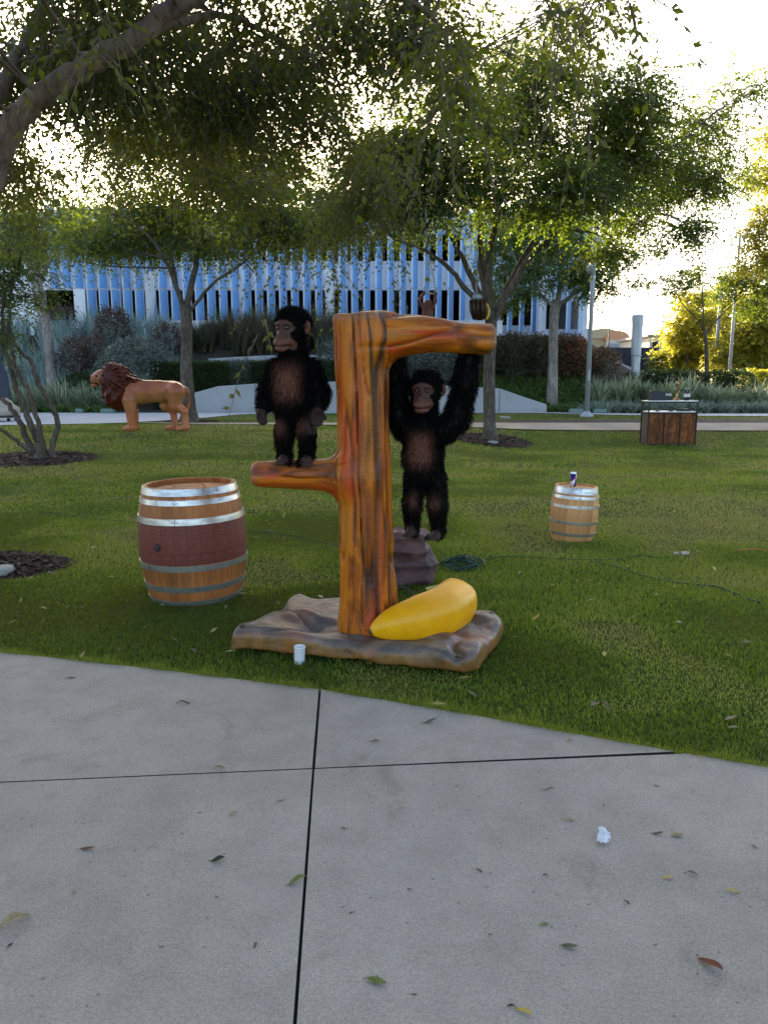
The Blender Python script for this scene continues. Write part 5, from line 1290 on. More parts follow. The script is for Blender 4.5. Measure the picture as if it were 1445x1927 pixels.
def ape(label, J, yaw, origin, seed, nfur=26000, hang=False, knees=True):
    rs = np.random.RandomState(seed); R = Rz(yaw); H = np.array(J['head'])
    h2w = lambda q: H + R @ np.array(q, float)
    t = thing('toy_ape', label, 'ape figure', tuple(origin), 0, 'furry ape figures')
    fingers = []
    for hnd in J['hands']:
        wr, tip, spreadv, palm_n = [np.array(q, float) for q in hnd]
        d = tip - wr; L = np.linalg.norm(d); d /= L
        for k in range(4):
            o = spreadv * (k - 1.5) * .0165; kn = wr + d * L * .48 + o
            m1 = kn + d * L * (.26, .31, .29, .22)[k] + palm_n * .004; e = m1 + d * L * (.16, .20, .19, .14)[k] + palm_n * (.016 if not hang else .03)
            fingers.append((kn, m1, e, .0088))
        th0 = wr + d * L * .2 - spreadv * .022; th1 = th0 + d * L * .22 - spreadv * .02 + palm_n * .012; fingers.append((th0, th1, th1 + d * L * .16 + palm_n * .008, .0092))
    def f(p):
        x = None
        # torso
        for c, r in J['torso']:
            d = d_ell(p, c, r); x = d if x is None else smin(x, d, .06)
        x = smin(x, d_cap(p, J['neck'], H + np.array([0, .012, -.01]), .062, .055), .04)
        for chain in J['arms']:
            for (a, ra), (b_, rb) in zip(chain[:-1], chain[1:]): x = smin(x, d_cap(p, a, b_, ra, rb), .03)
        for chain in J['legs']:
            for (a, ra), (b_, rb) in zip(chain[:-1], chain[1:]): x = smin(x, d_cap(p, a, b_, ra, rb), .03)
        for (wr, tip, sv, pn) in J['hands']:
            wr, tip, sv = np.array(wr), np.array(tip), np.array(sv); d = (tip - wr) / np.linalg.norm(tip - wr); L = np.linalg.norm(tip - wr)
            x = smin(x, np.minimum(d_cap(p, wr + sv * .014, wr + d * L * .46 + sv * .02, .017, .014), d_cap(p, wr - sv * .014, wr + d * L * .46 - sv * .018, .018, .014)), .015)
        for a, b_, c, r in fingers: x = smin(x, np.minimum(d_cap(p, a, b_, r, r * .95), d_cap(p, b_, c, r * .95, r * .8)), .006)
        for an, toe, sidev in J['feet']:
            an, toe, sv = np.array(an), np.array(toe), np.array(sidev)
            x = smin(x, d_cap(p, an, toe, .029, .022), .02)
            d = (toe - an); d = d / np.linalg.norm(d)
            for k in range(4):
                b0 = toe + sv * (k - 1.2) * .0145; x = smin(x, d_cap(p, b0, b0 + d * (.036 - .004 * k) + np.array([0, 0, -.006]), .0088, .0078), .006)
            bt = an + (toe - an) * .55 - sv * .026; x = smin(x, d_cap(p, bt, bt + d * .04 - sv * .016 + np.array([0, 0, -.004]), .011, .010), .010)
        # head
        q = (p - H) @ R
        hd = d_ell(q, (0, .012, .030), (.076, .086, .074))
        hd = smin(hd, d_ell(q, (0, -.020, -.03), (.062, .062, .062)), .03)
        hd = smin(hd, np.minimum(d_cap(q, (-.046, -.054, .030), (-.010, -.071, .032), .0145, .014), d_cap(q, (.046, -.054, .030), (.010, -.071, .032), .0145, .014)), .012)
        hd = smin(hd, d_ell(q, (0, -.062, -.062), (.050, .052, .037)), .022)
        hd = smin(hd, d_ell(q, (0, -.094, -.066), (.036, .020, .021)), .014)
        hd = smin(hd, d_ell(q, (0, -.070, -.094), (.040, .040, .018)), .010)
        hd = smin(hd, d_cap(q, (0, -.070, .004), (0, -.090, -.030), .010, .013), .014)
        hd = smin(hd, np.minimum(d_ell(q, (-.011, -.098, -.033), (.010, .009, .007)), d_ell(q, (.011, -.098, -.033), (.010, .009, .007))), .006)
        for sx in (-1, 1):
            hd = smax(hd, -d_ell(q, (sx * .0275, -.083, .010), (.0155, .016, .0105)), .008)
            hd = smax(hd, -d_ell(q, (sx * .009, -.108, -.037), (.0042, .006, .0038)), .003)
            ear = d_ell(q, (sx * .090, .012, .012), (.023, .011, .036)); ear = smax(ear, -d_ell(q, (sx * .094, .000, .010), (.014, .010, .025)), .006)
            hd = smin(hd, ear, .008)
        mouth = np.abs(q[..., 2] + .0835 - .006 * (q[..., 0] / .04) ** 2) - .0028
        mouth = np.maximum(mouth, np.maximum(np.abs(q[..., 0]) - .043, q[..., 1] + .045)); mouth = np.maximum(mouth, -(hd + .009))
        hd = smax(hd, -mouth, .004)
        return smin(x, hd, .02)
    pts = [np.array(c) for c, r in J['torso']] + [np.array(a) for ch in J['arms'] + J['legs'] for a, _ in ch] + [np.array(q[1]) for q in J['hands']] + [np.array(q[1]) for q in J['feet']] + [H]
    pts = np.array(pts); lo = pts.min(0) - .15; hi = pts.max(0) + .14
    V, Q = sdf_mesh(f, lo, hi, .0068)
    N = vert_normals(V, Q)
    eps = .004
    if (f(V[::50] + N[::50] * eps) < f(V[::50] - N[::50] * eps)).mean() > .5: Q = Q[:, ::-1]; N = -N
    q = (V - H) @ R
    face = (q[:, 1] < -.018) & (((q[:, 0] / .060) ** 2 + ((q[:, 2] - .012) / .037) ** 2 < 1) | ((q[:, 0] / .056) ** 2 + ((q[:, 2] + .062) / .047) ** 2 < 1) | ((np.abs(q[:, 0]) < .042) & (q[:, 2] < .02) & (q[:, 2] > -.06))) & (q[:, 2] > -.109)
    face &= np.linalg.norm(q, axis=1) < .16
    ear = np.zeros(len(V), bool)
    for sx in (-1, 1): ear |= (((q[:, 0] - sx * .092) / .026) ** 2 + ((q[:, 1] - .010) / .02) ** 2 + ((q[:, 2] - .012) / .040) ** 2 < 1) & (np.abs(q[:, 0]) > .074)
    dh = np.full(len(V), 9.)
    for wr, tip, sv, pn in J['hands']: dh = np.minimum(dh, d_cap(V, np.array(wr) + (np.array(tip) - np.array(wr)) * .22, tip, .04, .05))
    for a_, b_, c_, r_ in fingers: dh = np.minimum(dh, d_cap(V, a_, c_, .018))
    df = np.full(len(V), 9.)
    for an, toe, sv in J['feet']: df = np.minimum(df, d_cap(V, np.array(an) * .25 + np.array(toe) * .75, np.array(toe) + (np.array(toe) - np.array(an)) * .5, .034))
    cc = np.array(J['chest']); chest = np.exp(-(((V[:, 0] - cc[0]) / cc[3]) ** 4 + ((V[:, 2] - cc[2]) / cc[4]) ** 4)) * (N[:, 1] < -.25)
    kn = np.zeros(len(V))
    for c in J['knees']: kn = np.maximum(kn, np.exp(-(((V[:, 0] - c[0]) / .026) ** 2 + ((V[:, 2] - c[2]) / .042) ** 2)) * (N[:, 1] < -.2))
    skin = face | ear | (dh < 0) | (df < 0)
    col = np.tile(BLACK, (len(V), 1))
    fcol = np.array([.078, .036, .025]); lip = np.array([.135, .056, .038]); eyec = np.array([.045, .024, .019])
    fm = fcol[None] + (lip - fcol)[None] * sst(-.03, -.075, q[:, 2])[:, None]
    soc = np.maximum(np.exp(-(((q[:, 0] - .0275) / .02) ** 2 + ((q[:, 2] - .008) / .017) ** 2)), np.exp(-(((q[:, 0] + .0275) / .02) ** 2 + ((q[:, 2] - .008) / .017) ** 2)))
    fm = fm + (eyec - fm) * soc[:, None]
    mth = np.exp(-((q[:, 2] + .0835 - .006 * (q[:, 0] / .04) ** 2) / .003) ** 2) * (np.abs(q[:, 0]) < .045) * (q[:, 1] < -.05); fm = fm * (1 - .8 * mth[:, None])
    col[face] = fm[face]; col[ear] = np.array([.12, .050, .034])
    col[dh < 0] = np.array([.026, .013, .010]); col[df < 0] = np.array([.045, .025, .020])
    brown = np.array([.15, .060, .038]); cm = np.maximum(chest * .9, kn * .55)
    col = np.where(skin[:, None], col, col + (brown - col) * np.clip(cm, 0, 1)[:, None])
    me = np_mesh('body', V, Q, m_skin, True, None, {'Col': ('POINT', 'FLOAT_COLOR', np.concatenate([col, np.ones((len(V), 1))], 1))})
    put('body', me, t, world=True)
    # fur: tapered ribbons that hang down the body
    i = rs.randint(0, len(V), nfur * 2); ok = ~skin[i]; i = i[ok][:nfur]
    hi_ = np.flatnonzero((np.linalg.norm(q, axis=1) < .13) & ~skin); i = np.concatenate([i, rs.choice(hi_, 5000)]); n = len(i)
    p = V[i] + rs.normal(0, .003, (n, 3)); nn = N[i]; hq = np.linalg.norm(q[i] * np.array([1, 1, .9]) - np.array([0, .0, .0]), axis=1) < .13
    armd = np.full(n, 9.)
    for chain in J['arms']:
        for (a, ra), (b_, rb) in zip(chain[:-1], chain[1:]): armd = np.minimum(armd, d_cap(p, a, b_, ra, rb))
    legd = np.full(n, 9.)
    for chain in J['legs']:
        for (a, ra), (b_, rb) in zip(chain[:-1], chain[1:]): legd = np.minimum(legd, d_cap(p, a, b_, ra, rb))
    L = np.where(hq, .034, np.where(armd < .012, .046, np.where(legd < .012, .032, .046))) * rs.uniform(.55, 1.35, n)
    cmi = cm[i]; L = L * (1 - .45 * np.clip(cmi, 0, 1)); near = np.minimum(dh[i], df[i]); L = L * np.clip(.35 + near / .08, .35, 1)
    # keep the face clear
    dface = np.min(np.linalg.norm((q[i][:, None, :2] * 0), axis=-1)) if False else None
    fr = (q[i][:, 1] < -.02) & (np.abs(q[i][:, 0]) < .075) & (q[i][:, 2] > -.12) & (q[i][:, 2] < .07) & hq; L[fr] *= .45
    down = np.array([0, 0, -1.]); back = R @ np.array([0, 1., 0])
    lean = np.where(hq[:, None], back * .8 + np.array([0, 0, -.15]), down)
    ti = lean - nn * (lean * nn).sum(1)[:, None]; ti /= np.linalg.norm(ti, axis=1)[:, None] + 1e-6
    clump = np.stack([vnoise(p, 22) - .5, vnoise(p + 9, 22) - .5, vnoise(p + 19, 22) - .5], 1)
    d0 = ti * .62 + nn * .62 + clump * .9 + rs.normal(0, .16, (n, 3)); d0 /= np.linalg.norm(d0, axis=1)[:, None]
    d1 = d0 * .5 + ti * .55 + np.where(hq[:, None], 0, 1) * down * .35; d1 /= np.linalg.norm(d1, axis=1)[:, None]
    p1 = p + d0 * (L * .5)[:, None]; p2 = p1 + d1 * (L * .5)[:, None]
    sv = np.cross(d0, rs.normal(0, 1, (n, 3))); sv /= np.linalg.norm(sv, axis=1)[:, None] + 1e-6; w_ = rs.uniform(.0010, .0020, n)[:, None]
    Vf = np.stack([p - sv * w_, p + sv * w_, p1 + sv * w_ * .8, p1 - sv * w_ * .8, p2], 1).reshape(-1, 3); k = np.arange(n) * 5
    fcl = BLACK * rs.uniform(.6, 1.5, n)[:, None]; bcl = np.array([.20, .082, .052]) * rs.uniform(.4, 1.7, n)[:, None]
    fcl = fcl + (bcl - fcl) * np.clip(cmi * 1.05, 0, 1)[:, None]
    c5 = np.concatenate([np.repeat(fcl, 5, 0), np.ones((n * 5, 1))], 1)
    me = np_mesh('fur', Vf, [np.stack([k, k + 1, k + 2, k + 3], 1), np.stack([k + 3, k + 2, k + 4], 1)], m_fur, False, None, {'Col': ('POINT', 'FLOAT_COLOR', c5)})
    stuff(put('fur', me, t, world=True))
    for sx in (-1, 1):
        c = h2w((sx * .0275, -.0695, .009)); mb = MB()
        mb.lathe([(.0115 * math.sin(a) + 1e-5, -.0115 * math.cos(a)) for a in np.linspace(0.05, math.pi - .05, 9)], 14, c); mb.build('eye', m_eye, t, True, world=True)
    return t

# standing ape on the lower branch
yA1 = YS - .045
def A1(px_, py_, dy=0.0): return P(px_, py_, yA1 + dy)
zf = A1(558, 866)
fz = lambda px_, py_, dy: A1(px_, py_, dy)
J1 = dict(head=A1(548, 622, -.012), neck=A1(553, 672, .01),
          torso=[(A1(551, 706), (.098, .080, .085)), (A1(550, 738), (.097, .080, .095)), (A1(556, 764, .008), (.086, .072, .058))],
          arms=[[(A1(522, 694), .042), (A1(507, 738, -.005), .036), (A1(495, 772, -.02), .029)], [(A1(584, 694), .044), (A1(600, 740, -.005), .038), (A1(598, 770, -.035), .030)]],
          hands=[(A1(492, 774, -.022), A1(493, 801, -.032), (.75, -.66, 0), (.5, -.4, .2)), (A1(598, 772, -.037), A1(596, 803, -.05), (-.95, -.2, 0), (0, -.3, .1))],
          legs=[[(A1(540, 772), .050), (A1(534, 815, -.012), .037), (A1(535, 856, .01), .029)], [(A1(575, 772), .050), (A1(578, 815, -.012), .037), (A1(578, 856, .01), .029)]],
          feet=[(A1(536, 861, .0), A1(530, 868, -.075), (-.9, -.1, 0)), (A1(577, 861, 0), A1(577, 870, -.080), (.95, 0, 0))],
          chest=(*A1(544, 716, 0), .062, .088), knees=[A1(530, 800), A1(569, 800)])
ape('black furry ape standing on the lower branch with its arms hanging down', J1, rad(-30), A1(558, 866), 301)
# hanging ape below the upper branch
yA2 = YS + .13
def A2(px_, py_, dy=0.0): return P(px_, py_, yA2 + dy)
zu = ub0[2]
J2_ = dict(head=A2(800, 738, -.05), neck=A2(798, 788, 0),
           torso=[(A2(796, 822), (.100, .080, .085)), (A2(795, 862), (.098, .080, .10)), (A2(800, 898, .005), (.086, .072, .06))],
           arms=[[(A2(762, 806), .058), (A2(747, 772, .02), .056), (A2(742, 715, 0), .054), (A2(742, 655, -.01), .046)], [(A2(838, 808), .058), (A2(860, 786, .02), .056), (A2(874, 722, 0), .052), (A2(886, 655, -.01), .043)]],
           hands=[(A2(742, 652, -.02), A2(744, 606, -.06), (1, 0, 0), (0, -1., -.1)), (A2(888, 652, -.02), A2(886, 611, -.06), (1, 0, 0), (0, -1., -.1))],
           legs=[[(A2(781, 906), .054), (A2(776, 952, -.01), .041), (A2(775, 992, .0), .030)], [(A2(819, 906), .054), (A2(823, 955, -.012), .042), (A2(825, 998, .01), .030)]],
           feet=[(A2(776, 997, 0), A2(770, 1004, -.06), (-.9, 0, 0)), (A2(824, 1003, .01), A2(818, 1010, -.05), (.9, 0, 0))],
           chest=(*A2(790, 842, 0), .060, .090), knees=[A2(776, 938), A2(816, 942)])
ape('black furry ape hanging by both arms from the upper branch', J2_, rad(-17), A2(800, 1008), 302, hang=True)
# ================================================================== BARRELS
def wood_mat(name, light, dark, red=None):
    m, nt, b, o = newmat(name)
    v = coords(nt, 'Object', (14, 14, 1.2)); n1 = noise(nt, v, 2.2, 6, .65, .4); n2 = noise(nt, coords(nt, 'Object'), 3.5, 4)
    c = ramp(nt, n1, [(.3, dark), (.6, light)])
    hs = nt.nodes.new('ShaderNodeHueSaturation'); nt.links.new(c, hs.inputs['Color']); nt.links.new(math_(nt, 'MULTIPLY_ADD', objrand(nt), .55, .74), hs.inputs['Value']); c = hs.outputs[0]
    c = mixc(nt, 1., c, ramp(nt, n2, [(.32, (.68, .62, .58)), (.6, (1.08, 1.06, 1.04))]), 'MULTIPLY')
    if red:
        z = nt.nodes.new('ShaderNodeSeparateXYZ'); nt.links.new(nt.nodes.new('ShaderNodeTexCoord').outputs['Object'], z.inputs[0])
        zz = math_(nt, 'ADD', z.outputs[2], math_(nt, 'MULTIPLY', math_(nt, 'SUBTRACT', n2, .5), .02))
        f = math_(nt, 'MULTIPLY', math_(nt, 'GREATER_THAN', zz, red[0]), math_(nt, 'LESS_THAN', zz, red[1]))
        rc = ramp(nt, n1, [(.3, (.085, .022, .018)), (.5, (.150, .036, .024)), (.7, (.215, .060, .034))])
        rc = mixc(nt, ramp(nt, n2, [(.60, (0, 0, 0)), (.74, (.7, .7, .7))]), rc, (.29, .12, .06))
        scr = noise(nt, coords(nt, 'Object', (3, 3, 40)), 2.5, 5, .7, .8); rc = mixc(nt, 1., rc, ramp(nt, scr, [(.30, (.55, .5, .5)), (.5, (1, 1, 1)), (.72, (1.5, 1.6, 1.6))]), 'MULTIPLY')
        c = mixc(nt, f, c, rc)
    nt.links.new(c, b.inputs['Base Color']); setin(b, 'Roughness', .55); setin(b, 'Specular IOR Level', .35); bump(nt, b, n1, .25, .006); return m
def hoop_mat():
    m, nt, b, o = newmat('galvanised_hoop')
    v = coords(nt, 'Object'); n1 = noise(nt, coords(nt, 'Object', (1, 1, 5)), 9, 5, .6); n2 = noise(nt, v, 30, 4, .6)
    c = ramp(nt, n1, [(.3, (.36, .36, .35)), (.6, (.60, .60, .59))]); c = mixc(nt, ramp(nt, n2, [(.60, (0, 0, 0)), (.72, (.6, .6, .6))]), c, (.20, .13, .08))
    nt.links.new(c, b.inputs['Base Color']); setin(b, 'Metallic', .85); nt.links.new(ramp(nt, n1, [(.3, (.42, .42, .42)), (.7, (.28, .28, .28))]), b.inputs['Roughness']); bump(nt, b, n2, .15, .004); return m
m_hoop = hoop_mat(); m_rivet = pmat('rivet', (.09, .08, .07), (.05, .045, .04), 30, .5, 0, metal=.6)
def barrel(label, loc, H, rb, re_, woodm, hoops, rz=0.0, tilt=(0, 0), N=26, headz=.030, stain=None):
    t = thing('wine_barrel', label, 'barrel', loc, 0, 'wooden barrels'); t.rotation_euler = (tilt[0], tilt[1], rz)
    prof = lambda z: re_ + (rb - re_) * (1 - (2 * z / H - 1) ** 2)
    zs = np.linspace(0, H, 15); da = 2 * math.pi / N; th = .026 * rb / .36
    V = []; ks = 5
    aa = np.linspace(-da / 2 + .0014, da / 2 - .0014, ks)
    for z in zs:
        r = prof(z)
        for k, a in enumerate(aa):
            rr = r - (.0009 if k in (0, ks - 1) else 0); V.append((rr * math.cos(a), rr * math.sin(a), z))
        for a in aa[::-1]: V.append(((r - th) * math.cos(a), (r - th) * math.sin(a), z))
    w_ = 2 * ks; F_ = []
    for i in range(len(zs) - 1):
        for k in range(w_): F_.append((i * w_ + k, i * w_ + (k + 1) % w_, (i + 1) * w_ + (k + 1) % w_, (i + 1) * w_ + k))
    F_ += [tuple(range(w_ - 1, -1, -1)), tuple((len(zs) - 1) * w_ + k for k in range(w_))]
    mb = MB(); mb.add(V, F_); me = mb.mesh('stave', woodm); autosmooth(me, 35)
    for k in range(N): put('stave', me, t, (0, 0, 0), (0, 0, k * da))
    for z0, z1 in hoops:
        mb = MB(); n = 4; pr = [(prof(z) + .0045, z) for z in np.linspace(z0, z1, n)]; pin = [(prof(z) - .004, z) for z in np.linspace(z1, z0, n)]
        mb.lathe(pr + pin + [pr[0]], 64, cap=False); me = mb.mesh('hoop', m_hoop); autosmooth(me, 40); h = put('hoop', me, t)
        a = -math.pi / 2 - .10 - rz + (.05 if H * .6 < z0 < H * .9 else -1.3 + 3 * z0); zc = (z0 + z1) / 2; r = prof(zc) + .0065
        mb = MB(); mb.box((r * math.cos(a), r * math.sin(a), zc), (.002, .0022, z1 - z0 + .001), a); mb.build('seam', m_rivet, h)
        for s in (-1, 1):
            a2 = a + s * .045; mb = MB(); mb.lathe([(.0038, 0), (.003, .0018), (.0005, .0025)], 8); 
            rv = mb.build('rivet', m_rivet, h, True, (r * math.cos(a2) - .0005 * math.cos(a2), r * math.sin(a2), zc), (0, math.pi / 2, a2))
    # head boards, set down below the rim
    rh = prof(H - headz) - th * .6; nb = 6
    for zlev in (H - headz, headz * .7):
        for k in range(nb):
            x0, x1 = -rh + 2 * rh * k / nb + .002, -rh + 2 * rh * (k + 1) / nb - .002; xs = np.linspace(x0, x1, 6)
            pl = [(x, -math.sqrt(max(0, rh * rh - x * x))) for x in xs] + [(x, math.sqrt(max(0, rh * rh - x * x))) for x in xs[::-1]]
            mb = MB(); mb.prism(pl, zlev - .02, zlev - .0015 * (k % 2)); mb.build('head_board', woodm, t)
    return t, prof
m_oakL = wood_mat('stained_oak', (.40, .150, .042), (.24, .080, .022), (.29, .571))
m_oakS = wood_mat('light_oak', (.60, .31, .12), (.44, .205, .072))
bl = GT(371, 1118); H_ = .785
bigb, _ = barrel('large wine barrel with a dark red stained middle band left of the carved tree', tuple(bl), H_, .362, .305, m_oakL, [(a_ * .892, b_ * .892) for a_, b_ in ((.008, .045), (.115, .160), (.278, .322), (.622, .668), (.762, .800), (.828, .878))], rz=.4, tilt=(0, rad(-1.2)))
bung = MB(); bung.lathe([(.026, 0), (.026, .006), (.018, .012), (.002, .013)], 16); a = -math.pi / 2 - .42 - .4
bo = bung.build('bung', pmat('bung', (.05, .03, .025), (.03, .02, .015), 20, .8), bigb, True, (.3625 * math.cos(a), .3625 * math.sin(a), .41), (0, math.pi / 2, a))
bs = GT(1075, 1014)
smb, _ = barrel('small pale oak barrel with a can on top on the right of the lawn', tuple(bs), .515, .221, .189, m_oakS, [(.020, .048) if False else (.055, .082), (.168, .194), (.318, .344), (.402, .430), (.448, .508)], rz=.9, tilt=(rad(2), rad(2.2)), N=22, headz=.016)
bpy.context.view_layer.update()
# can on the small barrel
def can_mat():
    m, nt, b, o = newmat('blue_silver_can')
    tc = nt.nodes.new('ShaderNodeTexCoord').outputs['Object']; s = nt.nodes.new('ShaderNodeSeparateXYZ'); nt.links.new(tc, s.inputs[0])
    x, z = s.outputs[0], s.outputs[2]
    # slanted quarters: blue above left and below right, silver elsewhere
    zz = math_(nt, 'SUBTRACT', z, .072); a1 = math_(nt, 'GREATER_THAN', math_(nt, 'ADD', zz, math_(nt, 'MULTIPLY', x, -.9)), 0.0)
    a2 = math_(nt, 'GREATER_THAN', math_(nt, 'ADD', x, math_(nt, 'MULTIPLY', zz, -.20)), .012)
    blue = math_(nt, 'ABSOLUTE', math_(nt, 'SUBTRACT', a1, a2))
    c = mixc(nt, blue, (.55, .56, .60), (.012, .014, .16))
    red = math_(nt, 'LESS_THAN', math_(nt, 'ABSOLUTE', math_(nt, 'ADD', zz, math_(nt, 'MULTIPLY', x, -.9))), .006)
    c = mixc(nt, red, c, (.55, .03, .03))
    nt.links.new(c, b.inputs['Base Color']); setin(b, 'Metallic', .45); setin(b, 'Roughness', .3); return m
m_can = can_mat(); m_alu = pmat('aluminium', (.70, .71, .73), (.60, .61, .63), 20, .3, 0, metal=.9)
def can(loc, label):
    t = thing('drink_can', label, 'can', loc, 0, 'drink cans'); r, h = .0275, .138
    mb = MB(); mb.lathe([(r * .82, .0), (r * .95, .006), (r, .013), (r, h - .014)], 24); mb.build('can_body', m_can, t, True)
    mb = MB(); mb.lathe([(r, h - .014), (r * .97, h - .007), (r * .88, h - .001), (r * .88, h), (r * .80, h), (r * .78, h - .005), (.002, h - .005)], 24, cap=False); mb.build('rim', m_alu, t, True)
    mb = MB(); mb.box((0, 0, h - .003), (.012, .022, .0015)); mb.build('pull_tab', m_alu, t)
mt = smb.matrix_world
can(tuple(mt @ Vector((-.035, .02, .501))), 'slim blue and silver drink can standing on the small barrel')

# ================================================================== ROCK, CABLES, SMALL THINGS
rc = G(770, 1106, 0); yr = rc[1] + .16
def f_rock(p):
    c = np.array([P(764, 1060, yr)[0], yr, .19])
    q = p - c; q = q + .03 * (np.stack([vnoise(p * 4), vnoise(p * 4 + 5), vnoise(p * 4 + 11)], -1) - .5)
    b_ = np.maximum(np.maximum(np.abs(q[..., 0] + .02 * q[..., 2]) - .15 - .10 * np.clip(-q[..., 2], -.2, .2), np.abs(q[..., 1]) - .13), np.abs(q[..., 2]) - .195)
    b_ = smin(b_, d_ell(p, P(797, 1086, yr - .02) * np.array([1, 1, 0]) + np.array([0, 0, .10]), (.085, .10, .13)), .03); b_ = smin(b_, d_ell(p, P(806, 1075, yr) * np.array([1, 1, 0]) + np.array([0, 0, .16]), (.05, .07, .06)), .02)
    lay = .022 * np.abs(np.sin((p[..., 2] * (1 + .3 * vnoise(p + 3, 3)) + .16 * vnoise(p, 4)) * 26)) * (.3 + 1.2 * vnoise(p + 8, 5))
    return smax(b_, np.linalg.norm(q / np.array([1.5, 1.2, 1.25]), axis=-1) - .205, .05) + lay - .085 * (fbm(p, 8, 3) - .5) - .02
V, Q = sdf_mesh(f_rock, (P(764, 1060, yr)[0] - .32, yr - .3, -.03), (P(764, 1060, yr)[0] + .32, yr + .3, .46), .0115)
if (vert_normals(V, Q) * (V - V.mean(0))).sum() < 0: Q = Q[:, ::-1]
m_rock = pmat('purple_rock', (.13, .062, .056), (.055, .028, .026), 9, .6, .5, 30, .02, kind='Geo', detail=7)
tag(put('rock_prop', np_mesh('rock_prop', V, Q, m_rock, True)), 'purple-brown layered rock behind the carved trunk below the hanging ape', 'rock')
m_cable = pmat('green_cable', (.010, .060, .038), (.007, .038, .026), 20, .55, 0, spec=.25)
m_cabo = pmat('orange_cable', (.50, .11, .03), (.42, .09, .03), 20, .45, 0)
def cable(pts_px, r, m, label, z0=.012, hump=None, per=6):
    pts = []
    for k, q in enumerate(pts_px):
        p = GT(q[0], q[1]); p[2] += z0 + (q[2] if len(q) > 2 else 0); pts.append(p)
    mb = MB(); mb.tube(crom(pts, per), r, 6); return tag(mb.build('extension_cable', m, None, True), label, 'cable', 'cables on the grass')
rs = np.random.RandomState(77)
cc = GT(868, 1066); pts = []
for k in range(64):
    a = k * 1.03 + rs.normal(0, .35); e = rs.uniform(.35, 1.0)
    pts.append((cc[0] + .17 * e * math.cos(a) * (1 + .3 * math.sin(k * .37)), cc[1] + .22 * e * math.sin(a) + .03 * math.sin(k * .5), .018 + .10 * rs.rand() ** 2 * (1.15 - e)))
mb = MB(); mb.tube(crom(pts, 5), .0052, 6); tag(mb.build('cable_coil', m_cable, None, True), 'tangled coil of green cable on the grass right of the rock', 'cable')
cable([(896, 1060), (930, 1052, .004), (980, 1050), (1050, 1055), (1150, 1056), (1200, 1050, .008), (1240, 1053), (1280, 1047)], .0045, m_cable, 'green cable running right from the coil to the white plug')
cable([(1110, 1060), (1160, 1070), (1200, 1084), (1270, 1099), (1320, 1107, .008), (1348, 1111, .012), (1376, 1119), (1430, 1139)], .0060, m_cable, 'green cable curving down the right side of the lawn')
cable([(1380, 1039), (1420, 1037, .006), (1450, 1039), (1520, 1036)], .005, m_cabo, 'orange cable at the right edge of the lawn')
cable([(70, 966), (108, 968), (150, 974), (200, 980), (240, 984), (330, 992), (470, 1003), (520, 1008, .008), (580, 1016), (640, 1032), (700, 1060)], .0045, m_cable, 'thin green cable lying across the lawn behind the large barrel')
cable([(745, 1114), (760, 1117, .03), (776, 1124, .02), (790, 1140)], .006, m_black, 'short black cable at the foot of the rock')
p = GT(1284, 1046); mb = MB(); mb.box((p[0] - .06, p[1], .025), (.035, .016, .016)); mb.box((p[0] + .02, p[1], .025), (.06, .02, .02)); tag(mb.build('cable_plug', pmat('pink_plug', (.40, .24, .22), (.50, .46, .44), 20, .5), None), 'pale pink and white cable plug on the grass right of the small barrel', 'plug')
# white cup on the grass
p = G(563, 1249, 0); cs = thing('paper_cup', 'small white paper tub on the grass in front of the rocky base', 'cup', (p[0], p[1] + .01, 0))
m_cup, nt, b, o_ = newmat('white_paper'); v = coords(nt, 'Object', (60, 60, 90)); c = ramp(nt, noise(nt, v, 1.2, 2), [(.60, (.74, .73, .74)), (.70, (.62, .52, .50))]); nt.links.new(c, b.inputs['Base Color']); setin(b, 'Roughness', .7)
mb = MB(); mb.lathe([(.0265, .0), (.0275, .012), (.0295, .086), (.031, .088), (.031, .093), (.028, .093), (.027, .084), (.002, .083)], 28, cap=False); mb.build('cup_wall', m_cup, cs, True, rot=(0, rad(3), 0))
# paper scrap and fallen leaves on the pavement
m_paper = pmat('tissue', (.72, .73, .75), (.62, .63, .66), 20, .8, .4)
q = G(1134, 1582, PV); n = 7; rs = np.random.RandomState(9); V = []
for i in range(n):
    for k in range(n):
        u, v_ = i / (n - 1) - .5, k / (n - 1) - .5; V.append((q[0] + u * .040 + v_ * .010 + rs.normal(0, .003), q[1] + v_ * .050 * (1.2 - abs(u)) + rs.normal(0, .003), PV + .004 + .022 * (1 - abs(u) * 1.6) * (v_ + .55) + rs.uniform(0, .012)))
mb = MB(); mb.add(V, [(i * n + k, (i + 1) * n + k, (i + 1) * n + k + 1, i * n + k + 1) for i in range(n - 1) for k in range(n - 1)]); tag(mb.build('paper_scrap', m_paper, None, False), 'crumpled white paper scrap on the pavement', 'paper')
LEAFC = {'tan': ((.34, .27, .13), (.24, .18, .09)), 'green': ((.17, .19, .045), (.11, .13, .03)), 'dark': ((.020, .035, .014), (.03, .03, .015)), 'brown': ((.16, .085, .045), (.10, .055, .03)), 'yellow': ((.50, .36, .07), (.38, .28, .06)), 'pale': ((.45, .42, .28), (.36, .34, .22)), 'red': ((.17, .055, .025), (.11, .04, .02)), 'olive': ((.13, .12, .06), (.09, .08, .045))}
LM = {k: pmat('dry_leaf_' + k, a, b_, 40, .7, .3) for k, (a, b_) in LEAFC.items()}
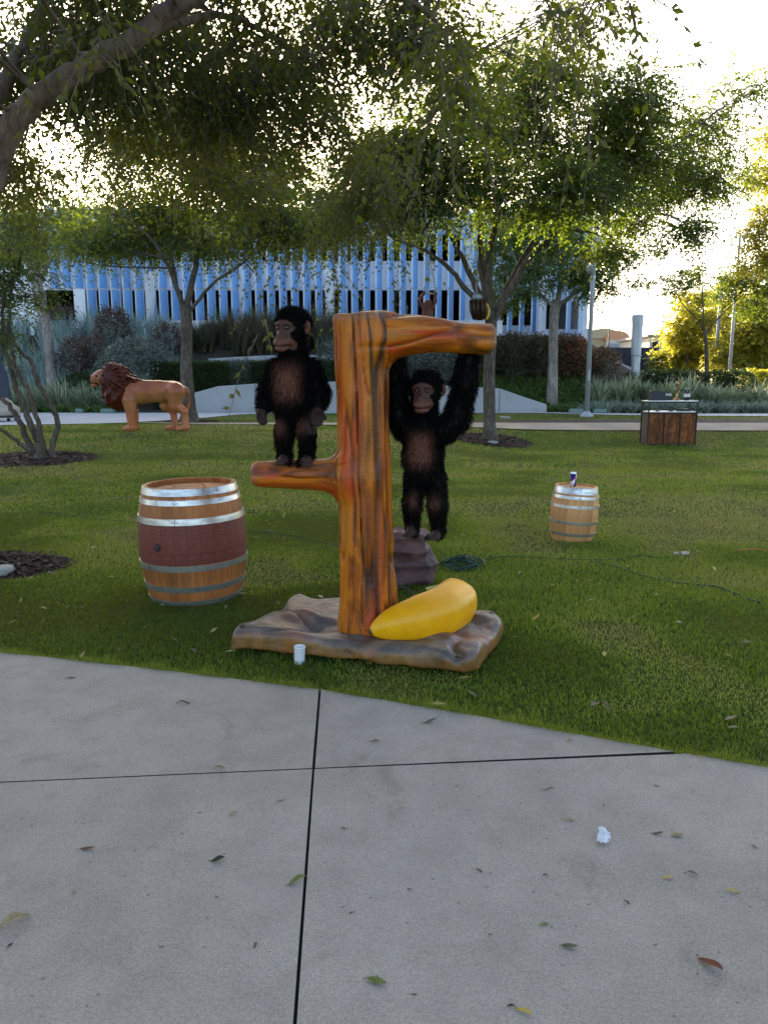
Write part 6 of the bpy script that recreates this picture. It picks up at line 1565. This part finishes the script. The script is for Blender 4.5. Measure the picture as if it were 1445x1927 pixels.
def leaf_mesh(seed, wd):
    rs = np.random.RandomState(seed); n = 8; V = []
    for i in range(n):
        s = i / (n - 1); w_ = wd * math.sin(math.pi * min(1, s * .96 + .02)) ** .8 + .002; cz = .10 * math.sin(s * 3 + seed) * (.5 + s) + .05; cy = .06 * math.sin(s * 2.5 + seed * 2)
        for k, u in enumerate((-1, -.5, 0, .5, 1)): V.append((s - .5, cy + u * w_, cz + abs(u) * w_ * .55 + rs.normal(0, .008)))
    F_ = [(i * 5 + k, (i + 1) * 5 + k, (i + 1) * 5 + k + 1, i * 5 + k + 1) for i in range(n - 1) for k in range(4)]
    F_.append((2, 1, 3)); return V, F_
def fallen(px_, py_, L, ang, kind, label, group=None, wd=.15, seed=0, z=None):
    L = L * .82; q = G(px_, py_, PV); V, F_ = leaf_mesh(seed, wd); V = np.array(V) * L; V[:, 2] -= V[:, 2].min() - .001
    mb = MB(); mb.add(V, F_); mb.tube([(-.5 * L, 0, .006), (-.66 * L, .01 * L, .003)], .0012, 4)
    o = mb.build('fallen_leaf', LM[kind], None, True, (q[0], q[1], PV), (0, 0, ang)); tag(o, label, 'leaf', group or 'fallen leaves on the pavement'); return o
fallen(30, 1737, .095, .95, 'tan', 'large curled tan leaf at the left edge of the pavement', wd=.20, seed=1)
fallen(347, 1324, .070, .0, 'olive', 'olive leaf on the far left slab in front of the large barrel', seed=2)
fallen(134, 1277, .055, .1, 'olive', 'olive leaf near the grass edge at the far left of the pavement', seed=3)
fallen(165, 1599, .06, .1, 'brown', 'curled brown leaf on the front left slab', seed=4)
fallen(410, 1620, .05, .2, 'dark', 'dark green leaf on the front left slab', wd=.28, seed=5)
fallen(560, 1660, .075, .55, 'green', 'yellow-green leaf touching the long joint of the pavement', seed=6)
fallen(440, 1532, .042, 1.0, 'tan', 'small upright tan leaf left of the long joint', seed=7)
fallen(414, 1446, .05, .2, 'green', 'green leaf beside the cross joint on the left', seed=8)
fallen(529, 1508, .036, .4, 'olive', 'thin olive leaf near the crossing of the joints', wd=.1, seed=9)
fallen(708, 1850, .062, -.3, 'green', 'yellow-green leaf at the bottom right of the long joint', wd=.2, seed=10)
fallen(809, 1359, .075, .4, 'olive', 'olive leaf on the narrow slab beside the lawn', seed=11)
fallen(706, 1397, .05, -.2, 'brown', 'orange-brown leaf on the narrow slab right of the long joint', seed=12)
fallen(1072, 1395, .04, .6, 'green', 'green leaf at the lawn edge above the cross joint', seed=13)
fallen(755, 1521, .04, .8, 'tan', 'tan leaf right of the long joint', seed=14)
fallen(1070, 1544, .05, -.2, 'tan', 'tan leaf up and left of the paper scrap', seed=15)
fallen(1274, 1574, .05, .15, 'tan', 'fat tan leaf right of the paper scrap', wd=.22, seed=16)
fallen(1237, 1570, .045, .1, 'brown', 'dark brown leaf between the paper scrap and the fat tan leaf', seed=17)
fallen(1031, 1487, .055, -.05, 'brown', 'thin brown leaf on the right slab nearest the lawn', wd=.09, seed=18)
fallen(1256, 1654, .04, 0, 'yellow', 'small pale yellow leaf below the fat tan leaf', seed=19)
fallen(1302, 1646, .04, -.1, 'brown', 'small brown leaf right of the small pale yellow leaf', seed=20)
fallen(1379, 1679, .045, -.2, 'yellow', 'yellow leaf near the right edge of the pavement', seed=21)
fallen(1024, 1741, .035, .3, 'green', 'small green-yellow leaf in the middle of the right slab', seed=22)
fallen(1071, 1783, .05, -.1, 'olive', 'dark olive leaf in the lower middle of the right slab', wd=.2, seed=23)
fallen(1336, 1818, .078, -1.0, 'red', 'red-brown leaf at the lower right of the pavement', wd=.2, seed=24)
fallen(985, 1907, .050, -.55, 'yellow', 'yellow leaf at the bottom edge of the pavement', seed=25)
fallen(1136, 1516, .03, 1.2, 'green', 'tiny green leaf above the paper scrap', seed=26)
rs = np.random.RandomState(15)
for k, (px_, py_) in enumerate([(10, 1266), (388, 1283), (65, 1556), (142, 1680), (18, 1780), (305, 1783), (410, 1690), (107, 1735), (375, 1531), (193, 1545), (1020, 1647), (766, 1674), (1230, 1780), (1092, 1552), (1420, 1594), (234, 1441), (957, 1895), (782, 1873), (1236, 1480), (1384, 1464), (640, 1560), (700, 1500), (660, 1720), (900, 1640), (860, 1480), (1330, 1540), (480, 1780), (250, 1600), (1180, 1700), (930, 1760), (345, 1570), (1060, 1860)]):
    fallen(px_ + rs.normal(0, 3), py_, rs.uniform(.012, .026), rs.uniform(0, 6.28), ['brown', 'pale', 'olive', 'tan', 'dark', 'brown'][k % 6], 'tiny scrap of dry leaf lying on the grey pavement', 'tiny leaf scraps on the pavement', .2, 30 + k)
# litter of leaves in the grass
n = 900; x = rs.uniform(-6, 6.5, n); y = 2.9 + 12 * rs.rand(n) ** 1.5; k = (y > edge_y(x) + .03) & (np.abs(x) < y * .56 + .3); x, y = x[k], y[k]; n = len(x)
dirs = rs.normal(0, 1, (n, 3)) * np.array([1, 1, .25]); dirs /= np.linalg.norm(dirs, axis=1)[:, None]; L = rs.uniform(.018, .05, n)[:, None]; sdv = np.cross(dirs, np.array([0, 0, 1.]) + rs.normal(0, .3, (n, 3))); sdv /= np.linalg.norm(sdv, axis=1)[:, None]
c = np.stack([x, y, T(x, y) + rs.uniform(.016, .034, n)], 1)
V = np.stack([c - dirs * L, c + sdv * L * .28 + np.array([0, 0, .004]), c + dirs * L, c - sdv * L * .28 + np.array([0, 0, .004])], 1).reshape(-1, 3)
m_lit = leafmat('leaf_litter', [(0, (.10, .06, .035)), (.45, (.26, .20, .11)), (.75, (.44, .33, .10)), (.9, (.55, .36, .05)), (1, (.55, .52, .42))], (.4, .3, .1), .15, .7)
o = stuff(put('leaf_litter', np_mesh('leaf_litter', V, np.arange(n * 4).reshape(-1, 4), m_lit, False, None, {'tint': ('FACE', 'FLOAT', rs.rand(n))}))); o['label'] = 'dry and yellow leaves scattered in the grass'
# ================================================================== LION
yL = 18.0; zL = float(T(P(290, 808, yL)[0], yL))
def LZ(zx, zy, dy=0.0): return P(150 + zx / 6.02, 660 + zy / 6.02, yL + dy) * np.array([1, 1, 1])
lu = px_at(yL) / 6.02 * 1.0                       # metres per unit of the enlarged crop
gl_ = zL
def f_lion(p):
    x = smin(d_ell(p, LZ(700, 470), (185 * lu, .27, 138 * lu)), d_ell(p, LZ(880, 462), (220 * lu, .25, 125 * lu)), .1)
    x = smin(x, d_ell(p, LZ(560, 480), (120 * lu, .27, 150 * lu)), .1)
    x = smin(x, d_ell(p, LZ(1060, 450), (125 * lu, .26, 105 * lu)), .1)
    for s, off in ((-1, 0), (1, 22)):
        dy = s * .17
        a, b_, c = LZ(560 + off, 560, dy), LZ(585 + off, 680, dy), LZ(600 + off, 850, dy); c[2] = gl_ + .09
        x = smin(x, np.minimum(d_cap(p, a, b_, .175, .135), d_cap(p, b_, c, .132, .102)), .06)
        f0 = np.array([c[0] + .02, c[1], gl_ + .07]); f1_ = np.array([c[0] - .16, c[1] - .01, gl_ + .055]); x = smin(x, d_cap(p, f0, f1_, .085, .068), .03)
        for k in (-1, 0, 1): x = smin(x, d_cap(p, f1_ + np.array([.0, k * .04, 0]), f1_ + np.array([-.05, k * .045, -.012]), .036, .03), .012)
    for s, kx in ((-1, 0), (1, -125)):
        dy = s * .16
        hip, knee, hock, heel = LZ(1090 + kx * .3, 470, dy), LZ(1080 + kx * .8, 620, dy), LZ(1190 + kx, 690, dy), LZ(1205 + kx, 810, dy); heel[2] = gl_ + .10
        x = smin(x, d_cap(p, hip, knee, .23, .145), .08); x = smin(x, d_cap(p, knee, hock, .13, .09), .05); x = smin(x, d_cap(p, hock, heel, .086, .082), .03)
        f0 = np.array([heel[0], heel[1], gl_ + .07]); f1_ = np.array([heel[0] - .17, heel[1], gl_ + .055]); x = smin(x, d_cap(p, f0, f1_, .075, .064), .03)
        for k in (-1, 0, 1): x = smin(x, d_cap(p, f1_ + np.array([.0, k * .036, 0]), f1_ + np.array([-.05, k * .042, -.012]), .034, .028), .012)
    tail = [LZ(1140, 400), LZ(1210, 440), LZ(1252, 510), LZ(1255, 570), LZ(1236, 630), LZ(1222, 655)]
    for a, b_ in zip(tail[:-1], tail[1:]): x = smin(x, d_cap(p, a, b_, .052, .048), .025)
    hd = d_ell(p, LZ(265, 300), (95 * lu, .17, 85 * lu)); hd = smin(hd, d_cap(p, LZ(240, 290), LZ(150, 312), .13, .085), .05)
    hd = smin(hd, d_ell(p, LZ(160, 345), (45 * lu, .10, 34 * lu)), .03); hd = smin(hd, d_ell(p, LZ(178, 395), (46 * lu, .075, 22 * lu)), .02); hd = smin(hd, d_ell(p, LZ(124, 300), (14 * lu, .055, 12 * lu)), .02)
    hd = smin(hd, d_ell(p, LZ(215, 262), (40 * lu, .12, 14 * lu)), .03)
    for s in (-1, 1): hd = smax(hd, -d_ell(p, LZ(202, 292, s * .125), (.035, .03, .022)), .015)
    return smin(x, hd, .06)
V, Q = sdf_mesh(f_lion, LZ(80, 900, -.5) * np.array([1, 1, 0]) + np.array([0, 0, gl_ - .03]), LZ(1300, 180, .5), .022)
N = vert_normals(V, Q)
if (f_lion(V[::40] + N[::40] * .01) < f_lion(V[::40] - N[::40] * .01)).mean() > .5: Q = Q[:, ::-1]; N = -N
bel = sst(.1, -.65, N[:, 2]) * sst(gl_ + .45, gl_ + .6, V[:, 2]); bel = np.maximum(bel, np.exp(-(((V[:, 0] - LZ(770, 600)[0]) / .42) ** 2 + ((V[:, 2] - LZ(770, 600)[2]) / .13) ** 2)))
zr_ = (V[:, 2] - gl_) / 1.3
c1, c2, c3 = np.array([.29, .072, .022]), np.array([.46, .145, .050]), np.array([.40, .20, .080])
col = c2 + (c1 - c2) * sst(.45, .95, zr_)[:, None]; col = col + (c3 - col) * np.clip(bel, 0, 1)[:, None] * .8
col = col * (.62 + .76 * fbm(V, 5, 3))[:, None]
mz = LZ(178, 372); mouth = np.exp(-(((V[:, 2] - mz[2] - .25 * (V[:, 0] - mz[0]) * 0) / .013) ** 2)) * (V[:, 0] < LZ(215, 300)[0]) * (V[:, 0] < mz[0] + .08); col *= (1 - .85 * mouth[:, None])
nosem = np.linalg.norm(V - LZ(118, 300), axis=1) < .065; col[nosem] = (.40, .20, .13)
for s in (-1, 1):
    e = np.linalg.norm(V - LZ(203, 292, s * .12), axis=1) < .04; col[e] *= .12
m_lion, nt, b, o_ = newmat('lion_paint'); nt.links.new(attr(nt, 'Col', 'Color'), b.inputs['Base Color']); setin(b, 'Roughness', .36); setin(b, 'Specular IOR Level', .5); bump(nt, b, noise(nt, coords(nt, 'Geo'), 25, 4), .2, .01)
lion = thing('lion_statue', 'life-size painted lion statue standing on the lawn facing left', 'lion statue', (P(290, 808, yL)[0], yL, gl_))
put('body', np_mesh('body', V, Q, m_lion, True, None, {'Col': ('POINT', 'FLOAT_COLOR', np.concatenate([col, np.ones((len(V), 1))], 1))}), lion, world=True)
def f_mane(p):
    x = smin(d_ell(p, LZ(430, 330), (170 * lu, .40, 180 * lu)), d_ell(p, LZ(430, 500), (160 * lu, .38, 165 * lu)), .15)
    x = smin(x, d_ell(p, LZ(360, 210), (75 * lu, .24, 62 * lu)), .08); x = smin(x, d_ell(p, LZ(610, 350), (110 * lu, .2, 40 * lu)), .10); x = smin(x, d_ell(p, LZ(600, 600), (48 * lu, .30, 60 * lu)), .05)
    x = smax(x, -d_ell(p, LZ(200, 320), (105 * lu, .26, 120 * lu)), .06)
    q = p - LZ(330, 260); a = np.arctan2(q[..., 2], q[..., 0]); r = np.hypot(q[..., 2], q[..., 0])
    lock = np.abs(np.sin(a * 11 + 3.2 * vnoise(p, 3.2) + p[..., 1] * 7)) ; lock2 = vnoise(np.stack([a * 9, r * 3, p[..., 1] * 9], -1), 1.3)
    return x - .045 * (lock - .5) - .055 * (lock2 - .5) + .03 * (np.abs(np.sin(r * 15 + a * 3)) - .5) * (r > .3)
V, Q = sdf_mesh(f_mane, LZ(170, 780, -.55), LZ(800, 90, .55), .02)
N = vert_normals(V, Q)
if (f_mane(V[::40] + N[::40] * .01) < f_mane(V[::40] - N[::40] * .01)).mean() > .5: Q = Q[:, ::-1]
m_mane = pmat('mane_paint', (.125, .022, .012), (.042, .009, .006), 14, .42, .35, 30, .015, kind='Geo', spec=.25, detail=6)
put('mane', np_mesh('mane', V, Q, m_mane, True), lion, world=True)
mb = MB(); e = LZ(335, 235, -.24)
for s in (-1, 1):
    c = LZ(335, 240, s * .25); mb = MB(); mb.tube([c + np.array([.05, 0, -.07]), c, c + np.array([-.045, s * .02, .065])], [.045, .065, .018], 10); mb.build('ear', m_lion, lion, True, world=True)
for ch in lion.children:
    if ch.name.startswith('ear'):
        me = ch.data; a = me.attributes.new('Col', 'FLOAT_COLOR', 'POINT'); a.data.foreach_set('color', np.tile([.33, .12, .05, 1], len(me.vertices)).astype(np.float32))

# ================================================================== BAR CART
bc = GT(1262, 837); s_ = px_at(bc[1])
cart = thing('bar_cart', 'portable wooden bar cart with a black frame at the far right of the lawn', 'bar cart', (bc[0] - .02, bc[1] + .2, bc[2]), rad(3))
m_panel, nt, b, o_ = newmat('rusty_wood_panel')
v = coords(nt, 'Object', (2.2, 2.2, 1)); n1 = noise(nt, v, 4, 6, .7, 1.2); n2 = noise(nt, coords(nt, 'Object', (9, 9, 1)), 2, 4); 
c = ramp(nt, n1, [(.3, (.050, .016, .006)), (.5, (.16, .050, .012)), (.66, (.34, .115, .022))]); c = mixc(nt, 1., c, ramp(nt, n2, [(.3, (.6, .6, .6)), (.6, (1.1, 1.1, 1.1))]), 'MULTIPLY')
hs = nt.nodes.new('ShaderNodeHueSaturation'); nt.links.new(c, hs.inputs['Color']); nt.links.new(math_(nt, 'MULTIPLY_ADD', objrand(nt), .4, .8), hs.inputs['Value']); nt.links.new(hs.outputs[0], b.inputs['Base Color']); setin(b, 'Roughness', .55); setin(b, 'Specular IOR Level', .2); bump(nt, b, n1, .2, .01)
m_top = pmat('white_counter', (.78, .77, .75), (.70, .69, .67), 4, .3, 0)
Wc, Dc, Hc, Hu = 1.17, .42, .77, 1.02
def cb(name, c, sz, m): mb = MB(); mb.box(c, sz); o = mb.build(name, m, cart); bv = o.modifiers.new('bevel', 'BEVEL'); bv.width = .004; bv.segments = 1; return o
for k in range(3): cb('front_panel', (-Wc / 2 + Wc / 3 * (k + .5), -Dc / 2 + .012, Hc / 2), (Wc / 3 - .034, .02, Hc - .05), m_panel)
for s in (-1, 1): cb('side_panel', (s * (Wc / 2 - .012), 0, Hc / 2), (.018, Dc - .05, Hc - .05), pmat('grey_panel', (.15, .10, .065), (.09, .06, .04), 5, .6))
cb('back_panel', (0, Dc / 2 - .012, Hc / 2), (Wc - .05, .018, Hc - .05), m_panel)
for sx in (-1, 1):
    for sy in (-1, 1): cb('post', (sx * Wc / 2, sy * Dc / 2, Hu / 2), (.028, .028, Hu), m_black)
for k in (1, 2): cb('divider', (-Wc / 2 + Wc / 3 * k, -Dc / 2 + .004, Hc / 2), (.022, .026, Hc - .04), m_black)
for z in (.016, Hc - .020, Hu - .020):
    for sy in (-1, 1): cb('rail', (0, sy * Dc / 2, z), (Wc - .03, .024, .024), m_black)
    for sx in (-1, 1): cb('rail', (sx * Wc / 2, 0, z), (.024, Dc - .03, .024), m_black)
cb('counter', (0, 0, Hc + .006), (Wc - .034, Dc - .034, .026), m_top)
cb('top_shelf', (0, 0, Hu + .010), (Wc + .03, Dc + .03, .026), m_top)
bpy.context.view_layer.update()
MW = cart.matrix_world
def on_cart(x, y, z): return tuple(MW @ Vector((x, y, z)))
zt_ = Hu + .0235
# black case
t = thing('black_case', 'black box standing on the left of the bar cart shelf', 'case', on_cart(-.32, 0, zt_), rad(3))
mb = MB(); mb.add([(-.19, -.13, 0), (.19, -.13, 0), (.19, .13, 0), (-.19, .13, 0), (-.165, -.06, .23), (.17, -.06, .22), (.17, .10, .22), (-.165, .10, .23)], [(3, 2, 1, 0), (4, 5, 6, 7), (0, 1, 5, 4), (1, 2, 6, 5), (2, 3, 7, 6), (3, 0, 4, 7)]); o = mb.build('case_body', m_black, t); bv = o.modifiers.new('b', 'BEVEL'); bv.width = .02; bv.segments = 2
mb = MB(); mb.tube([(-.05, -.02, .225), (-.05, -.02, .25), (.05, -.02, .25), (.05, -.02, .223)], .008, 6); mb.build('handle', m_black, t, True)
# small tray with cups right of the case
t = thing('cup_tray', 'small dark tray with pale cups next to the black box on the bar cart', 'tray', on_cart(-.03, .05, zt_), 0)
mb = MB(); mb.box((0, 0, .05), (.16, .12, .10)); mb.build('tray', m_black, t)
for k in (-1, 1): mb = MB(); mb.lathe([(.028, .10), (.033, .155), (.030, .155)], 12, (k * .04, 0, 0)); mb.build('cup', m_top, t, True)
# beer tap
m_gold = pmat('brass', (.42, .24, .07), (.34, .19, .05), 10, .25, 0, metal=.8)
t = thing('beer_tap', 'brass tap tower in the middle of the bar cart shelf', 'tap', on_cart(.155, 0, zt_), rad(3))
mb = MB(); mb.lathe([(.085, 0), (.085, .015), (.05, .035), (.028, .05), (.024, .24), (.034, .25), (.034, .27)], 20); mb.build('tower', m_gold, t, True)
mb = MB(); mb.tube([(0, 0, .26), (.05, -.03, .265), (.075, -.05, .25), (.075, -.05, .21)], .012, 8); mb.build('spout', m_black, t, True)
mb = MB(); mb.lathe([(.008, .27), (.010, .33), (.030, .35), (.042, .385), (.036, .42), (.012, .445)], 14); mb.build('handle', m_gold, t, True)
# bottles
m_glassd = pmat('dark_bottle', (.010, .008, .008), (.014, .010, .009), 10, .12, 0, spec=.6); m_lab = pmat('white_label', (.66, .65, .63), (.60, .59, .57), 10, .7, 0)
for x, lb in ((.36, 'left dark bottle with a white label on the bar cart'), (.435, 'right dark bottle with a white label on the bar cart')):
    t = thing('bottle', lb, 'bottle', on_cart(x, -.02, zt_), 0, 'bottles on the bar cart')
    mb = MB(); mb.lathe([(.034, 0), (.037, .006), (.037, .18), (.033, .20), (.016, .225), (.015, .27), (.017, .272), (.017, .285)], 20); mb.build('glass', m_glassd, t, True)
    mb = MB(); mb.lathe([(.0376, .075), (.0376, .155)], 20, cap=False); mb.build('label', m_lab, t, True)
    mb = MB(); mb.lathe([(.018, .262), (.018, .29), (.014, .292)], 14); mb.build('cap', m_lab, t, True)
# things on the lower counter
zc_ = Hc + .0195
mb = MB(); mb.lathe([(.045, 0), (.055, .05), (.048, .05), (.04, .01)], 16); tag(mb.build('bowl', m_pole, None, True, on_cart(-.31, -.06, zc_)), 'small brown bowl on the left of the bar cart counter', 'bowl')
mb = MB(); mb.box((0, 0, .022), (.27, .20, .044)); mb.box((0, 0, .05), (.24, .17, .012)); tag(mb.build('tray', m_black, None, False, on_cart(.32, -.05, zc_)), 'flat black tray on the right of the bar cart counter', 'tray')
mb = MB(); mb.box((0, 0, .012), (.08, .06, .024)); mb.box((.02, 0, .032), (.03, .03, .02)); tag(mb.build('card_reader', m_black, None, False, on_cart(.0, -.08, zc_)), 'small black gadget in the middle of the bar cart counter', 'gadget')

# ================================================================== THINGS HUNG IN THE FORKED TREE
ym = yA - .45
m_redm = pmat('dark_red_plastic', (.105, .018, .010), (.070, .012, .008), 8, .5, .2, kind='Geo')
def M_(px_, py_, dy=0): return P(px_, py_, ym + dy)
def f_mk(p):
    x = smin(d_ell(p, M_(804, 592), (.13, .10, .20)), d_ell(p, M_(804, 578), (.13, .10, .11)), .05)
    x = smin(x, d_ell(p, M_(805, 571, -.03), (.085, .085, .085)), .03)
    for pts in ([(794, 578), (788, 566), (797, 553)], [(815, 578), (819, 567), (819, 555)]):
        for a, b_ in zip(pts[:-1], pts[1:]): x = smin(x, d_cap(p, M_(*a), M_(*b_), .040, .034), .02)
        x = smin(x, d_ell(p, M_(pts[-1][0], pts[-1][1] - 2), (.045, .04, .05)), .01)
    for pts in ([(799, 605), (794, 622), (801, 636)], [(809, 605), (815, 622), (808, 636)]):
        for a, b_ in zip(pts[:-1], pts[1:]): x = smin(x, d_cap(p, M_(*a), M_(*b_), .05, .04), .03)
    for s in (-1, 1): x = smin(x, d_ell(p, M_(805 + s * 7, 571, -.03), (.02, .02, .03)), .008)
    return x
V, Q = sdf_mesh(f_mk, M_(775, 650, -.3), M_(835, 535, .3), .014)
N = vert_normals(V, Q)
if (f_mk(V[::20] + N[::20] * .01) < f_mk(V[::20] - N[::20] * .01)).mean() > .5: Q = Q[:, ::-1]
mk = thing('toy_monkey', 'dark red toy monkey hanging from a rope swing above the upper branch', 'toy monkey', M_(805, 640))
put('body', np_mesh('body', V, Q, m_redm, True), mk, world=True)
sw = thing('rope_swing', 'rope swing with a pale bar hung from the forked tree', 'swing', M_(808, 553))
m_rope = pmat('pale_rope', (.42, .36, .30), (.34, .28, .22), 30, .9, .3)
mb = MB(); mb.tube([M_(798, 551), M_(824, 554)], .018, 8); mb.build('bar', m_rope, sw, True, world=True)
for a, b_ in (((799, 551), (803, 473)), ((822, 553), (806, 474))): mb = MB(); mb.tube([M_(*a), P(b_[0], b_[1], yA - .6)], .011, 6); mb.build('rope', m_rope, sw, True, world=True)
# dark bundle with a yellow edge at the fork
hb = P(897, 580, yA - .35); t = thing('hanging_basket', 'dark brown slatted basket with a yellow edge hanging at the fork of the tree', 'basket', tuple(hb))
for k in range(11):
    a = k * 2 * math.pi / 11; r0, r1 = .17, .12
    p0 = hb + np.array([math.cos(a) * r0 + .02, math.sin(a) * r0, .18]); p1 = hb + np.array([math.cos(a) * r1 + .05, math.sin(a) * r1, -.24])
    mb = MB(); mb.tube([p0, (p0 + p1) / 2 + np.array([math.cos(a) * .03, math.sin(a) * .03, 0]), p1], [.028, .034, .03], 5); mb.build('slat', pmat('dark_slat', (.030, .013, .007), (.06, .026, .010), 12, .4) if k == 0 else bpy.data.materials['dark_slat'], t, True, world=True)
mb = MB(); mb.tube(crom([hb + np.array([.20, -.12, .10]), hb + np.array([.26, -.13, -.05]), hb + np.array([.24, -.13, -.20]), hb + np.array([.20, -.12, -.26])], 4), [.012] + [.030] * 11 + [.012], 8); mb.build('yellow_edge', pmat('yellow_plastic', (.55, .36, .03), (.45, .28, .02), 8, .4), t, True, world=True)
mb = MB(); mb.lathe([(.10, .18), (.12, .24), (.10, .30), (.03, .31)], 14, hb); mb.build('lid', m_grey, t, True, world=True)
mb = MB(); mb.tube([hb + np.array([0, 0, .3]), P(895, 530, yA - .05)], .012, 6); mb.build('cord', m_rope, t, True, world=True)

# ================================================================== LEFT EDGE: pale cart on casters and a dark panel
yK = 21.5; kb = P(10, 792, yK); kb[2] = float(T(kb[0], yK)) + .02
t = thing('wheeled_cart', 'pale cushioned cart on small black casters at the left edge behind the stems', 'cart', tuple(kb))
mb = MB()
V, F_ = [], []
for k, (z, w_, d_) in enumerate([(.16, .50, .34), (.20, .56, .38), (.34, .56, .38), (.42, .50, .34), (.48, .40, .28), (.58, .36, .25), (.66, .22, .18)]):
    for i in range(14): a = i * 2 * math.pi / 14; V.append((kb[0] - .18 + math.copysign(abs(math.cos(a)) ** .5, math.cos(a)) * w_, yK + math.copysign(abs(math.sin(a)) ** .5, math.sin(a)) * d_, kb[2] + z))
for k in range(6):
    for i in range(14): F_.append((k * 14 + i, k * 14 + (i + 1) % 14, (k + 1) * 14 + (i + 1) % 14, (k + 1) * 14 + i))
F_ += [tuple(range(13, -1, -1)), tuple(6 * 14 + i for i in range(14))]
mb.add(V, F_); mb.build('cushion', pmat('beige_cloth', (.44, .38, .31), (.32, .27, .22), 5, .9, .5, 8, .03), t, True, world=True)
mb = MB(); mb.box((kb[0] - .18, yK, kb[2] + .13), (1.0, .6, .05)); mb.build('deck', m_black, t, world=True)
for sx in (-1, 1):
    for sy in (-1, 1):
        mb = MB(); c = np.array([kb[0] - .18 + sx * .4, yK + sy * .22, kb[2] + .05]); mb.tube([c - np.array([0, .02, 0]), c + np.array([0, .02, 0])], .05, 12); mb.build('caster', m_black, t, True, world=True)
yN = 24.0; q = P(-6, 760, yN)
t = thing('dark_panel', 'dark navy upright panel at the left edge behind the stems', 'panel', (q[0] - .4, yN, float(T(q[0], yN))))
ext(MB(), [(P(-60, 770, yN)[0], q[2] - .4), (P(24, 770, yN)[0], q[2] - .4), (P(10, 700, yN)[0], P(10, 700, yN)[2]), (P(2, 680, yN)[0], P(2, 680, yN)[2]), (P(14, 640, yN)[0], P(14, 640, yN)[2]), (P(10, 620, yN)[0], P(10, 620, yN)[2]), (P(-60, 615, yN)[0], P(-60, 615, yN)[2])], yN, yN + .12).build('board', m_navy, t, world=True)
mb = MB(); mb.tube([(q[0] - .2, yN + .16, float(T(q[0], yN)) - .05), (q[0] - .2, yN + .16, q[2] + 1.0)], .04, 8); mb.build('post', m_grey, t, True, world=True)
